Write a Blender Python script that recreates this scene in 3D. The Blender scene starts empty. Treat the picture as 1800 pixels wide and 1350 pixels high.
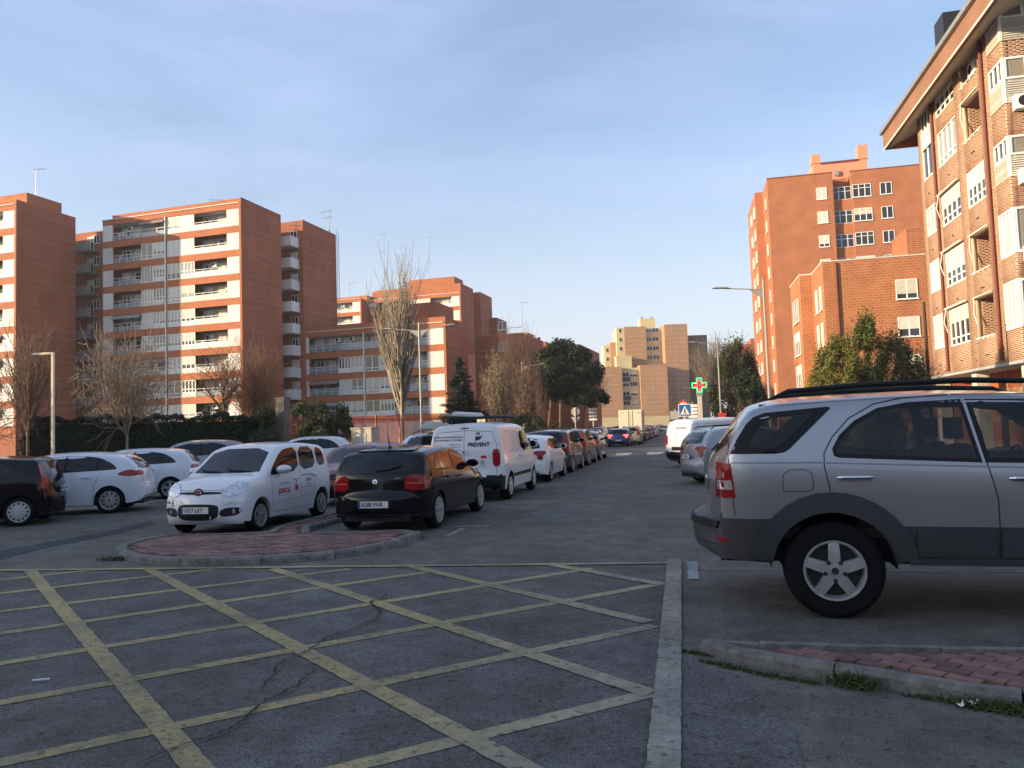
import bpy, bmesh, math, random
import numpy as np
from mathutils import Vector, Matrix
from mathutils.bvhtree import BVHTree
from mathutils.geometry import delaunay_2d_cdt
rad = math.radians
SC = bpy.context.scene
COL = SC.collection
# ------------------------------------------------------------------ camera
CF, CYAW, CPITCH, CROLL, CH = 1352.0, rad(-12.5), math.atan(80/1352), 0.034, 1.65
fwd = Vector((math.sin(CYAW)*math.cos(CPITCH), math.cos(CYAW)*math.cos(CPITCH), math.sin(CPITCH)))
r0 = Vector((math.cos(CYAW), -math.sin(CYAW), 0)); u0 = r0.cross(fwd)
RT = math.cos(CROLL)*r0 - math.sin(CROLL)*u0
UP = math.cos(CROLL)*u0 + math.sin(CROLL)*r0
cam = bpy.data.objects.new('camera', bpy.data.cameras.new('camera'))
COL.objects.link(cam)
M = Matrix((RT, UP, -fwd)).transposed().to_4x4(); M.translation = (0, 0, CH)
cam.matrix_world = M
cam.data.sensor_fit = 'HORIZONTAL'; cam.data.sensor_width = 36
cam.data.lens = 36*CF/1800; cam.data.clip_start = .05; cam.data.clip_end = 4000
SC.camera = cam
# ------------------------------------------------------------------ world, sun, exposure
SUN_AZ, SUN_EL = rad(241.8), rad(12.0)      # clockwise from +Y
w = bpy.data.worlds.new('World'); SC.world = w; w.use_nodes = True
nt = w.node_tree; nt.nodes.clear()
out = nt.nodes.new('ShaderNodeOutputWorld'); bg = nt.nodes.new('ShaderNodeBackground')
sky = nt.nodes.new('ShaderNodeTexSky'); sky.sky_type = 'NISHITA'; sky.sun_disc = False
sky.sun_elevation = SUN_EL; sky.sun_rotation = SUN_AZ
sky.air_density = 1.0; sky.dust_density = 2.2; sky.ozone_density = 1.6; sky.altitude = 600
tc = nt.nodes.new('ShaderNodeTexCoord'); mp = nt.nodes.new('ShaderNodeMapping')
mp.inputs['Rotation'].default_value = (0, 0, rad(38)); mp.inputs['Scale'].default_value = (1.0, 2.2, 5.5)
n1 = nt.nodes.new('ShaderNodeTexNoise'); n1.inputs['Scale'].default_value = 1.5
n1.inputs['Detail'].default_value = 7; n1.inputs['Roughness'].default_value = .56; n1.inputs['Distortion'].default_value = .5
rp = nt.nodes.new('ShaderNodeValToRGB'); rp.color_ramp.elements[0].position = .42; rp.color_ramp.elements[1].position = .80
rp.color_ramp.elements[0].color = (.22, .22, .22, 1); rp.color_ramp.elements[1].color = (.62, .62, .62, 1)
mx = nt.nodes.new('ShaderNodeMix'); mx.data_type = 'RGBA'
mx.inputs[7].default_value = (2.45, 2.95, 4.3, 1)
nt.links.new(tc.outputs['Generated'], mp.inputs['Vector']); nt.links.new(mp.outputs[0], n1.inputs['Vector'])
nt.links.new(n1.outputs['Fac'], rp.inputs[0]); nt.links.new(rp.outputs[0], mx.inputs[0])
sx = nt.nodes.new('ShaderNodeSeparateXYZ'); hr = nt.nodes.new('ShaderNodeMapRange'); hr.inputs['From Min'].default_value = 0.0; hr.inputs['From Max'].default_value = .38; hr.inputs['To Min'].default_value = .62; hr.inputs['To Max'].default_value = 0; hr.interpolation_type = 'SMOOTHSTEP'
hm = nt.nodes.new('ShaderNodeMix'); hm.data_type = 'RGBA'; hm.inputs[7].default_value = (3.25, 3.2, 3.15, 1)
nt.links.new(tc.outputs['Generated'], sx.inputs[0]); nt.links.new(sx.outputs[2], hr.inputs['Value']); nt.links.new(hr.outputs[0], hm.inputs[0])
nt.links.new(sky.outputs[0], mx.inputs[6]); nt.links.new(mx.outputs[2], hm.inputs[6]); nt.links.new(hm.outputs[2], bg.inputs['Color'])
nt.links.new(bg.outputs[0], out.inputs[0])
bg.inputs['Strength'].default_value = 0.15
sl = bpy.data.lights.new('sun', 'SUN'); sl.energy = 4.9; sl.angle = rad(.6); sl.color = (1.0, .77, .48)
so = bpy.data.objects.new('sun', sl); COL.objects.link(so)
sd = Vector((math.sin(SUN_AZ)*math.cos(SUN_EL), math.cos(SUN_AZ)*math.cos(SUN_EL), math.sin(SUN_EL)))
so.rotation_euler = sd.to_track_quat('Z', 'Y').to_euler(); so.location = (-60, -60, 60)
SC.view_settings.view_transform = 'Standard'; SC.view_settings.look = 'None'
SC.view_settings.gamma = 1; SC.view_settings.use_curve_mapping = False
SC.view_settings.exposure = 0.92
SC.render.engine = 'CYCLES'; SC.cycles.max_bounces = 6; SC.cycles.diffuse_bounces = 3; SC.cycles.glossy_bounces = 3
# ------------------------------------------------------------------ helpers
RND = random.Random(7)
def ray(px, py): return fwd + RT*((px-900)/CF) - UP*((py-675)/CF)
CAMP = Vector((0, 0, CH))
def G(px, py, z=0.0):
    d = ray(px, py); return CAMP + d*((z-CH)/d.z)
def AT(px, py, D): return CAMP + ray(px, py)*D
MATS = {}
def mat(name, col, rough=.8, metal=0, var=0.0, vscale=3.0, bump=0.0, bscale=40.0, spec=.5, coat=0.0, emit=None, col2=None, trans=0.0, detail=6, coords='Object', stretch=None, orand=0.0):
    if name in MATS: return MATS[name]
    m = bpy.data.materials.new(name); m.use_nodes = True; t = m.node_tree; N = t.nodes; Lk = t.links
    b = N['Principled BSDF']; c = tuple(col)+(1,)
    b.inputs['Base Color'].default_value = c; b.inputs['Roughness'].default_value = rough
    b.inputs['Metallic'].default_value = metal; b.inputs['Specular IOR Level'].default_value = spec
    b.inputs['Coat Weight'].default_value = coat; b.inputs['Coat Roughness'].default_value = .04
    if trans: b.inputs['Transmission Weight'].default_value = trans
    if emit:
        b.inputs['Emission Color'].default_value = tuple(emit[:3])+(1,); b.inputs['Emission Strength'].default_value = emit[3]
    if var or col2 or bump:
        src = N.new('ShaderNodeNewGeometry').outputs['Position'] if coords == 'World' else N.new('ShaderNodeTexCoord').outputs[coords]
        if stretch:
            mpn = N.new('ShaderNodeMapping'); mpn.inputs['Scale'].default_value = stretch
            Lk.new(src, mpn.inputs['Vector']); src = mpn.outputs[0]
    if var or col2:
        nz = N.new('ShaderNodeTexNoise'); nz.inputs['Scale'].default_value = vscale; nz.inputs['Detail'].default_value = detail
        nz.inputs['Roughness'].default_value = .62
        Lk.new(src, nz.inputs['Vector'])
        r = N.new('ShaderNodeValToRGB'); r.color_ramp.elements[0].position = .32; r.color_ramp.elements[1].position = .68
        c2 = col2 if col2 else [min(1, v*(1+var)) for v in col]
        c1 = col if col2 else [v*(1-var) for v in col]
        r.color_ramp.elements[0].color = tuple(c1)+(1,); r.color_ramp.elements[1].color = tuple(c2)+(1,)
        Lk.new(nz.outputs['Fac'], r.inputs[0]); colo = r.outputs[0]
        if orand:
            oi = N.new('ShaderNodeObjectInfo'); mr_ = N.new('ShaderNodeMapRange'); mr_.inputs['To Min'].default_value = 1-orand; mr_.inputs['To Max'].default_value = 1+orand*.6
            Lk.new(oi.outputs['Random'], mr_.inputs['Value']); vm = N.new('ShaderNodeVectorMath'); vm.operation = 'SCALE'; Lk.new(colo, vm.inputs[0]); Lk.new(mr_.outputs[0], vm.inputs['Scale']); colo = vm.outputs[0]
        Lk.new(colo, b.inputs['Base Color'])
    if bump:
        nb = N.new('ShaderNodeTexNoise'); nb.inputs['Scale'].default_value = bscale; nb.inputs['Detail'].default_value = 5
        Lk.new(src, nb.inputs['Vector'])
        bp = N.new('ShaderNodeBump'); bp.inputs['Strength'].default_value = bump; bp.inputs['Distance'].default_value = .02
        Lk.new(nb.outputs['Fac'], bp.inputs['Height']); Lk.new(bp.outputs[0], b.inputs['Normal'])
    MATS[name] = m; return m
def asphalt_mat(name, c1, c2, worn=None, speck=.5, fade=False):
    m = bpy.data.materials.new(name); m.use_nodes = True; t = m.node_tree; N = t.nodes; Lk = t.links
    b = N['Principled BSDF']; b.inputs['Roughness'].default_value = .82; b.inputs['Specular IOR Level'].default_value = .3
    tcn = N.new('ShaderNodeTexCoord'); P = tcn.outputs['Object']
    def noise(s, d=5, ro=.6):
        n = N.new('ShaderNodeTexNoise'); n.inputs['Scale'].default_value = s; n.inputs['Detail'].default_value = d
        n.inputs['Roughness'].default_value = ro; Lk.new(P, n.inputs['Vector']); return n.outputs['Fac']
    def ramp(src, a, b_, ca, cb):
        r = N.new('ShaderNodeValToRGB'); r.color_ramp.elements[0].position = a; r.color_ramp.elements[1].position = b_
        r.color_ramp.elements[0].color = tuple(ca)+(1,); r.color_ramp.elements[1].color = tuple(cb)+(1,)
        Lk.new(src, r.inputs[0]); return r.outputs[0]
    def mul(a, b_, f=1.0):
        x = N.new('ShaderNodeMix'); x.data_type = 'RGBA'; x.blend_type = 'MULTIPLY'; x.inputs[0].default_value = f
        Lk.new(a, x.inputs[6]); Lk.new(b_, x.inputs[7]); return x.outputs[2]
    base = ramp(noise(.7, 8, .66), .3, .7, c1, c2)
    st = ramp(noise(2.6, 6, .7), .35, .6, (.72, .72, .72), (1.12, 1.12, 1.12))
    fine = ramp(noise(75, 3, .8), .36, .66, (.45, .45, .45), (1.55, 1.55, 1.52))
    vo = N.new('ShaderNodeTexVoronoi'); vo.inputs['Scale'].default_value = 42; Lk.new(P, vo.inputs['Vector'])
    vr = ramp(vo.outputs['Distance'], .10, .34, (.45, .45, .45), (1, 1, 1))
    pits = N.new('ShaderNodeTexNoise'); pits.inputs['Scale'].default_value = 17; pits.inputs['Detail'].default_value = 4; pits.inputs['Roughness'].default_value = .75
    Lk.new(P, pits.inputs['Vector'])
    pr = ramp(pits.outputs['Fac'], .37, .44, (.34, .34, .34), (1, 1, 1))
    spots = ramp(noise(11, 2, .5), .27, .31, (.30, .30, .30), (1, 1, 1)); blot = ramp(noise(1.1, 7, .75), .38, .66, (.80, .79, .78), (1.14, 1.14, 1.13))
    col = mul(mul(mul(mul(mul(base, st), fine, speck), vr, speck*.7), pr, .85), spots, .7); col = mul(mul(col, blot), ramp(noise(.33, 3, .6), .40, .62, (.86, .86, .86), (1.05, 1.05, 1.05)))
    if worn is not None:
        wc = N.new('ShaderNodeMix'); wc.data_type = 'RGBA'
        wn = N.new('ShaderNodeTexNoise'); wn.inputs['Scale'].default_value = 9; wn.inputs['Detail'].default_value = 8; wn.inputs['Roughness'].default_value = .78
        Lk.new(P, wn.inputs['Vector'])
        wn2 = N.new('ShaderNodeTexNoise'); wn2.inputs['Scale'].default_value = .9; wn2.inputs['Detail'].default_value = 3
        Lk.new(P, wn2.inputs['Vector'])
        ad = N.new('ShaderNodeMath'); ad.operation = 'ADD'; Lk.new(wn.outputs['Fac'], ad.inputs[0]); Lk.new(wn2.outputs['Fac'], ad.inputs[1])
        wr = N.new('ShaderNodeValToRGB'); wr.color_ramp.elements[0].position = .36; wr.color_ramp.elements[1].position = .56
        hf = N.new('ShaderNodeMath'); hf.operation = 'MULTIPLY'; hf.inputs[1].default_value = .45
        Lk.new(ad.outputs[0], hf.inputs[0]); Lk.new(hf.outputs[0], wr.inputs[0])
        pn = mul(ramp(noise(5, 6, .7), .3, .7, [v*.82 for v in worn], worn), fine, .35)
        if fade:   # the yellow has been overpainted pale towards the right edge of the box
            sx_ = N.new('ShaderNodeSeparateXYZ'); Lk.new(P, sx_.inputs[0]); mr = N.new('ShaderNodeMapRange'); mr.inputs['From Min'].default_value = -1.9; mr.inputs['From Max'].default_value = -.6
            Lk.new(sx_.outputs[0], mr.inputs['Value']); fx = N.new('ShaderNodeMix'); fx.data_type = 'RGBA'; fx.inputs[7].default_value = (.40, .35, .235, 1); Lk.new(mr.outputs[0], fx.inputs[0]); Lk.new(pn, fx.inputs[6]); pn = fx.outputs[2]
        wr.color_ramp.elements[0].color = (.34, .34, .34, 1); wr.color_ramp.elements[1].color = (.96, .96, .96, 1)
        gr = N.new('ShaderNodeMath'); gr.operation = 'MULTIPLY'; Lk.new(wr.outputs[0], gr.inputs[0]); Lk.new(pr, gr.inputs[1])
        Lk.new(gr.outputs[0], wc.inputs[0]); Lk.new(col, wc.inputs[6]); Lk.new(pn, wc.inputs[7]); col = wc.outputs[2]
    Lk.new(col, b.inputs['Base Color'])
    bp = N.new('ShaderNodeBump'); bp.inputs['Strength'].default_value = .55; bp.inputs['Distance'].default_value = .006
    Lk.new(vo.outputs['Distance'], bp.inputs['Height']); 
    bp2 = N.new('ShaderNodeBump'); bp2.inputs['Strength'].default_value = .5; bp2.inputs['Distance'].default_value = .01
    Lk.new(noise(60, 4, .7), bp2.inputs['Height']); Lk.new(bp.outputs[0], bp2.inputs['Normal']); Lk.new(bp2.outputs[0], b.inputs['Normal'])
    MATS[name] = m; return m
def brick_mat(name, c1, c2, mortar, bw=.25, rh=.068, vertical='XZ', msize=.012):
    m = bpy.data.materials.new(name); m.use_nodes = True; t = m.node_tree; N = t.nodes; Lk = t.links
    b = N['Principled BSDF']; b.inputs['Roughness'].default_value = .85
    tcn = N.new('ShaderNodeTexCoord'); sp = N.new('ShaderNodeSeparateXYZ'); Lk.new(tcn.outputs['Object'], sp.inputs[0])
    ad = N.new('ShaderNodeMath'); ad.operation = 'ADD'; Lk.new(sp.outputs[0], ad.inputs[0]); Lk.new(sp.outputs[1], ad.inputs[1])
    cb = N.new('ShaderNodeCombineXYZ'); Lk.new(ad.outputs[0], cb.inputs[0]); Lk.new(sp.outputs[2], cb.inputs[1])
    bt = N.new('ShaderNodeTexBrick'); Lk.new(cb.outputs[0], bt.inputs['Vector']); bt.inputs['Scale'].default_value = 1
    bt.inputs['Brick Width'].default_value = bw; bt.inputs['Row Height'].default_value = rh; bt.inputs['Mortar Size'].default_value = msize
    bt.inputs['Color1'].default_value = tuple(c1)+(1,); bt.inputs['Color2'].default_value = tuple(c2)+(1,); bt.inputs['Mortar'].default_value = tuple(mortar)+(1,)
    nz = N.new('ShaderNodeTexNoise'); nz.inputs['Scale'].default_value = .6; nz.inputs['Detail'].default_value = 6; Lk.new(tcn.outputs['Object'], nz.inputs['Vector'])
    r = N.new('ShaderNodeValToRGB'); r.color_ramp.elements[0].position = .3; r.color_ramp.elements[1].position = .7
    r.color_ramp.elements[0].color = (.82, .82, .82, 1); r.color_ramp.elements[1].color = (1.08, 1.08, 1.08, 1); Lk.new(nz.outputs['Fac'], r.inputs[0])
    x = N.new('ShaderNodeMix'); x.data_type = 'RGBA'; x.blend_type = 'MULTIPLY'; x.inputs[0].default_value = 1
    Lk.new(bt.outputs['Color'], x.inputs[6]); Lk.new(r.outputs[0], x.inputs[7]); Lk.new(x.outputs[2], b.inputs['Base Color'])
    bp = N.new('ShaderNodeBump'); bp.inputs['Strength'].default_value = .6; bp.inputs['Distance'].default_value = .01; bp.invert = True
    Lk.new(bt.outputs['Fac'], bp.inputs['Height']); Lk.new(bp.outputs[0], b.inputs['Normal'])
    MATS[name] = m; return m

def link(name, data, parent=None, loc=(0, 0, 0), rot=(0, 0, 0), scale=None, kind=None):
    o = bpy.data.objects.new(name, data); COL.objects.link(o)
    if parent is not None: o.parent = parent
    o.location = loc; o.rotation_euler = rot
    if scale is not None: o.scale = scale
    if kind: o['kind'] = kind
    return o
def thing(name, label, cat, loc=(0, 0, 0), rotz=0, group=None, data=None):
    o = link(name, data, None, loc, (0, 0, rotz)); o['label'] = label; o['category'] = cat
    if group: o['group'] = group
    return o
def tag(o, label, cat, group=None):
    o['label'] = label; o['category'] = cat
    if group: o['group'] = group
    return o
class MB:
    def __init__(s): s.v = []; s.f = []; s.m = []; s.mats = []
    def mi(s, m):
        if m not in s.mats: s.mats.append(m)
        return s.mats.index(m)
    def add(s, vs, fs, m):
        n = len(s.v); s.v.extend([tuple(v) for v in vs]); k = s.mi(m)
        for f in fs: s.f.append(tuple(i+n for i in f)); s.m.append(k)
        return s
    def box(s, x0, x1, y0, y1, z0, z1, m):
        return s.add([(x0,y0,z0),(x1,y0,z0),(x1,y1,z0),(x0,y1,z0),(x0,y0,z1),(x1,y0,z1),(x1,y1,z1),(x0,y1,z1)],
                     [(0,3,2,1),(4,5,6,7),(0,1,5,4),(1,2,6,5),(2,3,7,6),(3,0,4,7)], m)
    def prism(s, poly, z0, z1, m):
        n = len(poly); a = sum(poly[i][0]*poly[(i+1)%n][1]-poly[(i+1)%n][0]*poly[i][1] for i in range(n))
        if a < 0: poly = poly[::-1]
        vs = [(p[0], p[1], z0) for p in poly]+[(p[0], p[1], z1) for p in poly]
        fs = [tuple(range(n-1, -1, -1)), tuple(range(n, 2*n))]+[(i, (i+1)%n, n+(i+1)%n, n+i) for i in range(n)]
        return s.add(vs, fs, m)
    def tube(s, pts, r, m, k=8, cap=True):
        pts = [Vector(p) for p in pts]; rs = r if isinstance(r, (list, tuple)) else [r]*len(pts)
        vs = []; fs = []
        for i, p in enumerate(pts):
            d = (pts[min(i+1, len(pts)-1)]-pts[max(i-1, 0)]).normalized()
            a = d.cross(Vector((0, 0, 1)) if abs(d.z) < .9 else Vector((1, 0, 0))).normalized(); b = d.cross(a)
            for j in range(k):
                t = 2*math.pi*j/k; vs.append(p+(a*math.cos(t)+b*math.sin(t))*rs[i])
        for i in range(len(pts)-1):
            for j in range(k): fs.append((i*k+j, i*k+(j+1)%k, (i+1)*k+(j+1)%k, (i+1)*k+j))
        if cap: fs += [tuple(range(k-1, -1, -1)), tuple((len(pts)-1)*k+j for j in range(k))]
        return s.add(vs, fs, m)
    def lathe(s, prof, m, k=24, axis='z', c=(0, 0, 0)):
        vs = []; fs = []
        for r, h in prof:
            for j in range(k):
                t = 2*math.pi*j/k; a, b = r*math.cos(t), r*math.sin(t)
                p = (a, b, h) if axis == 'z' else ((a, h, b) if axis == 'y' else (h, a, b))
                vs.append((p[0]+c[0], p[1]+c[1], p[2]+c[2]))
        for i in range(len(prof)-1):
            for j in range(k): fs.append((i*k+j, i*k+(j+1)%k, (i+1)*k+(j+1)%k, (i+1)*k+j))
        return s.add(vs, fs, m)
    def mesh(s, name='mesh', smooth=False):
        me = bpy.data.meshes.new(name); me.from_pydata(s.v, [], s.f)
        for m in s.mats: me.materials.append(m)
        if len(s.mats) > 1: me.polygons.foreach_set('material_index', s.m)
        if smooth:
            me.polygons.foreach_set('use_smooth', [True]*len(s.f))
            me.set_sharp_from_angle(angle=rad(35))
        me.update(); return me
    def build(s, name, parent=None, smooth=False, kind=None, loc=(0, 0, 0), rot=(0, 0, 0)):
        return link(name, s.mesh(name, smooth), parent, loc, rot, None, kind)
_cube = {}
def pbox(name, parent, x0, x1, y0, y1, z0, z1, m, kind=None, rot=(0, 0, 0)):
    if m.name not in _cube: _cube[m.name] = MB().box(-.5, .5, -.5, .5, -.5, .5, m).mesh('block')
    return link(name, _cube[m.name], parent, ((x0+x1)/2, (y0+y1)/2, (z0+z1)/2), rot, (abs(x1-x0), abs(y1-y0), abs(z1-z0)), kind)
def fastmesh(name, V, F, m, mi=None):
    V = np.asarray(V, dtype=np.float32); F = np.asarray(F, dtype=np.int32)
    me = bpy.data.meshes.new(name); me.vertices.add(len(V)); me.vertices.foreach_set('co', V.ravel())
    me.loops.add(F.size); me.loops.foreach_set('vertex_index', F.ravel())
    me.polygons.add(len(F)); k = F.shape[1]
    me.polygons.foreach_set('loop_start', np.arange(0, F.size, k, dtype=np.int32))
    for x in (m if isinstance(m, (list, tuple)) else [m]): me.materials.append(x)
    if mi is not None: me.polygons.foreach_set('material_index', np.asarray(mi, dtype=np.int32))
    me.update(calc_edges=True); return me
def boxes_mesh(name, B, m, mi=None):
    """B: n x 6 (x0,x1,y0,y1,z0,z1) joined into one mesh"""
    B = np.asarray(B, dtype=np.float32); n = len(B)
    ix = np.array([[0,2,4],[1,2,4],[1,3,4],[0,3,4],[0,2,5],[1,2,5],[1,3,5],[0,3,5]])
    V = B[:, ix].reshape(-1, 3)
    f = np.array([(0,3,2,1),(4,5,6,7),(0,1,5,4),(1,2,6,5),(2,3,7,6),(3,0,4,7)])
    F = (f[None]+(np.arange(n)*8)[:, None, None]).reshape(-1, 4)
    return fastmesh(name, V, F, m, None if mi is None else np.repeat(mi, 6))
_txt = {}
def text2d(s, size, bold=0.0, align='CENTER'):
    """flat text as (2D points, faces)"""
    key = (s, size, bold, align)
    if key in _txt: return _txt[key]
    cu = bpy.data.curves.new('t', 'FONT'); cu.body = s; cu.size = size; cu.align_x = align; cu.align_y = 'CENTER'; cu.offset = bold; cu.resolution_u = 3
    ob = bpy.data.objects.new('t', cu); COL.objects.link(ob)
    dg = bpy.context.evaluated_depsgraph_get(); me = bpy.data.meshes.new_from_object(ob.evaluated_get(dg))
    r = ([(v.co.x, v.co.y) for v in me.vertices], [tuple(p.vertices) for p in me.polygons])
    bpy.data.objects.remove(ob); bpy.data.curves.remove(cu); bpy.data.meshes.remove(me)
    _txt[key] = r; return r
# ------------------------------------------------------------------ shared materials
ASPH = asphalt_mat('asphalt', (.106, .101, .092), (.152, .143, .129), speck=.8)
ASPH2 = asphalt_mat('asphalt_box', (.100, .096, .094), (.136, .131, .128), speck=1.0)
YEL = asphalt_mat('faded_yellow_paint', (.066, .067, .08), (.09, .092, .11), worn=(.46, .37, .165), fade=True)
WHT = asphalt_mat('faded_white_paint', (.075, .076, .08), (.10, .10, .105), worn=(.37, .35, .295))
WHT2 = asphalt_mat('white_road_paint', (.06, .06, .06), (.10, .10, .10), worn=(.55, .55, .55))
BLUEW = asphalt_mat('pale_blue_paint', (.08, .08, .085), (.11, .11, .11), worn=(.36, .42, .48))
CONC = mat('kerb_concrete', (.15, .145, .13), .9, var=.42, vscale=7, bump=.9, bscale=35)
PAVE = mat('paver_red', (.175, .095, .08), .9, var=.35, vscale=5, coords='World', orand=.35, bump=.4, bscale=90)
PAVE2 = mat('paver_red_light', (.22, .12, .10), .9, var=.3, vscale=5, coords='World', orand=.35, bump=.4, bscale=90)
JOINT = mat('joint_sand', (.07, .06, .055), .95, var=.3, vscale=20)
TERR = mat('terracotta_render', (.35, .112, .056), .85, var=.14, vscale=.55, stretch=(1, 1, .3), bump=.15, bscale=12, coords='World', orand=.10)
BANDR = mat('band_render', (.40, .135, .06), .85, var=.12, vscale=.8, coords='World', orand=.08)
GROOV = mat('groove_render', (.48, .28, .19), .85)
WHITE = mat('white_panel', (.68, .68, .65), .7, var=.09, vscale=1.1, stretch=(1, 1, .35), coords='World', orand=.16)
WHITE2 = mat('white_frame', (.78, .78, .76), .5)
CREAM = mat('cream_panel', (.60, .57, .49), .7, var=.07, vscale=2, coords='World', orand=.18)
GREYB = mat('balcony_grey', (.34, .35, .36), .8, var=.08, vscale=1)
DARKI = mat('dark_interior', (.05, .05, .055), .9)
GLASS = mat('window_glass', (.018, .022, .028), .06, spec=.8)
GLASSC = mat('window_curtained', (.30, .29, .27), .15, var=.35, vscale=4, stretch=(6, 6, .3), spec=.8)
GLASSB = mat('balcony_glass', (.22, .27, .31), .2, spec=.7)
METW = mat('rail_white', (.66, .66, .66), .5)
GALV = mat('galvanised', (.38, .38, .37), .5, .6, var=.1)
LAMPM = mat('lamp_grey', (.30, .29, .27), .55, .2)
DARKM = mat('dark_metal', (.03, .03, .032), .5, .5)
PIPE = mat('brown_pipe', (.15, .035, .02), .6)
BRK = mat('brick_orange', (.25, .115, .062), .85, var=.35, vscale=2.2, col2=(.35, .175, .10), bump=.3, bscale=50)
BRK2 = mat('brick_dark', (.25, .08, .035), .85, var=.2, vscale=4)
MORT = mat('mortar', (.60, .50, .37), .9)
BRKL = brick_mat('brick_wall_block', (.42, .15, .06), (.34, .115, .045), (.47, .24, .12), bw=.46, rh=.20, msize=.022)
BRKT = brick_mat('brick_wall', (.36, .115, .045), (.30, .085, .034), (.40, .22, .12), bw=.26, rh=.07, msize=.010)
BRKT2 = brick_mat('brick_wall_far', (.42, .145, .065), (.36, .12, .052), (.42, .20, .11), bw=.26, rh=.07, msize=.008)
TAN = mat('tan_brick', (.40, .225, .13), .85, var=.10, vscale=.25, coords='World')
TANC = mat('tan_cream', (.56, .47, .28), .85, var=.10, vscale=.3, coords='World')
TANJ = mat('tan_joint', (.55, .42, .28), .85)
AWN = mat('awning_stripe', (.25, .06, .06), .9)
def stripes(name, c1, c2, sc, ax=0):
    m = bpy.data.materials.new(name); m.use_nodes = True; t = m.node_tree; N = t.nodes; Lk = t.links; b = N['Principled BSDF']; b.inputs['Roughness'].default_value = .9
    tcn = N.new('ShaderNodeTexCoord'); sp = N.new('ShaderNodeSeparateXYZ'); Lk.new(tcn.outputs['Object'], sp.inputs[0])
    a = N.new('ShaderNodeMath'); a.operation = 'MULTIPLY'; a.inputs[1].default_value = sc; Lk.new(sp.outputs[ax], a.inputs[0])
    f = N.new('ShaderNodeMath'); f.operation = 'FRACT'; Lk.new(a.outputs[0], f.inputs[0])
    g = N.new('ShaderNodeMath'); g.operation = 'GREATER_THAN'; g.inputs[1].default_value = .5; Lk.new(f.outputs[0], g.inputs[0])
    x = N.new('ShaderNodeMix'); x.data_type = 'RGBA'; x.inputs[6].default_value = tuple(c1)+(1,); x.inputs[7].default_value = tuple(c2)+(1,)
    Lk.new(g.outputs[0], x.inputs[0]); Lk.new(x.outputs[2], b.inputs['Base Color']); MATS[name] = m; return m
AWNS = stripes('awning_red_white', (.16, .03, .03), (.42, .34, .34), 13)
AWNG = stripes('awning_blue_white', (.07, .10, .15), (.5, .5, .48), 11)
# ================================================================== GROUND
g = MB().add([(-1500,-300,0),(1500,-300,0),(1500,2500,0),(-1500,2500,0)], [(0,1,2,3)], ASPH).build('ground', kind='structure')
def sheet(name, poly, z, m):
    n = len(poly); a = sum(poly[i][0]*poly[(i+1)%n][1]-poly[(i+1)%n][0]*poly[i][1] for i in range(n))
    if a < 0: poly = poly[::-1]
    return MB().add([(p[0], p[1], z) for p in poly], [tuple(range(n))], m).build(name, kind='structure')
EARTH = mat('earth', (.10, .085, .06), .95, var=.3, vscale=2)
SIDEW = mat('sidewalk', (.20, .19, .175), .9, var=.15, vscale=1.5)
GRASSM = mat('grass_ground', (.05, .07, .03), .95, var=.4, vscale=2)
# newer, bluer asphalt inside the box junction
sheet('box_asphalt', [(-14, -2), (-.14, -2), (-.14, 3.6), (-.14, 9.55), (-8.9, 8.75), (-14, 8.3)], .004, ASPH2)
sheet('right_asphalt', [(-.13, -2), (.2, -2), (.5, 4.4), (.28, 5.3), (-.13, 5.7)], .004, ASPH2)
def ribbon(mb, a, b, w, z, m, sub=1):
    a = Vector((a[0], a[1], 0)); b = Vector((b[0], b[1], 0)); d = (b-a).normalized(); n = Vector((-d.y, d.x, 0))*w/2
    vs = []; fs = []
    k = max(1, int((b-a).length/.05)) if sub else 1
    ph = a.x*7.1
    for i in range(k+1):
        p = a.lerp(b, i/k)
        j1 = (math.sin(i*1.7+ph)+math.sin(i*.61+ph*2)+RND.uniform(-1, 1))*.0022 if sub else 0
        j2 = (math.sin(i*1.3+ph*3)+RND.uniform(-1, 1))*.0025 if sub else 0
        vs += [(p+n*(1+j1/w*2)).to_tuple()[:2]+(z,), (p-n*(1+j2/w*2)).to_tuple()[:2]+(z,)]
    for i in range(k): fs.append((2*i, 2*i+1, 2*i+3, 2*i+2))
    mb.add(vs, fs, m)
def gp(px, py, z=0.0): v = G(px, py, z); return (v.x, v.y)
A_L = [((0,1343),(900,1156),(1150,1101)), ((560,1364),(1113,1229),(1150,1219)), ((0,1237),(525,1143),(1168,1026)), ((0,1168),(450,1097),(1040,1000)),
       ((0,1115),(370,1065),(770,1004)), ((0,1076),(315,1038),(615,1001)), ((0,1044),(260,1013),(380,1001)), ((0,1020),(160,1003),(180,1001))]
B_L = [((52,1003),(215,1200),(345,1350)), ((262,1002),(525,1142),(910,1346)), ((480,1001),(780,1100),(1145,1222)), ((725,997),(980,1057),(1140,1095)), ((960,992),(1160,1028),(1163,1028))]
mk = [YEL, WHT]
z = .008
mbA = MB(); mbB = MB()
for L_ in A_L:
    a, b = Vector(gp(*L_[0])), Vector(gp(*L_[2])); 
    a2 = a-(b-a).normalized()*(4.5 if L_[0][0] == 0 else 0)
    ribbon(mbA, a2, b, .13, z, YEL)
for L_ in B_L:
    a, b = Vector(gp(*L_[0])), Vector(gp(*L_[2]))
    b2 = b+(b-a).normalized()*(4 if L_[2][1] > 1300 else 0)
    ribbon(mbB, a, b2, .14, z+.003, YEL)
mbA.build('yellow_hatching', kind='structure'); mbB.build('yellow_cross_hatching', kind='structure')
mb = MB(); a, b = Vector(gp(0,1004)), Vector(gp(1192,991)); ribbon(mb, a-(b-a)*.5, b, .12, z+.006, YEL); mb.build('box_border_line', kind='structure')
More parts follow.
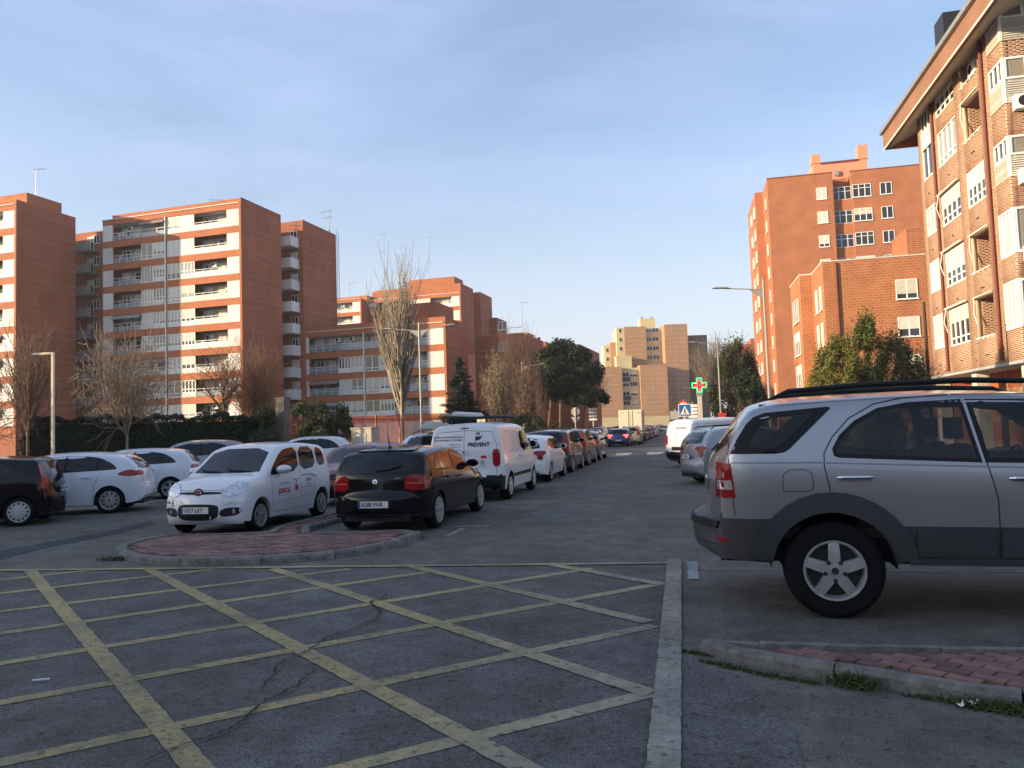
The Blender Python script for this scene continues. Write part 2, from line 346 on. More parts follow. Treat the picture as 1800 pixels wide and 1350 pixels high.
mb = MB(); ribbon(mb, (-.19, 9.62), (-.165, 1.0), .165, z+.009, WHT); mb.build('white_border_line', kind='structure')
sheet('pale_blue_mark', [gp(1208,988), gp(1226,988), gp(1229,1019), gp(1209,1019)], z, BLUEW)
mb = MB(); ribbon(mb, gp(1229,1001), (4.5, G(1500,1004).y-.02), .035, .005, WHT); mb.build('bay_line', kind='structure')
# parking bay ticks of the left column, arrow-like tick at the kerb
for i, Y in enumerate((12.9, 17.0, 22.3, 27.4, 32.6, 37.7)):
    mb = MB(); ribbon(mb, (-3.95, Y), (-3.35, Y+.15), .13, .005, WHT); mb.build('bay_tick', kind='structure')
mb = MB(); ribbon(mb, gp(785,943), gp(815,929), .10, .0055, WHT); mb.build('bay_tick', kind='structure')
# cracks: thin jagged openings
CRK = mat('crack_dark', (.012, .012, .013), 1)
def crack(pts, w, n=5):
    w *= .8
    P = [Vector(gp(*p)) for p in pts]; Q = []
    for i in range(len(P)-1):
        for k in range(n):
            p = P[i].lerp(P[i+1], k/n); Q.append(p+Vector((RND.uniform(-1, 1), RND.uniform(-1, 1)))*w*.6)
    Q.append(P[-1]); vs = []; fs = []
    for i, p in enumerate(Q):
        d = (Q[min(i+1, len(Q)-1)]-Q[max(0, i-1)]).normalized(); n_ = Vector((-d.y, d.x))
        ww = w*RND.uniform(.25, 1.0)*min(1, (i+1)/6, (len(Q)-i)/6)*.5
        a = p+n_*ww; b = p-n_*ww; vs += [(a.x, a.y, .0225), (b.x, b.y, .0225)]
    for i in range(len(Q)-1): fs.append((2*i, 2*i+1, 2*i+3, 2*i+2))
    MB().add(vs, fs, CRK).build('asphalt_crack', kind='structure')
c6 = lambda L_: [(x/2, 980+y/2) for x, y in L_]
c7 = lambda L_: [(700+x/3, 960+y/3) for x, y in L_]
crack(c6([(1368,123),(1345,150),(1300,162),(1322,180),(1340,195),(1330,215),(1290,235),(1240,260),(1150,290),(1110,320),(1060,345),(1020,360),(985,380),(965,400),(970,415),(940,445),(912,475)]), .032)
crack(c6([(1115,395),(1050,455),(1000,485),(900,535),(870,575),(800,620),(720,645),(650,670),(560,705),(475,742)]), .032)
crack(c6([(1150,290),(1125,300),(1105,322)]), .02)
crack(c6([(900,535),(862,560),(858,585)]), .007)
crack(c7([(430,445),(560,460),(700,465),(860,480),(1060,465),(1200,475),(1330,480),(1400,495),(1480,515),(1560,530)]), .013)
crack(c7([(0,45),(200,55),(450,58),(700,65),(900,58),(1100,60),(1180,30),(1280,0)]), .013)
crack(c7([(1100,60),(1300,50),(1420,55)]), .006)
crack(c6([(1690,262),(1760,270),(1800,265),(1860,270)]), .006)
# old asphalt patch and concrete gutter on the left street
sheet('asphalt_patch', [gp(-60,975), gp(0,968), gp(200,932), gp(262,916), gp(275,921), gp(200,940), gp(70,965), gp(-60,1002)], .005, asphalt_mat('patch_dark', (.04, .04, .048), (.055, .055, .062)))
gut = mat('gutter_concrete', (.17, .165, .155), .9, var=.2, vscale=3, bump=.3)
d18 = Vector((math.sin(rad(3)), math.cos(rad(3))))
a = Vector(G(75, 905).xy)
sheet('gutter', [gp(-80,934), gp(80,903), gp(300,873), gp(300,879), gp(85,911), gp(-80,944)], .006, gut)
sheet('left_sidewalk', [(-60, 6), (-17.8, 6), (-17.0, 30), (-15.0, 70), (-60, 70)], .10, SIDEW)
sheet('garden', [(-90, 42), (-24, 42), (-16, 60), (-12, 120), (-90, 120)], .11, GRASSM)
sheet('right_sidewalk', [(6.3, 12), (60, 12), (60, 140), (6.3, 140)], .12, SIDEW)
mbk = MB(); mbk.box(6.15, 6.298, 12, 140, 0, .118, CONC); mbk.build('right_kerb', kind='structure')
sheet('far_sidewalk', [(-40, 190), (60, 190), (60, 240), (-40, 240)], .10, SIDEW)
# raised crossing: a real table with pale blocks on its ramp
tb = MB(); R_ = asphalt_mat('asphalt_table', (.07, .07, .07), (.10, .10, .10))
tb.add([(-6.3,43,.006),(2.2,43,.006),(2.2,44.6,.10),(-6.3,44.6,.10),(2.2,51,.10),(-6.3,51,.10),(2.2,52.6,.006),(-6.3,52.6,.006)], [(0,1,2,3),(3,2,4,5),(5,4,6,7)], R_)
tb.build('speed_table', kind='structure')
def slopez(y): return .006+(y-43)/1.6*.094+.004
for i in range(5):
    x = -5.6+i*1.75; wd = .88
    MB().add([(x,43.05,slopez(43.05)),(x+wd*.72,43.05,slopez(43.05)),(x+wd,43.9,slopez(43.9)),(x+wd,44.5,slopez(44.5)),(x,44.5,slopez(44.5))], [(0,1,2,3,4)], WHT2).build('ramp_mark', kind='structure')
for yy in (46.2, 48.2, 50.2): 
    mb = MB(); ribbon(mb, (-6.2, yy), (2.1, yy), .5, .104, WHT2, 0); mb.build('crossing_stripe', kind='structure')
for yy, wd in ((66, .5), (78, .6), (92, .6)):  # single pale bands laid across the road beyond the table
    mb = MB(); ribbon(mb, (-3.4, yy), (2.3, yy), wd, .005, WHT2, 0); mb.build('crossing_stripe', kind='structure')
for i in range(4):
    x = -3.0+i*1.6; sheet('zebra_bar', [(x,118),(x+.8,118),(x+.8,123),(x,123)], .005, WHT2)

# ---------------------------------------------------------------- islands with kerbstones and pavers
def inside(p, poly):
    c = False; n = len(poly)
    for i in range(n):
        a, b = poly[i], poly[i-1]
        if (a[1] > p[1]) != (b[1] > p[1]) and p[0] < (b[0]-a[0])*(p[1]-a[1])/(b[1]-a[1])+a[0]: c = not c
    return c
def offset_in(poly, d):
    n = len(poly); a = sum(poly[i][0]*poly[(i+1)%n][1]-poly[(i+1)%n][0]*poly[i][1] for i in range(n))
    if a < 0: poly = poly[::-1]
    res = []
    for i in range(n):
        p0, p, p1 = Vector(poly[i-1]), Vector(poly[i]), Vector(poly[(i+1)%n])
        d0 = (p-p0).normalized(); d1 = (p1-p).normalized(); n0 = Vector((-d0.y, d0.x)); n1 = Vector((-d1.y, d1.x)); b = (n0+n1)
        b = b.normalized(); k = d/max(.35, b.dot(n0)); res.append(p+b*k)
    return poly, res
def smoothpoly(P, it=2, closed=True):
    P = [Vector(p) for p in P]
    for _ in range(it):
        Q = []; n = len(P)
        for i in range(n if closed else n-1):
            a, b = P[i], P[(i+1)%n]; Q += [a*.75+b*.25, a*.25+b*.75]
        P = Q
    return P
def resample(P, step):
    P = [Vector(p) for p in P]; n = len(P); out_ = []
    for i in range(n):
        a, b = P[i], P[(i+1)%n]; k = max(1, round((b-a).length/step))
        for j in range(k): out_.append(a.lerp(b, j/k))
    return out_
def island(outline, label, ang, seed, step=.95, pw=.2, ph=.1, h=.10, kw=.15, cap_=300):
    rr = random.Random(seed)
    root = thing('traffic_island', label, 'traffic island')
    outer, inner = offset_in([tuple(p) for p in outline], kw)
    # kerbstones: group outline segments into stones with bevelled top edge
    n = len(outer); i = 0
    acc = 0; st = 0; segs = []
    for i in range(n):
        acc += (Vector(outer[(i+1)%n])-Vector(outer[i])).length
        if acc > step or i == n-1: segs.append((st, i+1)); st = i+1; acc = 0
    for (s, e) in segs:
        idx = [k % n for k in range(s, e+1)]
        dz = rr.uniform(-.006, .006); m = MB(); vs = []; 
        P_o = [Vector(outer[k]) for k in idx]; P_i = [Vector(inner[k]) for k in idx]
        # shorten both ends: joint
        def shrink(P, g_=.006):
            P = [p.copy() for p in P]
            P[0] += (P[1]-P[0]).normalized()*g_; P[-1] += (P[-2]-P[-1]).normalized()*g_; return P
        P_o, P_i = shrink(P_o), shrink(P_i)
        for po, pi in zip(P_o, P_i):
            d = (pi-po).normalized()
            vs += [(po.x, po.y, -.02), ((po+d*.008).x, (po+d*.008).y, h-.03+dz), ((po+d*.03).x, (po+d*.03).y, h+dz), (pi.x, pi.y, h+dz), (pi.x, pi.y, -.02)]
        fs = []; k = len(P_o)
        for j in range(k-1):
            for q in range(4): fs.append((j*5+q, j*5+q+1, (j+1)*5+q+1, (j+1)*5+q))
        fs += [(4,3,2,1,0), tuple((k-1)*5+q for q in range(5))]
        m.add(vs, fs, CONC); me = m.mesh('kerbstone'); bmm = bmesh.new(); bmm.from_mesh(me); bmesh.ops.recalc_face_normals(bmm, faces=bmm.faces); bmm.to_mesh(me); bmm.free()
        link('kerbstone', me, root)
    # bed
    inn = [tuple(p) for p in inner]
    MB().add([(p[0], p[1], h-.022) for p in inn], [tuple(range(len(inn)))], JOINT).build('joint_bed', root)
    xs = [p[0] for p in inn]; ys = [p[1] for p in inn]; ca, sa = math.cos(ang), math.sin(ang)
    cx, cy = (min(xs)+max(xs))/2, (min(ys)+max(ys))/2; R = max(max(xs)-min(xs), max(ys)-min(ys))
    items = []
    row = 0; y = -R
    while y < R:
        x = -R + (pw/2 if row % 2 else 0)
        while x < R:
            c = (cx+ca*x-sa*y, cy+sa*x+ca*y)
            corners = [(c[0]+ca*u*pw*.47-sa*v*ph*.47, c[1]+sa*u*pw*.47+ca*v*ph*.47) for u in (-1, 1) for v in (-1, 1)]
            if all(inside(q, inn) for q in corners): items.append(c)
            x += pw
        y += ph; row += 1
    items.sort(key=lambda c: c[0]**2+c[1]**2)
    m0 = MB().box(-pw*.47, pw*.47, -ph*.455, ph*.455, -.03, 0, PAVE).mesh('paver'); m1 = MB().box(-pw*.47, pw*.47, -ph*.455, ph*.455, -.03, 0, PAVE2).mesh('paver')
    for c in items[:cap_]:
        link('paver', rr.choice((m0, m0, m1)), root, (c[0], c[1], h-.004+rr.uniform(-.004, .003)), (rr.uniform(-.02, .02), rr.uniform(-.02, .02), ang+rr.uniform(-.01, .01)))
    if len(items) > cap_:
        mb = MB()
        for c in items[cap_:]:
            zz = h-.004+rr.uniform(-.004, .003); v = [(c[0]+ca*u*pw*.47-sa*v_*ph*.455, c[1]+sa*u*pw*.47+ca*v_*ph*.455, zz) for u, v_ in ((-1,-1),(1,-1),(1,1),(-1,1))]
            mb.add(v+[(q[0], q[1], zz-.02) for q in v], [(0,1,2,3),(0,4,5,1),(1,5,6,2),(2,6,7,3),(3,7,4,0)], rr.choice((PAVE, PAVE, PAVE2)))
        mb.build('paver', root, kind='stuff')
    return root
fr = [gp(*p) for p in [(209,984),(249,992),(325,996),(421,994),(524,989),(628,978),(697,963),(738,947)]]
lo = fr+[(-4.15,12.2),(-4.55,12.52),(-6.3,12.5),(-6.42,14),(-6.42,34),(-7.12,34),(-7.12,13.2),(-7.32,12.45),(-8.6,12.25),(-9.1,11.4),(-8.95,10.6)]
def dens(P, idxs):
    return P
lo2 = smoothpoly(fr, 2, False)+[Vector(p) for p in smoothpoly([fr[-1],gp(747,936,.1),gp(722,930,.1),gp(690,930,.1)], 2, False)]+[Vector(gp(545,935,.1)),Vector((-6.42,12.4)),Vector((-6.42,14)),Vector((-6.42,34)),Vector((-7.05,34)),Vector((-7.05,13.2)),Vector((-7.05,12.3)),Vector(gp(470,934,.1))]+smoothpoly([gp(440,937,.1),gp(300,938,.1),gp(238,948,.1),gp(198,966,.05),fr[0]], 2, False)
island(resample(lo2, .5), 'kidney shaped red paver island before the small white car and the black hatchback', 0.12, 3)
rf_ = [gp(1228,1147),gp(1262,1158),gp(1297,1168),gp(1359,1178),gp(1466,1197),gp(1538,1208),gp(1697,1237),gp(1800,1249)]; e_ = Vector(rf_[-1])+(Vector(rf_[-1])-Vector(rf_[-3])).normalized()*3
ri = rf_+[tuple(e_), (e_.x+.3, e_.y+1.6), (2.13,5.84), (1.07,5.81), (.45,5.82), (.16,5.88), (.05,5.88)]
island(resample(ri, .45), 'traffic island of red pavers with weedy kerb beside the silver off-roader', rad(-38), 5, step=.85, pw=.2, ph=.1, kw=.10, h=.09)
# ================================================================== LEFT TERRACOTTA COMPLEX
TH = rad(4.1)
P0 = AT(425, 500, 90); P0.z = 0
AX = Vector((math.sin(TH), math.cos(TH), 0)); BX = Vector((math.cos(TH), -math.sin(TH), 0))
def W_(u, v, z=0): return P0+BX*u+AX*v+Vector((0, 0, z))
def uof(px, v, py=700):
    d = ray(px, py); q = CAMP+d*((P0+AX*v-CAMP).dot(AX)/d.dot(AX)); return (q-P0).dot(BX)
FH = 2.85; Z0 = 3.95
LAUN = mat('cloth_blue', (.10, .16, .28), .9)
_wm = {}
def window_unit(root, x, y, z, w, h, face='y', panes=2, shut=0.0, frame=WHITE2, glass=None, sill=True, low=0.0, deep=.06, fr=.06):
    """framed window whose outer plane is y (facing -y) or x (facing -x); > pane, shutter"""
    glass = glass or GLASS
    key = (round(w, 2), round(h, 2), panes, frame.name, round(low, 2), fr)
    if key not in _wm:
        m = MB(); f = fr
        m.box(-w/2, w/2, -.03, deep, 0, f, frame); m.box(-w/2, w/2, -.03, deep, h-f, h, frame)
        m.box(-w/2, -w/2+f, -.03, deep, f, h-f, frame); m.box(w/2-f, w/2, -.03, deep, f, h-f, frame)
        for i in range(1, panes):
            xx = -w/2+w*i/panes; m.box(xx-f*.7, xx+f*.7, -.02, deep, f, h-f, frame)
        if low:
            m.box(-w/2+f, w/2-f, -.022, deep-.01, low-f/2, low+f/2, frame)
        if sill: m.box(-w/2-.06, w/2+.06, -.10, -.031, -.06, .0, frame)
        _wm[key] = m.mesh('window')
    rz = 0 if face == 'y' else -math.pi/2
    o = link('window', _wm[key], root, (x, y, z), (0, 0, rz))
    for i in range(panes):
        a = -w/2+w*i/panes+.05; b = -w/2+w*(i+1)/panes-.05
        pbox('pane', o, a, b, .02, .035, .05, h-.05, glass if not callable(glass) else glass())
    if shut > 0:
        pbox('shutter', o, -w/2+.05, w/2-.05, -.012, .012, h-.05-(h-.1)*shut, h-.045, CREAM)
    return o
def rail(root, x0, x1, y, z, glass=None, h=.95, solid=False):
    m = MB()
    if solid: m.box(x0, x1, y-.03, y+.03, z, z+h-.25, WHITE)
    m.box(x0, x1, y-.035, y+.035, z+h-.06, z+h, METW); m.box(x0, x1, y-.02, y+.02, z+h*.55, z+h*.55+.05, METW)
    n = max(2, int((x1-x0)/.95))
    for i in range(n+1):
        x = x0+(x1-x0)*i/n; m.box(x-.03, x+.03, y-.03, y+.03, z, z+h-.06, METW)
    r = m.build('balcony_rail', root)
    if glass: pbox('rail_panel', r, x0+.02, x1-.02, y+.02, y+.035, z+.08, z+h-.08, glass)
    else: pbox('rail_panel', r, x0+.02, x1-.02, y+.02, y+.035, z+.05, z+h*.5, GLASSB if not solid else WHITE)
def acunit(root, x, y, z, face='y', w=.8):
    ac = MB().box(-w/2, w/2, -.32, 0, 0, .55, WHITE2)
    ac.lathe([(.20, -.33), (.2, -.322), (.0, -.322)], DARKM, 14, 'y', (-.12, 0, .28))
    return link('air_conditioner', ac.mesh('ac'), root, (x, y, z), (0, 0, 0 if face == 'y' else -math.pi/2))
def module(root, ur, vf, nfl, topz, side_len, seed, left=True, sideon=True, detail=True, glassrail=False, width=20.2, recess=1.5, kmin=0, base=True, roofh=None):
    """striped slab block; right front corner (ur, vf) in the complex frame; local y = away from camera"""
    rr = random.Random(seed); ul = ur-width
    ztop_white = Z0+FH*nfl-.80
    # core mass behind the front skin
    z_lo = Z0+FH*kmin-.8
    MB().box(ul, ur-.06, vf+recess, vf+side_len, 0 if base else z_lo, topz-.05, TERR).build('wall', root)
    # side wall: panels of render with open joints
    if sideon:
        bk = MB().box(ur-.06, ur-.02, vf+.02, vf+side_len, 0, topz-.1, GROOV).build('joint_backing', root)
        jw = .03
        cols = [0, side_len*.36, side_len*.69, side_len]
        rows = [0]
        for k in range(nfl+1):
            rows += [Z0+FH*k-.85, Z0+FH*k]
        rows = [r for r in rows if r < topz-.5]+[topz]
        for c in range(3):
            for r in range(len(rows)-1):
                if rows[r+1]-rows[r] < .2 or rows[r+1] < z_lo: continue
                pbox('render_panel', root, ur-.02, ur, vf+cols[c]+(jw if c else 0), vf+cols[c+1]-(jw if c < 2 else 0), rows[r]+jw, rows[r+1]-jw, TERR)
    # front: bands, floors, recesses
    for k in range(kmin, nfl):
        zb = Z0+FH*k
        pbox('band', root, ul, ur-.02, vf, vf+.25, zb-.83, zb, BANDR)
        pbox('floor_slab', root, ul+.05, ur-.3, vf+.25, vf+recess, zb-.25, zb, WHITE)
    pbox('band', root, ul, ur-.02, vf, vf+.25, ztop_white, ztop_white+.62, BANDR)
    pbox('roof_slab', root, ul+.05, ur-.3, vf+.25, vf+recess, ztop_white, ztop_white+.3, WHITE)
    pbox('coping', root, ul-.05, ur-.3, vf-.10, vf+.3, ztop_white+.62, ztop_white+.72, CREAM)
    pbox('parapet', root, ul+1.2, ur-.02, vf+.35, vf+.6, ztop_white+.3, topz, BANDR)
    if roofh: pbox('parapet', root, ul, ur-.02, vf+.0, vf+.35, ztop_white+.72, topz, BANDR)
    for k in range(kmin, nfl):
        z = Z0+FH*k; hh = FH-.83
        pbox('corner_pier', root, ur-.3, ur-.02, vf, vf+recess, z-.0, z+hh, BANDR)
        def solid(a, b): pbox('white_panel', root, ul+a, ul+b, vf+.03, vf+.2, z, z+hh, WHITE)
        def back(a, b): pbox('balcony_wall', root, ul+a, ul+b, vf+recess-.05, vf+recess-.003, z, z+hh, GREYB)
        def balc(a, b, lit):
            back(a, b)
            rail(root, ul+a, ul+b, vf+.06, z, GLASSB if glassrail else None, solid=lit and not glassrail and rr.random() < .7)
            L = b-a
            window_unit(root, ul+a+L*.62, vf+recess-.08, z+.05, .95, 1.75, panes=1, shut=rr.choice((0, 1, 1, .6)))
            window_unit(root, ul+a+L*.2, vf+recess-.08, z+.75, 1.1, 1.05, panes=2, shut=rr.choice((0, 0, .5, .9)))
            if rr.random() < .35: acunit(root, ul+a+L*rr.choice((.4, .85)), vf+recess-.06, z+1.35)
            if rr.random() < .3:
                for t in range(rr.randint(2, 4)): pbox('laundry', root, ul+a+L*.15+t*.42, ul+a+L*.15+t*.42+.34, vf+.10, vf+.13, z+.35+rr.uniform(0, .15), z+.98, rr.choice((CREAM, AWN, GREYB, LAUN)))
            elif rr.random() < .25: pbox('storage_box', root, ul+a+L*.8, ul+a+L*.8+.7, vf+.5, vf+1.0, z, z+1.2, rr.choice((CREAM, PIPE, GREYB)))
            q = rr.random()
            if q < .22:
                aw = MB(); m_ = rr.choice((AWNS, AWNG)); aw.add([(ul+a,vf+.02,z+hh-.03),(ul+b,vf+.02,z+hh-.03),(ul+b,vf-.03,z+.55),(ul+a,vf-.03,z+.55)] if q < .07 else [(ul+a,vf+.1,z+hh-.03),(ul+b,vf+.1,z+hh-.03),(ul+b,vf-.3,z+hh-.4),(ul+a,vf-.3,z+hh-.4),(ul+b,vf-.3,z+hh-.55),(ul+a,vf-.3,z+hh-.55)], [(0,1,2,3)] if q < .07 else [(0,1,2,3),(3,2,4,5)], m_); aw.build('awning', root)
        def encl(a, b):
            n = 2 if b-a > 3 else 1
            st = rr.random()
            if st < .16: balc(a, b, False); return
            for i in range(n):
                x0, x1 = ul+a+(b-a)*i/n+.02, ul+a+(b-a)*(i+1)/n-.02; ww = x1-x0
                s_ = rr.choice((0, 0, 0, .35, .65, .7, 1)) if st < .8 else .66
                if s_ == 1: pbox('white_panel', root, x0, x1, vf+.05, vf+.18, z+.02, z+hh, WHITE); continue
                sill_h = rr.choice((.0, .5, .5, .08)) if i == 0 else .5
                if sill_h: pbox('white_panel', root, x0, x1, vf+.05, vf+.18, z, z+sill_h, WHITE)
                window_unit(root, (x0+x1)/2, vf+.09, z+sill_h, ww, hh-sill_h-.0, panes=rr.choice((2, 3, 4)), shut=s_, glass=rr.choice((GLASS, GLASS, GLASSC)), sill=False, low=.45 if rr.random() < .5 else 0, fr=.09)
        if left:
            solid(0, 1.5); balc(1.5, 5.8, False); encl(5.8, 9.35)
        encl(9.6, 13.6); balc(13.65, 18.2, True); solid(18.2, width-.3)
    if left:
        pi = MB(); pi.tube([(ul+9.48, vf-.06, 2.5 if base else z_lo), (ul+9.48, vf-.06, ztop_white+.1)], .085, WHITE2, 8); pi.build('downpipe', root)
    pbox('plinth', root, ul, ur-.02, vf+.05, vf+.5, 0 if base else z_lo-.1, Z0+FH*kmin-.83, CREAM if glassrail else TERR)
    return ztop_white
def cframe(name, label, cat='apartment block'):
    return thing(name, label, cat, (P0.x, P0.y, 0), -TH)
def antenna(x, y, z, h, label, seed, yag=1, lattice=False):
    r = thing('roof_antenna', label, 'antenna', (x, y, z)); rr = random.Random(seed)
    m = MB(); m.tube([(0, 0, 0), (0, 0, h)], [.07 if lattice else .045, .03], GALV, 5)
    if lattice:
        for i in range(int(h*.5/.5)):
            m.tube([(-.12, 0, i*.5), (.12, 0, i*.5+.5)], .02, GALV, 3); m.tube([(.12, 0, i*.5), (.12, 0, i*.5+.5)], .02, GALV, 3); m.tube([(-.12, 0, i*.5), (-.12, 0, i*.5+.5)], .02, GALV, 3)
    m.build('mast', r)
    for i in range(yag):
        zz = h-.15-i*h*.28; a = rr.uniform(-.4, .4)+(math.pi if rr.random() < .3 else 0); e = MB(); L = 1.5 if i == 0 else .9
        e.tube([(-.35, 0, 0), (L, 0, -.06)], .028, GALV, 4)
        for k in range(5): xx = -.3+k*(L+.2)/5; e.tube([(xx, -.3, .0), (xx, .3, .0)], .016, GALV, 3)
        e.tube([(-.35, 0, -.25), (-.35, 0, .25)], .02, GALV, 3)
        e.build('aerial', r, loc=(0, 0, zz), rot=(0, 0, a))
    return r
# block B (middle-left tower, fully seen)
bB = cframe('apartment_tower', 'nine storey terracotta tower with white balcony stripes, tallest at left behind the bare trees')
zw = module(bB, 0, 0, 9, 30.1, 8.2, 11)
# set-back rear wing left of block B with windows, and balconies at its inner corner
pbox('rear_wall', bB, -36, -20.25, 3.0, 9, 0, 29.3, TERR)
for k in range(9):
    z = Z0+FH*k
    window_unit(bB, uof(171, 3.0), 2.96, z+.9, .95, 1.15, shut=RND.choice((0, 0, .6, .9)))
    x1 = uof(158, 1.6); x0_ = uof(131, 1.6); MB().box(x0_, x1, 1.5, 1.62, z-.3, z+.85, GREYB).box(x0_, x1, 1.62, 3.0, z-.3, z-.12, GREYB).build('balcony_front', bB)
    window_unit(bB, (x0_+x1)/2, 2.96, z, 1.0, 1.9, panes=2, shut=RND.choice((0, .4)), sill=False)
antenna(*(W_(-8.5, 6, 30)), 2.6, 'short antenna with two aerials on the wide terracotta tower', 2, 3)
antenna(*(W_(2.2, 16.5, 29.5)), 3.2, 'small mast on the roof edge of the brown side tower', 4, 2, True)
# block A (cut by the left edge)
bA = cframe('apartment_tower', 'terracotta tower cut off by the left edge of the photo, plain panelled side wall')
module(bA, -23.32, -9.28, 9, 30.0, 8.2, 12, left=False)
pbox('roof_box', bA, -33, -23.9, -7.4, -2.6, 29.9, 31.4, BANDR)
antenna(*(W_(-27.5, -3, 31.0)), 5.2, 'tall lattice antenna on the leftmost tower roof', 5, 1, True)
# block C: side tower right of B
bC = cframe('apartment_tower', 'windowless terracotta side tower with white corner balconies, right behind the tallest left tower')
module(bC, 1.14, 11.49, 9, 30.2, 8.6, 13, left=False, width=20.2, recess=1.5) if False else None
MB().box(-12, 1.08, 11.49, 20.1, 0, 30.1, TERR).build('wall', bC)
bk = MB().box(1.08, 1.12, 11.5, 20.1, 0, 30.0, GROOV).build('joint_backing', bC)
cols = [0, 3.1, 5.9, 8.61]; rows = [0]
for k in range(10): rows += [Z0+FH*k-.85, Z0+FH*k]
rows = [r for r in rows if r < 29.6]+[30.2]
for c in range(3):
    for r in range(len(rows)-1): pbox('render_panel', bC, 1.12, 1.14, 11.49+cols[c]+.03*(c > 0), 11.49+cols[c+1]-.03*(c < 2), rows[r]+.03, rows[r+1]-.03, TERR)
for k in range(10): 
    for dz in (-.85, 0):
        if k*FH+Z0+dz < 30: pbox('joint_line', bC, -.9, 1.12, 11.46, 11.488, Z0+FH*k+dz-.03, Z0+FH*k+dz+.03, GROOV)
for k in range(9):
    z = Z0+FH*k; xr = uof(516, 9.6); 
    MB().box(-2.4, xr, 9.6, 9.75, z-.35, z+.95, WHITE).box(xr-.15, xr, 9.75, 11.45, z-.35, z+.95, WHITE).box(-2.4, xr-.15, 9.75, 11.45, z-.3, z-.12, WHITE).build('balcony_front', bC)
    window_unit(bC, xr-.75, 11.44, z+.1, 1.0, 1.9, panes=2, shut=RND.choice((0, .5)), sill=False)
lad = MB()
for zz in range(4, 30): lad.tube([(1.35, 20.0, zz), (1.35, 20.5, zz+.0)], .03, GALV, 4)
lad.tube([(1.35, 20.0, 2), (1.35, 20.0, 31)], .045, GALV, 4); lad.tube([(1.35, 20.5, 2), (1.35, 20.5, 30.6)], .045, GALV, 4)
lad.build('ladder_mast', bC)
# block D: low striped block
bD = cframe('apartment_block', 'low four storey terracotta block with glass balcony rails behind the bare poplar')
module(bD, 20.73, 11.73, 4, 15.9, 8.0, 21, glassrail=True, roofh=True, width=20.7)
pbox('stair_head', bD, 7.4, 17.2, 17.7, 24, 15, 18.9, TERR)
# lower wing right of D, running on
bG = cframe('apartment_block', 'long low terracotta wing continuing behind the fir tree')
pbox('wall', bG, 20.8, 27.5, 22.5, 34, 0, 14.6, TERR); pbox('wall', bG, 27.5, 33, 34, 50, 0, 13.8, TERR)
for k in range(5):
    for dz in (-.85, 0): pbox('joint_line', bG, 20.8, 27.52, 22.46, 22.498, Z0+FH*k+dz-.03, Z0+FH*k+dz+.03, GROOV)
    window_unit(bG, 24.8, 22.44, Z0+FH*k-.9+.7, 1.2, 1.15)
# block E and F beyond
bE = cframe('apartment_tower', 'striped terracotta tower in the middle distance with long roof box, right of the poplar top')
module(bE, 2.4, 67.25, 9, 31.4, 7.6, 31, kmin=5, recess=1.3)
for k in range(5): pass
pbox('roof_box', bE, -9.5, .5, 69, 74, 31.0, 33.2, BANDR)
pbox('lower_wall', bE, -17.8, 2.3, 67.5, 74.8, 0, Z0+FH*5-.85, TERR)
bE2 = cframe('apartment_tower', 'sunlit striped terracotta tower seen between the brown side tower and the poplar')
module(bE2, -18.0, 64.0, 9, 29.4, 7.6, 33, kmin=5, recess=1.3, left=False)
pbox('roof_box', bE2, -25, -17.9, 66.5, 70, 28.6, 30.4, BANDR); pbox('lower_wall', bE2, -38, -18.1, 64.2, 71, 0, Z0+FH*5-.85, TERR)
bF = cframe('apartment_tower', 'narrow terracotta side tower at the right end of the left complex')
pbox('wall', bF, -8, 2.6, 78.7, 86.6, 0, 31.4, TERR)
MB().box(2.6, 2.64, 78.72, 86.6, 0, 31.3, GROOV).build('joint_backing', bF)
for c in range(3):
    for r in range(len(rows)-1): pbox('render_panel', bF, 2.64, 2.66, 78.7+cols[c]*.92+.03*(c > 0), 78.7+cols[c+1]*.92-.03*(c < 2), rows[r]+.03, (rows[r+1] if r < len(rows)-2 else 31.4)-.03, TERR)
pbox('wall', bF, 2.0, 4.3, 84.6, 92, 0, 26.5, TERR)
antenna(*(W_(-15.5, 70, 31)), 13.0, 'tall double antenna rising behind the poplar', 7, 2, True)
antenna(*(W_(-5.8, 71, 33)), 9.5, 'slim antenna on the roof box right of the poplar', 8, 3)
antenna(*(W_(-22.2, 67, 30.2)), 3.4, 'small antenna on the roof left of the poplar', 9, 1)
# red blocks farther right behind the pines
rg = AT(870, 700, 150); rg.z = 0
bH = thing('apartment_block', 'distant low terracotta block with roof box behind the bare trees', 'apartment block', (rg.x, rg.y, 0), -TH)
pbox('wall', bH, -2, 10.6, 0, 9, 0, 18.3, TERR); pbox('roof_box', bH, -4, 6.4, 2.4, 8, 18.3, 20.6, BANDR)
for k in range(6):
    pbox('band', bH, -1.9, 10.4, -.12, -.002, Z0+FH*k-.8-1, Z0+FH*k-1, BANDR)
    for j in range(4): window_unit(bH, .5+j*2.8, -.03, Z0+FH*k-.2, 1.6, 1.3, shut=RND.choice((0, .5)))
antenna(rg.x+5.2, rg.y+4, 20.6, 6.5, 'tall thin antenna above the distant low block', 12, 1)
rg = AT(935, 735, 120); rg.z = 0
bI = thing('apartment_block', 'low brick-red building with white window panels seen under the stone pines', 'building', (rg.x, rg.y, 0), -TH)
pbox('wall', bI, -8, 6.2, 0, 9, 0, 7.0, TERR)
for j in range(4): pbox('window_panel', bI, -6.5+j*3.0, -5.3+j*3.0, -.06, -.003, 1.2+2.85*0, 4.0, CREAM)
pbox('band', bI, -8, 6.1, -.14, -.003, 4.0, 4.35, CREAM)
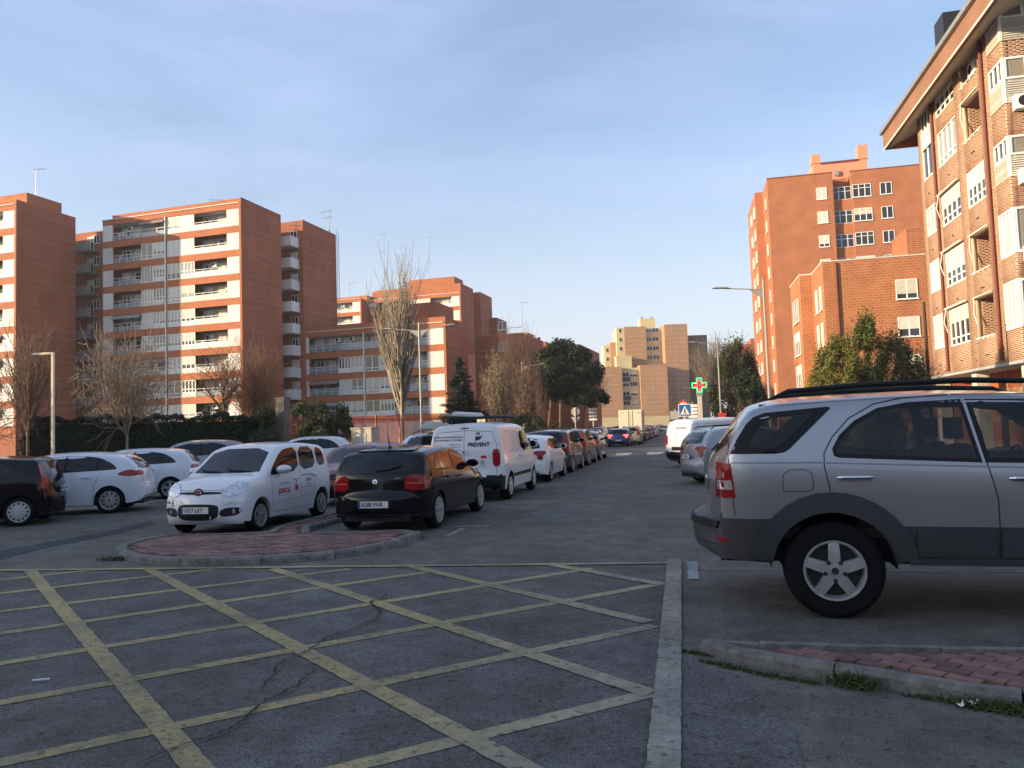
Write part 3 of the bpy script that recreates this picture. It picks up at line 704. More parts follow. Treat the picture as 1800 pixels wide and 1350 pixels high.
# ================================================================== FAR TAN BUILDING
def P229(px, D=229.): 
    q = AT(px, 740, D); return q.x, q.y
o = AT(1178, 740, 229); 
bT = thing('apartment_block', 'tall tan brick apartment building closing the far end of the street', 'apartment block', (o.x, o.y, 0), -rad(12.5)*-1)
bT.rotation_euler.z = rad(12.5)     # faces the camera squarely
k = 229/CF
def X_(px): return (px-1178)*k/1.0
def tanslab(x0, x1, y, d, z0, z1, joints=True, m=TAN, hz=2.85):
    pbox('wall', bT, x0, x1, y, y+d, z0, z1, m)
    if joints:
        n = int((z1-z0)/1.4)
        for i in range(1, n): pbox('joint_line', bT, x0+.15+RND.uniform(0, .8), x1-.15-RND.uniform(0, .8), y-.03, y-.002, z0+i*1.4-.05, z0+i*1.4+.05, TANJ)
        pbox('joint_line', bT, (x0+x1)/2-.06, (x0+x1)/2+.06, y-.045, y-.032, z0+2, z1-2, TANJ)
tanslab(X_(1053), X_(1097), 0, 9, 4.2, 19.3); pbox('base', bT, X_(1053), X_(1097), -.05, 9, 0, 4.2, TANC)
tanslab(X_(1129), X_(1177), 0, 9, 4.2, 19.6); pbox('base', bT, X_(1129), X_(1177), -.05, 9, 0, 4.2, TANC)
pbox('stair_bay', bT, X_(1097), X_(1129), 2, 9, 0, 19.0, TANC); pbox('wall', bT, X_(1042), X_(1053)-.01, 1.5, 9, 0, 18.6, TANC)
tanslab(X_(1112), X_(1152), 9.2, 9, 0, 32.4); tanslab(X_(1182), X_(1224), 6, 12, 0, 32.3)
pbox('stair_bay', bT, X_(1152), X_(1182), 11, 18, 0, 31.8, TANC); pbox('side_bay', bT, X_(1098), X_(1112)-.01, 9.6, 18, 0, 32.2, TANC)
pbox('roof_house', bT, X_(1145), X_(1173), 12, 17, 32, 35.2, mat('tan_pale', (.62, .52, .30), .85)); 
tanslab(X_(1088), X_(1098)-.01, 12, 8, 0, 28, True); pbox('side_bay', bT, X_(1076), X_(1088)-.01, 12.5, 20, 0, 27.2, TANC)
pbox('roof_house', bT, X_(1092), X_(1120), 5, 9.1, 19, 23, TANC)
pbox('rear_block', bT, X_(1224)+.1, X_(1271), 14, 24, 0, 29.6, mat('grey_brown_wall', (.17, .12, .09), .9, var=.08))
for kf in range(10):
    z = 4.2+2.85*kf
    if z < 17:
        window_unit(bT, X_(1105), 1.95, z+.7, 1.9, 1.3, panes=2, shut=RND.choice((0, .4)), sill=False); window_unit(bT, X_(1119), 1.95, z+.7, 2.2, 1.3, panes=3, shut=RND.choice((0, .5, .8)), sill=False)
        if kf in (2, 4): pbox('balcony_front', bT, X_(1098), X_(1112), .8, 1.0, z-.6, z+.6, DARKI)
    window_unit(bT, X_(1159), 10.95, z+.8, 1.8, 1.3, panes=2, shut=RND.choice((0, .4)), sill=False); window_unit(bT, X_(1171), 10.95, z+.8, 2.0, 1.3, panes=2, shut=RND.choice((0, .6)), sill=False)
    if z > 20 : window_unit(bT, X_(1105), 9.55, z+.8, .9, 1.3, panes=1)
    if z < 26 and z > 17: window_unit(bT, X_(1082), 12.45, z+.8, .9, 1.3, panes=1)
for px_, z_ in ((1150, 35.2), (1168, 35.2)): pbox('vent', bT, X_(px_)-.3, X_(px_)+.3, 13, 13.6, z_, z_+.7, GALV)
# ================================================================== RIGHT BRICK TOWERS
b1 = thing('apartment_tower', 'tall orange brick tower with salmon roof house behind the lower brick block at right', 'apartment block', (10.95, 94.8, 0))
def rb(root, pts, z0, z1, m, nm='wall'): return MB().prism(pts, z0, z1, m).build(nm, root)
rb(b1, [(0,0),(7.3,0),(7.3,2.6),(9.4,2.6),(9.4,.25),(30,.25),(30,16),(-.95,16),(-.95,5.2),(0,5.2)], 0, 30.4, BRKT2)
rb(b1, [(-.03,-.06),(7.33,-.06),(7.33,.3),(-.03,.3)], 30.4, 30.52, BRK2, 'coping')
rb(b1, [(9.3,.2),(30,.2),(30,.5),(9.3,.5)], 30.4, 30.52, BRK2, 'coping')
SAL = mat('salmon_render', (.60, .27, .17), .85, var=.05)
pbox('roof_house', b1, 5.8, 12.0, 3.5, 8, 30.4, 32.8, SAL); pbox('chimney', b1, 5.7, 6.7, 3.4, 4.5, 32.8, 33.9, SAL); pbox('chimney', b1, 11.0, 12.1, 3.4, 4.5, 32.8, 34.5, SAL)
pbox('roof_trim', b1, 6.7, 11.0, 3.42, 3.52, 32.6, 32.85, mat('maroon', (.16, .03, .04), .7))
pbox('satellite_dish', b1, 8.2, 8.7, 3.2, 3.4, 31.0, 31.6, GALV)
for k in range(9):
    z = 27.35-2.83*k
    if z < 1: break
    window_unit(b1, 6.0, -.03, z, 1.15, 1.4, shut=RND.choice((1, 1, .75)), panes=2)
    window_unit(b1, 13.05, .22, z, 1.25, 1.4, shut=RND.choice((0, .0, .8)), panes=2)
    pbox('parapet', b1, 7.3, 9.4, .55, .7, z-1.35, z-.1, BRKT2); pbox('balcony_floor', b1, 7.3, 9.4, .7, 2.6, z-1.35, z-1.2, BRKT2)
    window_unit(b1, 8.35, .62, z-.1, 2.05, 1.55, panes=3, shut=RND.choice((0, 0, .7)), frame=METW, sill=False, low=1.0)
    window_unit(b1, 10.45, .22, z-.05, 2.0, 1.5, panes=3, shut=RND.choice((0, .5, 0)), sill=True, low=1.05)
    window_unit(b1, -.03, 2.6, z, .9, 1.45, face='x', shut=RND.choice((0, .7)), panes=1)
    window_unit(b1, -.98, 7.0, z, 1.8, 1.5, face='x', shut=RND.choice((0, .7)), panes=2)
    window_unit(b1, -.98, 11.0, z, 1.8, 1.5, face='x', shut=RND.choice((0, .7)), panes=2)
b2 = thing('apartment_block', 'lower orange brick block with roller shutters behind the yellow-green shrub', 'apartment block', (10.95, 62.6, 0))
rb(b2, [(0,0),(14,0),(14,11),(-.95,11),(-.95,5.1),(0,5.1)], 0, 13.7, BRKL)
MB().prism([(-.05,-.05),(14,-.05),(14,.2),(-.05,.2)], 13.7, 13.8, CREAM).build('coping', b2); MB().box(-.05, .1, .2, 5.1, 13.7, 13.8, CREAM).box(-1.0, -.85, 5.05, 11, 13.7, 13.8, CREAM).box(-.85, .1, 5.05, 5.25, 13.7, 13.8, CREAM).build('coping', b2)
MB().tube([(.95, -.09, .2), (.95, -.09, 13.6)], .09, PIPE, 8).build('downpipe', b2)
for k in range(4):
    z = 10.55-2.85*k-.1
    window_unit(b2, 5.85, -.03, z, 1.5, 1.5, shut=(.75, .62, .5, .4)[k], panes=2)
    window_unit(b2, -.03, 1.4, z-.3, .75, 1.9, face='x', panes=1, glass=CREAM); window_unit(b2, -.03, 3.3, z-.3, .75, 1.9, face='x', panes=1, glass=CREAM)
    window_unit(b2, -.98, 8.2, z-.4, 3.0, 2.0, face='x', panes=3, shut=RND.choice((0, .4)))
# rooftops bits between
pbox('roof_wall', b2, 6.3, 9.5, .8, 5, 13.7, 16.0, BRKT)
# brown low building far right-centre (x 1305-1330)
q = AT(1318, 740, 140); bJ = thing('apartment_block', 'shaded brown brick block far down the right side of the street', 'apartment block', (q.x, q.y, 0))
pbox('wall', bJ, -1.2, 9, 0, 16, 0, 15.8, TERR); 
for k in range(4): window_unit(bJ, -1.23, 4, 2+2.85*k, 2, 1.4, face='x'); window_unit(bJ, .2, -.03, 2+2.85*k, 1.2, 1.3)
pbox('roof_step', bJ, .9, 9, .3, 9, 15.8, 16.8, TERR)
# ================================================================== NEAR RIGHT BUILDING (brick facade parallel to the street)
FX = 12.3
b3 = thing('apartment_building', 'near orange brick apartment building with deep eaves and white windows at the right edge', 'apartment building', (FX, 31.7, 0))
# local: x from facade inwards, y from near corner (0) to far end (12.4); facade faces -x
YF = 12.4; ZB, ZT = 3.6, 17.4
SOFF = mat('soffit', (.42, .36, .28), .9, var=.1)
# openings on facade: (y0,y1,z0,z1)
FL = [4.8, 7.58, 10.45, 13.25, 15.65]
def yy(Y): return Y-31.7
op = []
FH3 = [1.7, 1.6, 1.45, 1.65, 1.55]
for i, z in enumerate(FL):
    h = FH3[i]
    op.append((yy(36.85), yy(39.35), z, z+h, 'L', i)); op.append((yy(34.05), yy(36.05 if i != 2 else 36.0), z-.05, z+h+.02, 'W' if i == 2 else 'B', i))
    op.append((yy(40.2), yy(41.65), z+.1, z+h+.02, 'b', i))
    op.append((0.0, yy(33.0), z+.0, z+h+.1, 'C', i))
# mortar-coloured backing wall in pieces around the openings (columns x floors grid)
ys = sorted(set([0.0, 10.5]+[v for o_ in op for v in o_[:2]])); 
def free(y0, y1, z0, z1):
    return not any(y0 < o_[1]-1e-4 and y1 > o_[0]+1e-4 and z0 < o_[3]-1e-4 and z1 > o_[2]+1e-4 for o_ in op)
bk = []
for i in range(len(ys)-1):
    y0, y1 = ys[i], ys[i+1]; zs = [ZB]+sorted(v for o_ in op if o_[0] <= y0+1e-4 and o_[1] >= y1-1e-4 for v in o_[2:4])+[ZT]
    for j in range(0, len(zs), 2):
        if zs[j+1]-zs[j] > .02: bk.append((.005, .25, y0, y1, zs[j], zs[j+1]))
link('mortar_wall', boxes_mesh('mortar_wall', bk, MORT), b3)
# bricks of the main facade as real courses
rh, bw = .0705, .262
B = []; mi = []; rr = random.Random(4)
z = ZB; row = 0
while z < ZT-.05:
    # free spans on this course
    cuts = sorted((o_[0], o_[1]) for o_ in op if o_[2] < z+rh*.6 and o_[3] > z+rh*.4)
    spans = []; c = 0.0
    for a, b_ in cuts:
        if a > c+.01: spans.append((c, a))
        c = max(c, b_)
    if c < 10.5: spans.append((c, 10.5))
    for a, b_ in spans:
        y = a-((a+row % 2*bw/2) % bw)
        while y < b_:
            y0 = max(a, y+.006); y1 = min(b_, y+bw-.006)
            if y1-y0 > .03: B.append((0+rr.uniform(-.003, .002), .03, y0, y1, z+.011, z+rh-.011)); mi.append(0 if rr.random() < .93 else 1)
            y += bw
    z += rh; row += 1
link('brick', boxes_mesh('bricks', B, [BRK, BRK2], mi), b3, kind='stuff')
# recessed far bay
pbox('far_bay_wall', b3, .9, 4, 10.5, 12.4, 0, ZT-.6, BRKT); pbox('return_wall', b3, .252, .9, 10.25, 10.5, ZB, ZT-.3, BRKT)
# end face (towards the camera) built brick by brick
pbox('end_wall', b3, .251, 9, .0, .25, ZB, ZT, MORT)
cnt = 0; Bs = []
bm1 = MB().box(-.5, .5, -.5, .5, -.5, .5, BRK).mesh('brick'); bm2 = MB().box(-.5, .5, -.5, .5, -.5, .5, BRK2).mesh('brick')
cells = []
z = ZB; row = 0
while z < ZT-.05:
    if not any(z < o_[3]-.02 and z+rh > o_[2]+.02 for o_ in op if o_[4] == 'C'):
        x = (-bw/2 if row % 2 else 0)
        while x < 3.0:
            a, b_ = max(0.032, x+.006), min(3.0, x+bw-.006)
            if b_-a > .04: cells.append((a, b_, z))
            x += bw
    z += rh; row += 1
cells.sort(key=lambda c: c[0]*3+c[2]*.5)
for a, b_, z in cells[:300]: link('brick', rr.choice((bm1, bm1, bm1, bm2)), b3, ((a+b_)/2, .003+rr.uniform(-.002, .002), z+rh/2), (0, 0, 0), (b_-a, .026, rh-.022))
link('brick', boxes_mesh('bricks', [(a, b_, -.006, .02, z+.011, z+rh-.011) for a, b_, z in cells[300:]], BRK), b3, kind='stuff')
# body behind
pbox('core', b3, 1.6, 9, .3, 12.2, 0, ZT-.2, BRKT)
def xbox(nm, root, y0, y1, z0, z1, x0, x1, m): return pbox(nm, root, x0, x1, y0, y1, z0, z1, m)
ACP = [3, 1, 0]
for (y0, y1, z0, z1, k, i) in op:
    yc = (y0+y1)/2
    if k == 'L':
        window_unit(b3, .05, yc, z0, y1-y0, z1-z0, face='x', panes=4, shut=(.38, .6, .45, 0, .55)[i], low=.35, sill=False, glass=GLASSC if i == 3 else GLASS, fr=.07)
        if i in (0, 1, 2): 
            aw = MB(); aw.tube([(-.12, y0-.05, z1+.08), (-.12, y1+.1, z1+.08)], .055, CREAM, 8); aw.tube([(-.12, y1-.05, z1+.08), (-.25, y1-.1, z1-.55), (-.1, y1-.08, z1-1.05)], .018, WHITE2, 6); aw.build('awning_roller', b3)
    elif k == 'W':
        window_unit(b3, .05, yc, z0, y1-y0, z1-z0, face='x', panes=4, shut=.5, low=.35, sill=False, fr=.07)
    elif k == 'b':
        window_unit(b3, .05, yc, z0, y1-y0, z1-z0, face='x', panes=(4, 3, 3, 2, 3)[i], sill=False, glass=(GLASSC, CREAM, GLASSC, GLASS, GLASS)[i], fr=.07)
        if i == 4: pbox('louvre_panel', b3, -.02, .04, y0, y1, z0-.9, z0, WHITE)
    elif k == 'B':
        # open balcony: brick back and side walls, dark ceiling, handrail
        pbox('balcony_back', b3, 1.45, 1.55, y0, y1, z0, z1, BRKT); pbox('balcony_floor', b3, .25, 1.5, y0, y1, z0-.15, z0-.002, GREYB)
        pbox('balcony_ceiling', b3, .25, 1.5, y0, y1, z1+.002, z1+.15, mat('ceiling_brown', (.16, .12, .09), .9))
        bb = []; zz = z0; r2 = 0
        while zz < z1-.03:
            x = .26-(bw/2 if r2 % 2 else 0)
            while x < 1.44:
                a, b_ = max(.26, x+.007), min(1.44, x+bw-.007)
                if b_-a > .05: bb.append((a, b_, y1-.008, y1+.03, zz+.011, min(z1, zz+rh)-.011))
                x += bw
            zz += rh; r2 += 1
        link('brick', boxes_mesh('bricks', bb, BRK), b3, kind='stuff'); pbox('balcony_side', b3, .25, 1.5, y1, y1+.1, z0, z1, MORT); pbox('balcony_side', b3, .25, 1.5, y0-.1, y0, z0, z1, MORT)
        m = MB(); m.tube([(-.03, y0, z0+.06), (-.03, y1, z0+.06)], .028, WHITE2, 6)
        for t in range(4): yq = y0+(y1-y0)*(t+.5)/4; m.tube([(-.03, yq, z0-.03), (-.03, yq, z0+.06)], .02, WHITE2, 5)
        m.build('handrail', b3)
        aw = MB(); aw.tube([(-.06, y0, z1+.02), (-.06, y1, z1+.02)], .045, CREAM, 8); aw.tube([(-.06, y1-.12, z1), (-.12, y1-.18, z1-.6), (-.04, y1-.25, z1-1.1)], .02, WHITE2, 6)
        aw.build('awning_roller', b3)
        if i == 4:
            acunit(b3, .45, yc, z0+.25, face='x'); 
            MB().add([(-.05,y0,z1+.02),(-.05,y1,z1+.02),(-.02,y1,z1-.35),(-.02,y0,z1-.35)], [(0,1,2,3)], AWNG).build('awning', b3)
    elif k == 'C':
        hh = z1-z0; slat = i in (2, 3, 4)
        window_unit(b3, .02, yc, z0+(.0 if not slat else hh*.52), y1-y0, hh*(1 if not slat else .48), face='x', panes=4 if not slat else 3, sill=False, glass=GLASSC if i in (0, 1) else GLASS, fr=.08)
        window_unit(b3, 1.55, -.02, z0+(.0 if not slat else hh*.52), 3.0, hh*(1 if not slat else .48), face='y', panes=4, sill=False, glass=GLASSC, fr=.08)
        if slat:
            n = int(hh*.52/.085)
            for s in range(n): 
                pbox('slat', b3, -.03, .0, y0+.05, y1-.05, z0+s*.085+.01, z0+s*.085+.062, CREAM, rot=(0, rad(0), 0)); pbox('slat', b3, .06, 3.0, -.05, -.02, z0+s*.085+.01, z0+s*.085+.062, CREAM)
            pbox('infill', b3, .01, .04, y0, y1, z0, z0+hh*.52, CREAM); pbox('infill', b3, .05, 3.0, .0, .03, z0, z0+hh*.52, CREAM)
        pbox('corner_post', b3, -.04, .06, -.06, .04, z0, z1, WHITE2)
        if i in (1, 2, 3): acunit(b3, .65, -.02, z0-.35, face='y')
for py_ in (8.0, 1.75): MB().tube([(-.08, py_, ZB+.1), (-.08, py_, ZT-.2)], .065, PIPE, 10).build('downpipe', b3)
for k_, z_ in enumerate((15.2, 10.0, 7.3)): acunit(b3, .85, 11.3, z_-.3, face='x')
for i, z_ in enumerate(FL): window_unit(b3, .88, 11.5, z_+.1, 1.0, 1.7, face='x', panes=1, shut=1 if i < 4 else .8, sill=True)
for i in range(16): 
    m = MB(); m.lathe([(.0, -.06), (.03, -.06), (.03, 0)], DARKM, 6, 'x'); m.build('vent_pipe', b3, loc=(-.003, [3.4, 6.3, 9.2, 3.2][i % 4], [4.2, 7.0, 9.9, 12.7][i//4]-.15))
FASC = brick_mat('fascia_brick', (.25, .115, .07), (.21, .095, .055), (.34, .20, .13), bw=.26, rh=.075, msize=.012)
# eaves: brick fascia with metal gutter and sloping soffit
MB().add([(-.9,-2.2,16.3),(-.9,13.4,16.3),(-.9,13.4,17.2),(-.9,-2.2,17.2),(-.72,-2.2,16.3),(-.72,13.4,16.3),(-.72,13.4,17.2),(-.72,-2.2,17.2)], [(0,3,2,1),(4,5,6,7),(1,2,6,5),(0,4,7,3),(0,1,5,4),(3,7,6,2)], FASC).build('fascia', b3)
MB().box(-.72, 9, 13.2, 13.4, 16.3, 17.2, BRKT).build('fascia', b3)
MB().add([(-.70,-2.1,16.31),(-.70,13.2,16.31),(1.7,13.2,17.38),(1.7,-2.1,17.38),(9,13.2,17.38),(9,12.42,17.38),(1.7,12.42,17.38)], [(0,1,2,3)], SOFF).build('soffit', b3)
MB().box(-.98, 9, -2.2, 13.48, 17.24, 17.34, GALV).box(-1.06, -.90, -2.2, 13.48, 17.16, 17.36, GALV).build('gutter', b3)
pbox('roof_slab', b3, -.7, 9, -2.0, 13.1, 17.4, 17.6, SOFF)
pbox('soffit_trim', b3, -.93, -.9, -2.2, 13.4, 16.24, 16.33, CREAM)
pbox('chimney', b3, 2.8, 4.3, 15.3-1.2, 16.6-1.2, 17, 22.6, BRKT); pbox('chimney_cap', b3, 2.7, 4.4, 15.2-1.2, 16.7-1.2, 22.6, 23.9, DARKM)
# ground floor: shaded arcade with shopfront pieces
pbox('arcade_ceiling', b3, .0, 4, .0, 12.4, ZB-.12, ZB-.003, GREYB)
pbox('shopfront', b3, 3.6, 3.9, -3, 12.4, 0, ZB-.15, GREYB)
for yq in (.4, 5.6, 10.6): pbox('pillar', b3, .3, .8, yq, yq+.6, 0, ZB-.13, CREAM)
window_unit(b3, 3.55, 4.0, 1.6, 3.2, 1.5, face='x', panes=3, glass=GLASSB); window_unit(b3, 3.55, 8.4, 1.6, 3.0, 1.5, face='x', panes=3, glass=GLASSB)
pbox('shop_sign', b3, 3.3, 3.5, 6.0, 9.6, 3.0, 3.3, mat('shop_green', (.03, .22, .10), .6)); pbox('shop_sign', b3, 3.3, 3.5, 1.2, 3.4, 2.95, 3.35, CREAM)
# the block behind the photographer whose long shadow covers the foreground
tdir = Vector((.881, .473, 0)); qd = Vector((-.473, .881, 0))
cc = tdir*-78+qd*-14
bS = thing('apartment_building', 'brick apartment block behind the camera that shades the foreground', 'apartment block', (cc.x, cc.y, 0), math.atan2(tdir.y, tdir.x))
pbox('wall', bS, -7, 7, -46, 47, 0, 18.8, TERR)
for j in range(20):
    for k in range(6): window_unit(bS, 7.05, -43+j*4.6, 2.2+3*k, 1.8, 1.4, panes=2, shut=RND.choice((0, .5))).rotation_euler.z = math.pi/2

bK = thing('apartment_building', 'brick apartment block across the junction behind the camera', 'apartment block', (20, -62, 0))
pbox('wall', bK, -48, 45, -10, 0, 0, 17.5, TERR)  # unseen block, added so the car paint mirrors something darker than sky
for j in range(20):
    for k in range(5): window_unit(bK, -45+j*4.6, .05, 2.2+3*k, 1.8, 1.4, panes=2, shut=RND.choice((0, .5))).rotation_euler.z = math.pi
# ================================================================== TREES AND PLANTS
BARK = mat('bark_pale', (.20, .155, .115), .9, var=.3, vscale=6)
BARK2 = mat('bark_brown', (.13, .08, .055), .9, var=.3, vscale=6)
BARK3 = mat('bark_poplar', (.24, .20, .155), .9, var=.25, vscale=4)
def leafmat(name, c, c2):
    m = mat(name, c, .7, col2=c2, vscale=1.4, spec=.3, detail=3); return m
LF_D = leafmat('leaf_dark', (.012, .022, .010), (.035, .05, .022))
LF_H = leafmat('leaf_hedge', (.014, .020, .010), (.03, .038, .018))
LF_O = leafmat('leaf_oleander', (.035, .05, .02), (.10, .11, .045))
LF_Y = leafmat('leaf_yellowgreen', (.09, .11, .02), (.22, .19, .045))
LF_G = leafmat('leaf_green', (.03, .05, .015), (.09, .11, .035))
LF_B = leafmat('leaf_brown_dry', (.16, .10, .05), (.32, .23, .13))
LF_P = leafmat('leaf_pine', (.010, .020, .012), (.028, .045, .022))
GRS = leafmat('weed_green', (.03, .05, .012), (.08, .10, .03))
def branches(rr, H, trunk_h, r0_, spread, levels, nb, up=.5, curl=.25, crown=None, start=Vector((0, 0, 0)), lean=(0, 0), twig=.006, len0=None, ratio=.66):
    """returns trunk segments and crown segments as (p, q, r1, r2)"""
    T = []; S = []
    p = start.copy(); d = Vector((lean[0], lean[1], 1)).normalized(); n = 6; r = r0_
    for i in range(n):
        q = p+d*trunk_h/n; d = (d+Vector((rr.uniform(-1, 1), rr.uniform(-1, 1), 0))*.05).normalized(); r2 = r0_*(1-.3*(i+1)/n); T.append((p, q, r, r2)); p, r = q, r2
    def grow(p, d, L, r, lev):
        k = 4 if lev > 1 else 3; pts = [p]; 
        for i in range(k):
            d2 = (d+Vector((rr.uniform(-1, 1), rr.uniform(-1, 1), rr.uniform(-1, 1)))*curl+Vector((0, 0, up*.12))).normalized()
            q = p+d2*L/k; ra = r*(1-.55*i/k); rb_ = r*(1-.55*(i+1)/k); S.append((p, q, max(twig, ra), max(twig*.8, rb_)))
            if lev > 0:
                for _ in range(nb[lev] if rr.random() < .9 else nb[lev]+1):
                    if i == 0 and lev < levels-1 and rr.random() < .5: continue
                    a = rr.uniform(0, 6.28); side = d2.cross(Vector((math.cos(a), math.sin(a), .3))).normalized()
                    nd = (d2*(1-spread)+side*spread+Vector((0, 0, up*.3))).normalized()
                    grow(p.lerp(q, rr.uniform(.3, 1)), nd, L*rr.uniform(.8, 1.1)*ratio, max(twig, rb_*.62), lev-1)
            p, d = q, d2
    L0 = len0 or (H-trunk_h)*.62
    m = nb[levels]
    for i in range(m):
        a = 6.283*i/m+rr.uniform(-.5, .5); tilt = rr.uniform(.1, 1)*spread*1.3 if i else .05
        dd = Vector((math.cos(a)*tilt, math.sin(a)*tilt, 1)).normalized()
        grow(p-Vector((0, 0, rr.uniform(0, trunk_h*.12))), dd, L0*rr.uniform(.85, 1.1), r*.75, levels-1)
    return T, S
def segmesh(name, S, m, k=3):
    n = len(S); P = np.array([tuple(s[0]) for s in S]); Q = np.array([tuple(s[1]) for s in S]); R1 = np.array([s[2] for s in S]); R2 = np.array([s[3] for s in S])
    D = Q-P; D /= np.linalg.norm(D, axis=1)[:, None]+1e-9
    ref = np.where(np.abs(D[:, 2:3]) < .9, [[0, 0, 1.]], [[1., 0, 0]]); A = np.cross(D, ref); A /= np.linalg.norm(A, axis=1)[:, None]; Bv = np.cross(D, A)
    V = []
    for (c, rads) in ((P, R1), (Q, R2)):
        for j in range(k):
            t = 2*math.pi*j/k; V.append(c+(A*math.cos(t)+Bv*math.sin(t))*rads[:, None])
    V = np.stack(V, 1).reshape(-1, 3)
    f = np.array([(j, (j+1) % k, k+(j+1) % k, k+j) for j in range(k)]); F = (f[None]+(np.arange(n)*2*k)[:, None, None]).reshape(-1, 4)
    return fastmesh(name, V, F, m)
def leaves(name, C, size, m, seed, flat=0.0, aspect=.5, mi=None):
    rs = np.random.RandomState(seed); C = np.asarray(C); n = len(C)
    A = rs.normal(size=(n, 3)); A[:, 2] *= (1-flat); A /= np.linalg.norm(A, axis=1)[:, None]; Bv = np.cross(A, rs.normal(size=(n, 3))); Bv /= np.linalg.norm(Bv, axis=1)[:, None]
    s = size*rs.uniform(.5, 1.3, n)[:, None]
    V = np.stack([C-A*s, C-Bv*s*aspect, C+A*s, C+Bv*s*aspect], 1).reshape(-1, 3)
    return fastmesh(name, V, np.arange(4*n).reshape(-1, 4), m, mi)
def blob_points(rs, n, c, r, shell=.55):
    d = rs.normal(size=(n, 3)); d /= np.linalg.norm(d, axis=1)[:, None]; k = (shell+(1-shell)*rs.uniform(0, 1, (n, 1))**.5)
    return np.array(c)+d*np.array(r)*k*rs.uniform(.82, 1.08, (n, 1))
def clumpy(rs, centres, n_each, r):
    return np.concatenate([blob_points(rs, n_each, c, (r*rs.uniform(.6, 1.3),)*3, .2) for c in centres])
def bare_tree(label, x, y, H, th, seed, r=.09, spread=.5, levels=3, nb=(0, 2, 3, 5), up=.6, m=BARK, curl=.25, twig=.007, lean=(0, 0), lf=None, ratio=.66, len0=None, z=0, R=None, name='bare_tree', group=None, cat='tree'):
    rr = random.Random(seed); T, S = branches(rr, H, th, r, spread, levels, nb, up, curl, twig=twig, lean=lean, ratio=ratio, len0=len0)
    # scale the crown to the wanted height and radius
    zs_ = sorted(s[1].z for s in S); top = zs_[int(len(zs_)*.995)]; base = th; k = (H-base)/(top-base); kr = 1
    if R:
        rs_ = sorted(math.hypot(s[1].x-lean[0]*th, s[1].y) for s in S); kr = R/rs_[int(len(rs_)*.95)]
    f = lambda p: Vector((p.x*kr, p.y*kr, base+(p.z-base)*k)) if p.z > base else Vector((p.x*(1+(kr-1)*max(0, p.z/base)**3), p.y*(1+(kr-1)*max(0, p.z/base)**3), p.z))
    S = [(f(a), f(b), c, d) for a, b, c, d in S]; T = [(f(a), f(b), c, d) for a, b, c, d in T]
    t = thing(name, label, cat, (x, y, z), 0, group)
    link('trunk', segmesh('trunk', T, m, 8), t); link('crown', segmesh('crown', S, m, 3), t)
    if lf:
        rs = np.random.RandomState(seed); ends = np.array([tuple(s[1]) for s in S]); pick = ends[rs.randint(0, len(ends), lf[1])]+rs.normal(size=(lf[1], 3))*lf[3]
        link('foliage', leaves('foliage', pick, lf[2], lf[0], seed), t)
    return t
def xy(px, D): q = AT(px, 745, D); return q.x, q.y
bare_tree('bare tree with upright twigs beside the white modern lamp, leftmost standing tree', *xy(50, 38), 7.8, 2.3, 41, R=1.6, r=.085, spread=.42, levels=3, nb=(0, 2, 3, 8), up=1.3, m=BARK2, curl=.18, twig=.012, ratio=.62)
bare_tree('bare tree tip entering at the left edge in front of the pale wall', *xy(-14, 36), 5.2, 1.7, 42, r=.07, spread=.7, levels=3, nb=(0, 2, 3, 5), up=.2, m=BARK2)
bare_tree('pale barked bare tree with a wide tangled crown in front of the hedge, thicker trunk', *xy(221, 41), 8.2, 2.2, 43, R=2.9, r=.10, spread=.55, levels=3, nb=(0, 3, 3, 7), up=.1, m=BARK, curl=.5, twig=.013, lean=(.08, 0))
bare_tree('slim bare tree just right of the wide tangled one, sharing its crown', *xy(236, 43), 6.0, 2.0, 44, R=1.7, r=.07, spread=.6, levels=3, nb=(0, 3, 3, 5), up=.3, m=BARK, curl=.42, twig=.011)
bare_tree('dark sparse bare tree with long arching branches right of the two pale ones', *xy(264, 46), 7.6, 2.6, 45, r=.085, spread=.75, levels=3, nb=(0, 2, 2, 4), up=.15, m=BARK2, curl=.3, twig=.010, lean=(.02, 0))
bare_tree('sparse bare tree with forked upright branches before the sunlit balconies', *xy(391, 50), 8.2, 3.5, 46, R=2.1, r=.11, spread=.5, levels=3, nb=(0, 2, 3, 5), up=.8, m=BARK2, curl=.2, twig=.010)
bare_tree('dense brown twiggy tree in front of the panelled side wall of the wide tower', *xy(440, 52), 8.4, 2.2, 47, R=2.1, r=.11, spread=.55, levels=3, nb=(0, 3, 5, 8), up=.5, m=mat('bark_russet', (.19, .10, .06), .9, var=.3, vscale=5), curl=.22, twig=.009)
bare_tree('tall bare poplar with two fanning stems standing behind the red fence', *xy(706, 62), 16.3, 3.2, 48, R=2.3, r=.30, spread=.34, levels=3, nb=(0, 2, 3, 8), up=1.2, m=BARK3, curl=.11, twig=.016, ratio=.55, len0=9, cat='poplar', name='poplar_tree')
bare_tree('tree with clinging dry pale leaves right of the fir', *xy(884, 60), 7.6, 1.9, 49, R=1.6, r=.17, spread=.62, levels=3, nb=(0, 3, 4, 6), up=.5, m=BARK, curl=.3, twig=.011, lf=(LF_B, 3200, .08, .10), lean=(.15, 0), name='dry_leaved_tree')
bare_tree('bare tree with a fine rounded crown against the sky behind the dry leaved tree', *xy(915, 92), 14.2, 4.5, 50, R=3.0, r=.2, spread=.55, levels=3, nb=(0, 4, 4, 7), up=.6, m=BARK2, curl=.25, twig=.014)
bare_tree('drooping bare tree between the dry leaved tree and the stone pine', *xy(940, 75), 9.0, 2.6, 51, R=2.0, r=.15, spread=.65, levels=3, nb=(0, 4, 4, 7), up=.1, m=BARK2, curl=.35, twig=.013, lf=(LF_B, 900, .08, .1))
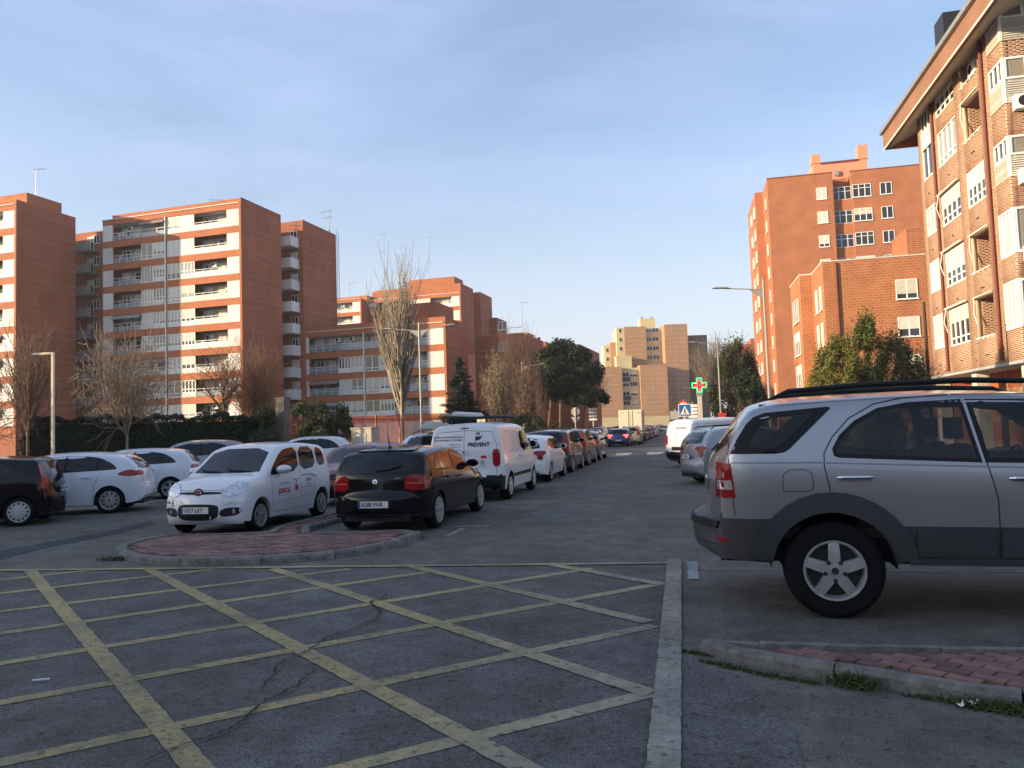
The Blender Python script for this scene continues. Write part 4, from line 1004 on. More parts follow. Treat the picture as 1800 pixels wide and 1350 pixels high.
bare_tree('small bare tree beside the tan building', *xy(1030, 130), 10.5, 3, 52, r=.15, spread=.5, levels=3, nb=(0, 3, 4, 6), up=.7, m=BARK2, twig=.02)
bare_tree('bare tree in front of the grey-brown rear block right of the tan tower', *xy(1258, 150), 18.5, 5, 53, r=.25, spread=.4, levels=3, nb=(0, 4, 4, 7), up=1.1, m=BARK, twig=.03, curl=.15)
bare_tree('bare tree against the sky right of the grey-brown rear block', *xy(1292, 120), 14.5, 4, 54, r=.22, spread=.45, levels=3, nb=(0, 4, 4, 6), up=1, m=BARK, twig=.022)
bare_tree('straggly bare tree between the shrub and the brick facade at right', *xy(1612, 31), 4.6, 1.2, 55, r=.05, spread=.6, levels=3, nb=(0, 3, 3, 6), up=.7, m=BARK2, twig=.006)
# fir
def conifer(label, x, y, H, R, seed, n, m=LF_P, name='fir_tree', base=.6, z=0):
    rr = random.Random(seed); rs = np.random.RandomState(seed); t = thing(name, label, 'tree', (x, y, z))
    MB().tube([(0, 0, 0), (0, 0, H*.9)], [.16, .02], BARK2, 8).build('trunk', t)
    pts = []; S = []
    zz = base
    while zz < H*.97:
        f = 1-(zz-base)/(H-base); rr_ = R*f**.85*rr.uniform(.85, 1.15)+.08
        nb_ = max(4, int(11*f)+3)
        for i in range(nb_):
            a = rr.uniform(0, 6.28); L = rr_*rr.uniform(.75, 1.12); e = Vector((math.cos(a)*L, math.sin(a)*L, -L*.12)); o = Vector((0, 0, zz)); S.append((o, o+e, .02, .006))
            k = int(n*L/R)
            tt = rs.uniform(.15, 1.03, k); c = np.array([[0, 0, zz]])+np.outer(tt, np.array(e)); w_ = (1-tt*.7)*L*.33
            side = np.array([-math.sin(a), math.cos(a), 0]); c = c+np.outer(rs.uniform(-1, 1, k)*w_, side)+rs.normal(size=(k, 3))*[.04, .04, .05]; c[:, 2] += tt**2*L*.10; pts.append(c)
        zz += .17
    link('branches', segmesh('branches', S, BARK2, 3), t); link('foliage', leaves('foliage', np.concatenate(pts), .085, m, seed, aspect=.35), t)
conifer('dark green fir tree with drooping tiers between the poplar and the dry leaved tree', *xy(812, 57), 7.4, 1.9, 61, 230)
def stone_pine(label, x, y, H, R, th, seed, n=9000, lean=0.0):
    rr = random.Random(seed); rs = np.random.RandomState(seed); t = thing('stone_pine', label, 'pine tree', (x, y, 0))
    top = Vector((lean, 0, H-th*.75)); m = MB(); m.tube([(0, 0, 0), (lean*.3, .1, (H-th)*.5), top], [.24, .19, .14], BARK2, 8)
    for i in range(7): a = i*.9; m.tube([top, top+Vector((math.cos(a)*R*.6, math.sin(a)*R*.6, th*.55))], [.1, .03], BARK2, 5)
    m.build('trunk', t)
    cs = []
    for i in range(46):
        a = rr.uniform(0, 6.28); q = rr.random()**.5; cs.append((lean+math.cos(a)*R*q, math.sin(a)*R*q, H-th*.5+(1-q*q)*th*.42*rr.choice((1, 1, -.5))-q*th*.10+rr.uniform(-.25, .25)))
    P = clumpy(rs, cs, n//46, R*.24)
    link('foliage', leaves('foliage', P, .17, LF_P, seed, aspect=.5), t)
stone_pine('large stone pine with a dark rounded crown above the row of parked cars', *xy(984, 90), 11.7, 4.3, 6.6, 62, 42000, lean=.3)
stone_pine('lower stone pine crown in front, left of the large one', *xy(962, 80), 8.1, 3.6, 3.9, 63, 26000, lean=.6)
stone_pine('small low pine branch mass at the right foot of the large stone pine', *xy(1022, 100), 6.8, 2.7, 2.6, 64, 11000, lean=.6)
def bush(name, label, x, y, H, R, seed, n, m, leaf=.09, cat='shrub', clumps=40, cl=.3, ry=None, z=0, upright=.0, mi=None, stems=True, aspect=.4, ex=.35):
    rr = random.Random(seed); rs = np.random.RandomState(seed); t = thing(name, label, cat, (x, y, z)); ry = ry or R
    if stems:
        s = MB()
        for i in range(7): a = rr.uniform(0, 6.28); s.tube([(rr.uniform(-.1, .1), rr.uniform(-.1, .1), 0), (math.cos(a)*R*.5, math.sin(a)*ry*.5, H*.7)], [.03, .008], BARK2, 5)
        s.build('stem', t)
    cs = []
    for i in range(clumps):
        a = rr.uniform(0, 6.28); zz = rr.random(); q = (rr.random()**.4)*math.sqrt(max(0, 1-(max(0, zz-ex)/(1.03-ex))**2)); cs.append((math.cos(a)*R*q*.85, math.sin(a)*ry*q*.85, .15+zz*(H-.3)))
    P = clumpy(rs, cs, n//clumps, cl)
    if upright: P[:, 2] += np.abs(rs.normal(size=len(P)))*upright
    P[:, 2] = np.maximum(P[:, 2], .03)
    link('foliage', leaves('foliage', P, leaf, m, seed, aspect=aspect, mi=mi), t); return t
# hedge: a long clipped dark hedge
a, b = Vector((-32.2, 32.2)), Vector((-23.9, 42.0)); L_ = (b-a).length; rs = np.random.RandomState(5)
hd = thing('hedge', 'long dark clipped hedge behind the left street trees', 'hedge', (a.x, a.y, 0), math.atan2(b.y-a.y, b.x-a.x))
n = 26000; P = np.stack([rs.uniform(0, L_, n), rs.uniform(-.1, 1.1, n)**1, rs.uniform(0.05, 1, n)], 1); hgt = 2.95+.10*np.sin(P[:, 0]*2.1)+.08*np.sin(P[:, 0]*5.3); face = rs.uniform(0, 1, n)
P[:, 1] = np.where(face < .6, rs.uniform(-.08, .10, n)+.06*np.sin(P[:, 0]*3+P[:, 2]*8), P[:, 1]); P[:, 2] = np.where(face > .8, hgt+rs.uniform(-.15, .12, n), P[:, 2]*hgt)
link('foliage', leaves('foliage', P, .075, LF_H, 6, aspect=.5), hd); MB().box(.05, L_-.05, .15, 1.0, 0, 2.7, LF_D).build('hedge_core', hd)
bush('oleander', 'sunlit olive green shrub behind the hedge top, before the sunlit balconies', *xy(380, 52), 3.5, 1.9, 71, 6000, LF_O, .10, clumps=30, upright=.25)
bush('oleander', 'upright olive shrub left of the stone gatepost', *xy(464, 45), 3.2, .95, 72, 4500, LF_O, .10, clumps=26, upright=.2)
bush('oleander', 'broad oleander bush right of the stone gatepost, in front of the red fence', *xy(560, 41), 3.1, 1.15, 73, 8000, LF_O, .09, clumps=36, upright=.2)
bush('oleander', 'rounded oleander bush next to the beige cabinet', *xy(598, 42), 3.0, .9, 74, 6000, LF_O, .09, clumps=30, upright=.2)
bush('palm_shrub', 'dark arching shrub in front of the corner of the low block', *xy(535, 55), 3.9, 1.6, 75, 4500, LF_G, .12, clumps=26, cl=.4, upright=.2)
for i, (px_, D_, h_, r_, lab) in enumerate([(838, 57, 2.9, 2.2, 'low dark evergreen under the fir branches'), (905, 66, 2.9, 3.0, 'dark shrub mass under the dry leaved tree'), (950, 72, 2.7, 2.6, 'dark shrub left of the leaning pine trunk')]):
    bush('evergreen_shrub', lab, *xy(px_, D_), h_, r_, 80+i, 5000, LF_D, .12, clumps=30, cl=.5)
EVG = mat('leaf_evg', (.02, .03, .012), .7, col2=(.07, .08, .03), vscale=1.2, spec=.3)
bush('evergreen_tree', 'broad dark evergreen tree behind the pharmacy sign', *xy(1296, 72), 8.6, 2.7, 90, 24000, EVG, .14, 'tree', 80, .6, upright=.5)
bush('evergreen_tree', 'second dark evergreen beyond it, closer to the brick tower', *xy(1320, 60), 5.2, 1.7, 91, 14000, LF_D, .13, 'tree', 40, .5, upright=.2)
bush('conifer_shrub', 'broad rounded yellow-green shrub above the roof of the silver off-roader', *xy(1482, 27.5), 4.35, 1.35, 92, 40000, [LF_Y, LF_G], .055, clumps=110, cl=.28, mi=(np.random.RandomState(3).uniform(0, 1, 40000//110*110) < .35).astype(int), aspect=.35, upright=.22)
bush('conifer_shrub', 'tall narrow green shrub rising right of the yellow-green one', *xy(1532, 28.3), 5.0, .72, 93, 19000, [LF_G, LF_Y], .055, clumps=70, cl=.22, upright=.32, ex=.4, mi=(np.random.RandomState(4).uniform(0, 1, 19000//70*70) < .3).astype(int))
bush('conifer_shrub', 'darker loose shrub at the foot of the brick facade', *xy(1582, 29), 4.5, 1.3, 94, 20000, [LF_G, LF_B], .055, clumps=70, cl=.24, upright=.35, mi=(np.random.RandomState(5).uniform(0, 1, 20000//70*70) < .3).astype(int))
bush('evergreen_shrub', 'dark low bushes at the far left wall end', *xy(66, 40), 3.0, 1.0, 95, 4500, LF_H, .09, clumps=24)
# weeds and moss along the kerb of the right island
def tuft(label, x, y, seed, n, h, rx, ry, ang=0, z=0.0):
    rs = np.random.RandomState(seed); t = thing('weed_tuft', label, 'weed', (x, y, z), ang)
    B = np.stack([rs.normal(size=n)*rx, rs.normal(size=n)*ry, np.zeros(n)], 1); D = rs.normal(size=(n, 3))*[.5, .5, .2]+[0, 0, .9]; D /= np.linalg.norm(D, axis=1)[:, None]
    Ln = h*rs.uniform(.35, 1, n)[:, None]; S = np.cross(D, rs.normal(size=(n, 3))); S /= np.linalg.norm(S, axis=1)[:, None]; S *= .0045
    mid = B+D*Ln*.6; tip = B+D*Ln+np.stack([rs.normal(size=n)*.3, rs.normal(size=n)*.3, -np.abs(rs.normal(size=n))*.25], 1)*Ln
    V = np.stack([B-S, B+S, mid+S*.9, mid-S*.9, mid-S*.9, mid+S*.9, tip+S*.2, tip-S*.2], 1).reshape(-1, 3)
    link('blade', fastmesh('blade', V, np.arange(8*n).reshape(-1, 4), GRS), t, kind='stuff'); return t
kp = [(1226,1150),(1262,1168),(1300,1178),(1350,1188),(1410,1198)]
for i, (px_, py_) in enumerate(kp): 
    q = G(px_, py_); tuft('low weeds along the right kerb tip, ' + ('at the very tip', 'second patch from the tip', 'third patch from the tip', 'fourth patch from the tip', 'patch nearest the bushy tuft')[i], q.x, q.y, 100+i, 160, .035, .07, .016, rad(-25))['group'] = 'low weeds along the kerb tip'
q = G(1502, 1207); tuft('bushy weed tuft at the middle of the right kerb', q.x, q.y, 110, 420, .12, .065, .03, rad(-20))
q = G(1745, 1247); tuft('weed patch right of the white litter at the kerb', q.x, q.y, 111, 420, .08, .10, .03, rad(-20))
q = G(1640, 1230); tuft('low moss and weeds left of the white litter', q.x, q.y, 112, 200, .03, .10, .02, rad(-20))
q = G(1790, 1254); tuft('weeds at the right photo edge under the kerb', q.x, q.y, 113, 260, .08, .06, .03, rad(-20))
q = G(206, 984); tuft('weeds at the left tip of the kidney shaped island', q.x, q.y, 114, 500, .07, .13, .06, 0)
# litter
PAPER = mat('paper', (.62, .62, .60), .9)
def litter(label, px_, py_, s, seed):
    rs = random.Random(seed); q = G(px_, py_); m = MB(); n = 4; vs = []; fs = []
    for i in range(n+1):
        for j in range(n+1): vs.append(((i/n-.5)*s*1.2, (j/n-.5)*s*.8, abs(rs.gauss(0, s*.25))+.006))
    for i in range(n):
        for j in range(n): fs.append((i*(n+1)+j, (i+1)*(n+1)+j, (i+1)*(n+1)+j+1, i*(n+1)+j+1))
    m.add(vs, fs, PAPER); t = thing('litter', label, 'litter', (q.x, q.y, .012), rs.uniform(0, 3), None, m.mesh('litter'))
litter('crumpled white paper ball by the right kerb', 1713, 1243, .055, 1); litter('small flat white scrap left of the paper ball', 1689, 1246, .04, 2)
q = G(72, 1200); a_ = thing('paper_stick', 'small white paper stick lying on the asphalt at lower left', 'litter', (q.x, q.y, .022), .35, None, MB().box(-.055, .055, -.009, .009, -.004, .004, PAPER).mesh('stick'))
# ================================================================== STREET FURNITURE
POLE_L = mat('lamp_cream', (.58, .52, .40), .5)
SGW = mat('sign_white', (.75, .75, .73), .4); SGB = mat('sign_blue', (.02, .12, .42), .4); SGR = mat('sign_red', (.55, .03, .02), .4); BLK = mat('black_paint', (.012, .012, .013), .5); SGG = mat('sign_back_grey', (.36, .35, .32), .6, .2)
def bracket_lamp(label, px_, D, H, arms, armlen=1.9):
    x, y = xy(px_, D); t = thing('street_lamp', label, 'street lamp', (x, y, 0)); t['group'] = 'street lamps with slim bracket heads'
    MB().tube([(0, 0, 0), (0, 0, H*.28), (0, 0, H*.29), (0, 0, H)], [.105, .10, .075, .06], LAMPM, 10).build('pole', t)
    for s in arms:
        a = MB(); a.tube([(0, 0, H-.55), (s*armlen, 0, H-.35)], .032, LAMPM, 6); a.tube([(s*.05, 0, H-1.0), (s*.7, 0, H-.5)], .025, LAMPM, 6)
        a.add([(s*.05,-.01,H-.95),(s*.7,-.01,H-.47),(s*.05,-.01,H-.57),(s*.05,.01,H-.95),(s*.7,.01,H-.47),(s*.05,.01,H-.57)], [(0,1,2),(3,5,4),(0,3,4,1),(1,4,5,2),(2,5,3,0)], LAMPM)
        a.build('bracket', t)
        L = MB(); prof = [(0, 0), (.25, .075), (.55, .085), (.85, .05), (.95, 0)]
        vs = []; fs = []
        for u, h in prof:
            w2 = .16 if 0 < u < .95 else .04
            vs += [(s*(armlen-.25+u), -w2, H-.36+u*.06), (s*(armlen-.25+u), -w2*.6, H-.36+h+u*.06), (s*(armlen-.25+u), w2*.6, H-.36+h+u*.06), (s*(armlen-.25+u), w2, H-.36+u*.06)]
        for i in range(4):
            for j in range(4): fs.append((i*4+j, i*4+(j+1) % 4, (i+1)*4+(j+1) % 4, (i+1)*4+j))
        fs += [(0,1,2,3), (16,19,18,17)]; L.add(vs, fs, LAMPM); L.build('lamp_head', t)
    return t
bracket_lamp('street lamp with a long head pointing left in front of the tall brick tower', 1355, 39.5, 9.0, (-1,))
bracket_lamp('twin headed street lamp in front of the bare poplar', 741, 51, 9.0, (-1, 1))
bracket_lamp('street lamp with one head pointing right beside the dry leaved tree', 921, 83, 8.9, (1,))
bracket_lamp('street lamp with one head pointing left in front of the dark evergreen', 1268, 66, 9.0, (-1,))
bracket_lamp('distant street lamp head beside the grey-brown rear block', 1234, 150, 9.0, (-1,), 2.6)
# modern lamp left
x, y = xy(93, 36.7); t = thing('street_lamp', 'slim white square armed lamp post at far left', 'street lamp', (x, y, 0), rad(8))
MB().box(-.06, .06, -.06, .06, 0, 6.1, POLE_L).build('pole', t); MB().box(-1.05, -.061, -.055, .055, 6.0, 6.1, POLE_L).build('lamp_arm', t)
# thin post behind trees
x, y = xy(262, 44); t = thing('post', 'thin pale post between the left bare trees', 'post', (x, y, 0)); MB().tube([(0, 0, 0), (0, 0, 3.2)], .05, GALV, 8).build('pole', t)
# dark leaning mast before brick facade
x, y = xy(1638, 28.5); t = thing('mast', 'tall dark mast in front of the near brick facade', 'mast', (x, y, 0)); MB().tube([(0, 0, 0), (0, 0, 5.9)], [.075, .05], mat('dark_wood', (.045, .03, .025), .8), 8).build('pole', t)
# pharmacy cross on its column
x, y = xy(1232, 42); t = thing('pharmacy_cross', 'lit green pharmacy cross with red digits on a cream column', 'pharmacy sign', (x, y, 0), rad(6))
MB().box(-.11, .11, -.09, .09, 0, 3.15, POLE_L).box(-.16, .16, -.12, .12, 3.15, 3.3, GALV).build('column', t)
def cross(r, w_, y0, y1, m):
    p = [(-w_,-r),(w_,-r),(w_,-w_),(r,-w_),(r,w_),(w_,w_),(w_,r),(-w_,r),(-w_,w_),(-r,w_),(-r,-w_),(-w_,-w_)]
    vs = [(a, y0, b) for a, b in p]+[(a, y1, b) for a, b in p]; q = MB(); n = 12
    return q.add(vs, [tuple(range(n)), tuple(range(2*n-1, n-1, -1))]+[(i, n+i, n+(i+1) % n, (i+1) % n) for i in range(n)], m)
GRN = mat('led_green', (.0, .15, .04), .5, emit=(.05, 1, .25, 1.6)); RED = mat('led_red', (.2, .0, .0), .5, emit=(1, .05, .06, 2.2)); REDG = mat('led_red_dim', (.05, .0, .0), .5, emit=(1, .03, .03, .35))
c = cross(.42, .17, -.10, .10, DARKM).build('cross_case', t, loc=(0, 0, 3.72))
def ring(r, w_, t_, m, y):  # hollow outline of the cross
    q = MB(); p = [(-w_,-r),(w_,-r),(w_,-w_),(r,-w_),(r,w_),(w_,w_),(w_,r),(-w_,r),(-w_,w_),(-r,w_),(-r,-w_),(-w_,-w_)]; n = 12
    pi = [(a*(1-t_/abs(a)) if abs(a) > 1e-6 else a, b*(1-t_/abs(b)) if abs(b) > 1e-6 else b) for a, b in p]
    vs = [(a, y, b) for a, b in p]+[(a, y, b) for a, b in pi]
    return q.add(vs, [(i, (i+1) % n, n+(i+1) % n, n+i) for i in range(n)], m)
ring(.40, .155, .045, GRN, -.106).build('green_outline', c)
q = MB()
for zz in (.24, -.24):
    q.lathe([(.075, -.108), (.0, -.1085)], RED, 14, 'y', (0, 0, zz))
q.build('red_dot', c)
pbox('red_field', c, -.33, .33, -.104, -.101, -.10, .10, REDG); pbox('red_field', c, -.10, .10, -.1045, -.1015, -.33, .33, REDG)
v, f = text2d('26.00', .22, .008); MB().add([(a, -.112, b) for a, b in v], f, RED).build('digits', c)
# pedestrian crossing signs
def disc(r, y0, y1, m, k=28, z=0, x=0): return MB().lathe([(0, y0), (r, y0), (r, y1), (0, y1)], m, k, 'y', (x, 0, z))
x, y = xy(1205, 44); t = thing('road_sign', 'square blue pedestrian crossing sign on a pole', 'road sign', (x, y, 0), rad(4))
MB().tube([(0, .03, 0), (0, .03, 2.85)], .032, GALV, 8).build('pole', t)
s = MB().box(-.36, .36, -.015, .012, 2.05, 2.77, SGW).build('sign_plate', t)
MB().add([(-.325,-.018,2.085),(.325,-.018,2.085),(.325,-.018,2.735),(-.325,-.018,2.735)], [(0,1,2,3)], SGB).build('blue_field', s)
MB().add([(-.28,-.021,2.13),(.28,-.021,2.13),(0,-.021,2.67)], [(0,1,2)], SGW).build('triangle', s)
q = MB()
def bar2(q, a, b, w_, m, yy=-.024):
    a = Vector(a); b = Vector(b); d = (b-a).normalized(); n_ = Vector((-d.y, d.x))*w_/2; q.add([((a+n_).x, yy, (a+n_).y), ((a-n_).x, yy, (a-n_).y), ((b-n_).x, yy, (b-n_).y), ((b+n_).x, yy, (b+n_).y)], [(0,1,2,3)], m)
bar2(q, (0, 2.46), (-.01, 2.32), .065, BLK); bar2(q, (0, 2.33), (.07, 2.19), .032, BLK); bar2(q, (-.01, 2.33), (-.08, 2.18), .032, BLK); bar2(q, (0, 2.44), (.075, 2.36), .024, BLK); bar2(q, (-.01, 2.44), (-.075, 2.35), .024, BLK)
q.lathe([(.032, -.024), (0, -.0245)], BLK, 12, 'y', (0, 0, 2.51))
for i in range(5): bar2(q, (-.2+i*.095, 2.14), (-.16+i*.095, 2.175), .05, BLK)
q.build('walking_figure', s)
x, y = xy(1203, 46.5); t = thing('road_sign', 'round red-rimmed sign half hidden behind the blue crossing sign', 'road sign', (x, y, 0)); MB().tube([(0, .03, 0), (0, .03, 3.1)], .032, GALV, 8).build('pole', t)
s = disc(.36, 0, -.02, SGR, z=2.68).build('sign_plate', t); disc(.26, -.021, -.026, SGW, z=2.68).build('white_field', s)
x, y = xy(1188, 50); t = thing('road_sign', 'small grey sign plate left of the blue crossing sign', 'road sign', (x, y, 0)); MB().tube([(0, .03, 0), (0, .03, 2.6)], .03, GALV, 8).build('pole', t); MB().box(-.35, .2, -.015, .012, 1.95, 2.5, SGG).build('sign_plate', t)
x, y = xy(1219, 52); t = thing('direction_sign', 'stack of small white direction panels right of the crossing sign', 'direction sign', (x, y, 0)); MB().tube([(0, .03, 0), (0, .03, 3.1)], .03, GALV, 8).build('pole', t)
for i in range(4): MB().box(-.3, .3, -.02, 0, 2.75-i*.24, 2.93-i*.24, SGW).build('sign_panel', t)
x, y = xy(1043, 95); t = thing('direction_sign', 'stack of white direction panels in front of the tan building', 'direction sign', (x, y, 0)); MB().tube([(0, .03, 0), (0, .03, 4.0)], .05, GALV, 8).build('pole', t)
for i in range(4): MB().box(-.5, .5, -.03, 0, 3.7-i*.42, 3.95-i*.42, SGW).build('sign_panel', t)
# backs of signs left (round over triangle)
x, y = xy(1012, 49); t = thing('road_sign', 'backs of a round and a triangular sign on one pole above the left car row', 'road sign', (x, y, 0)); MB().tube([(0, -.05, 0), (0, -.05, 2.9)], .035, GALV, 8).build('pole', t)
disc(.27, 0, .02, SGG, z=2.65).build('round_plate', t); MB().add([(-.30,0,2.32),(.30,0,2.32),(0,0,1.80),(-.30,.02,2.32),(.30,.02,2.32),(0,.02,1.80)], [(0,2,1),(3,4,5),(0,1,4,3),(1,2,5,4),(2,0,3,5)], SGG).build('triangle_plate', t)
x, y = xy(846, 40); t = thing('road_sign', 'pair of pale square sign plates above the white van', 'road sign', (x, y, 0)); MB().tube([(0, .03, 0), (0, .03, 2.45)], .03, GALV, 8).build('pole', t)
pbox('sign_plate', t, -.22, -.02, -.02, 0, 1.98, 2.32, CREAM); pbox('sign_plate', t, .02, .22, -.02, 0, 1.98, 2.32, CREAM)
x, y = xy(918, 83); t = thing('road_sign', 'small cream sign on the lamp pole left of the pines', 'road sign', (x, y, 0)); MB().tube([(0, .1, 0), (0, .1, 2.3)], .03, GALV, 8).build('pole', t); pbox('sign_plate', t, -.25, .25, 0, .02, 1.95, 2.3, CREAM)
# red post box
x, y = xy(1270, 40); t = thing('post_box', 'red box on a post in front of the evergreen', 'post box', (x, y, 0)); MB().box(-.17, .17, -.16, .16, 1.1, 2.05, SGR).box(-.2, .2, -.2, .2, 2.05, 2.14, SGR).build('box', t); MB().box(-.06, .06, -.06, .06, 0, 1.1, SGR).build('post', t); pbox('label_plate', t, -.02, .12, -.165, -.161, 1.55, 1.72, SGW)
# gatepost, wall, fence, cabinet
x, y = xy(498, 46); STN = mat('grey_stone', (.14, .125, .105), .9, var=.2, vscale=4)
t = thing('gatepost', 'tall square grey stone gatepost between the olive shrubs', 'gatepost', (x, y, 0), -rad(12)); MB().box(-.32, .32, -.3, .3, 0, 3.95, STN).build('post', t); pbox('cap', t, -.36, .36, -.34, .34, 3.95, 4.03, STN)
t = thing('wall', 'plain pale rendered wall at the left edge', 'wall', (-34.0, 31.5, 0), rad(-12)); pbox('wall_body', t, -14, .9, 0, .3, 0, 4.05, mat('pale_render', (.42, .39, .35), .9, var=.08, vscale=.7)); pbox('coping', t, -14, .95, -.05, .35, 4.05, 4.13, CREAM)
FEN = mat('fence_red', (.34, .045, .025), .6, var=.15)
def fence(label, a, b, h, z0, step=.13, post=2.4):
    a = Vector(a); b = Vector(b); L = (b-a).length; t = thing('fence', label, 'fence', (a.x, a.y, 0), math.atan2(b.y-a.y, b.x-a.x))
    pbox('fence_wall', t, 0, L, -.12, .12, 0, z0, mat('fence_base', (.36, .30, .24), .9, var=.15, vscale=2))
    bar = MB().box(-.012, .012, -.012, .012, z0+.08, h, FEN).mesh('fence_bar'); n = int(L/step)
    Ls = []
    for i in range(n):
        x = i*step+.06
        if x % post < step: continue
        Ls.append(x)
    for x in Ls[:290]: link('bar', bar, t, (x, 0, 0))
    for zz in (z0+.12, h-.25): pbox('fence_rail', t, 0, L, -.02, .02, zz, zz+.05, FEN)
    pm = MB().box(-.04, .04, -.04, .04, 0, h+.12, FEN).mesh('fence_post')
    for i in range(int(L/post)+1): link('fence_post', pm, t, (i*post, 0, 0))
gx, gy = xy(512, 44.5); ex, ey = xy(860, 62)
fence('red barred metal fence on a low wall behind the parked cars', (gx, gy), (ex, ey), 2.85, .55, .125)
x, y = xy(642, 41); t = thing('utility_cabinet', 'beige concrete utility cabinet with a lid in front of the red fence', 'utility cabinet', (x, y, 0), -rad(10)); STB = mat('beige_stone', (.40, .36, .29), .9, var=.1); MB().box(-.62, .62, -.4, .4, 0, 1.95, STB).build('body', t); pbox('lid', t, -.66, .66, -.44, .44, 1.95, 2.03, STB)
pbox('door', t, -.3, .3, -.43, -.402, .3, 1.7, GREYB)
# concrete wheel stop on the right


# thin evening haze
hz = bpy.data.materials.new('haze'); hz.use_nodes = True; hz.node_tree.nodes.clear(); ho = hz.node_tree.nodes.new('ShaderNodeOutputMaterial'); hv = hz.node_tree.nodes.new('ShaderNodeVolumePrincipled'); hv.inputs['Color'].default_value = (.92, .93, .96, 1); hv.inputs['Density'].default_value = .00035; hv.inputs['Anisotropy'].default_value = .2
hz.node_tree.links.new(hv.outputs[0], ho.inputs['Volume'])
MB().box(-1600, 1600, -400, 2600, -1, 60, hz).build('haze', kind='stuff')
# ================================================================== CARS
def paint(name, c, metal=0.0, rough=.35, coat=.8):
    return mat('paint_'+name, c, rough, metal, coat=coat, spec=.5, var=.03 if metal == 0 else .06, vscale=.8)
P_SILVER = paint('silver', (.35, .355, .375), .7, .30, .7); P_BLACK = mat('paint_black', (.004, .004, .005), .10, spec=.35); P_WHITE = paint('white', (.66, .67, .69), 0, .3, .7)
P_WHITE2 = paint('white_cool', (.60, .64, .70), 0, .3, .7); P_RED = paint('dark_red', (.15, .010, .012), .1, .3, .4); P_GREY = paint('grey', (.24, .26, .30), .5, .35); P_DGREY = paint('dark_grey', (.04, .042, .05), .4, .3)
P_BLUE = paint('blue', (.015, .03, .13), .3, .3); P_BROWN = paint('brown', (.10, .07, .055), .4, .35); P_BEIGE = paint('beige', (.34, .31, .26), .4, .35); P_GREEN = paint('green', (.02, .06, .05), .3, .35)
CLAD = mat('cladding_dark_grey', (.042, .043, .047), .5, spec=.4, var=.1, vscale=3, bump=.05, bscale=300); PLAS = mat('plastic_black', (.009, .009, .010), .6, spec=.3)
CGL = mat('car_glass', (.004, .005, .007), .03, spec=.45); CGL2 = mat('screen_glass', (.010, .013, .017), .04, spec=.5)
TYRE = mat('tyre_rubber', (.006, .006, .0065), .9, bump=.2, bscale=70, spec=.2); RIM = mat('rim_alloy', (.48, .48, .48), .35, .6, var=.15, vscale=9); RIMD = mat('rim_dark', (.02, .02, .022), .6); CAPM = mat('hubcap_silver', (.42, .42, .42), .5, .25)
TLR = mat('tail_lamp_red', (.26, .006, .010), .15, spec=.45, coat=.0, var=.3, vscale=14); TLC = mat('lamp_clear', (.45, .42, .42), .15, .3, spec=.8, coat=.5, var=.3, vscale=25); HLC = mat('head_lamp', (.55, .58, .62), .12, .4, spec=.9, coat=.8, var=.35, vscale=18)
CHR = mat('chrome', (.65, .65, .66), .12, 1.0); SEAM = mat('panel_gap', (.01, .01, .011), .9); PLT = mat('number_plate', (.66, .66, .64), .4); EUB = mat('plate_blue', (.015, .06, .35), .4); INK = mat('ink_black', (.014, .014, .016), .6); INKR = mat('ink_red', (.42, .02, .02), .6)
BRLIT = mat('brake_lamp_lit', (.4, .01, .01), .3, emit=(1, .08, .06, 2.2)); ORL = mat('lamp_orange', (.5, .12, .02), .3)
def interp(P, x):
    if x <= P[0][0]: return P[0][1]
    for (a, b), (c, d) in zip(P, P[1:]):
        if x <= c: return b+(d-b)*(x-a)/(c-a+1e-9)
    return P[-1][1]
def cr_smooth(P, keep_sharp=(), n=4):
    out_ = []
    for i in range(len(P)-1):
        p0 = P[max(i-1, 0)]; p1 = P[i]; p2 = P[i+1]; p3 = P[min(i+2, len(P)-1)]
        if i in keep_sharp: p0 = p1
        if i+1 in keep_sharp: p3 = p2
        for k in range(n):
            t = k/n; q = []
            for c in (0, 1):
                m1 = (p2[c]-p0[c])*.5; m2 = (p3[c]-p1[c])*.5
                # limit overshoot
                lim = abs(p2[c]-p1[c])*1.4+.004; m1 = max(-lim, min(lim, m1)); m2 = max(-lim, min(lim, m2))
                q.append((2*t**3-3*t**2+1)*p1[c]+(t**3-2*t**2+t)*m1+(-2*t**3+3*t**2)*p2[c]+(t**3-t**2)*m2)
            out_.append(tuple(q))
    out_.append(P[-1]); return out_
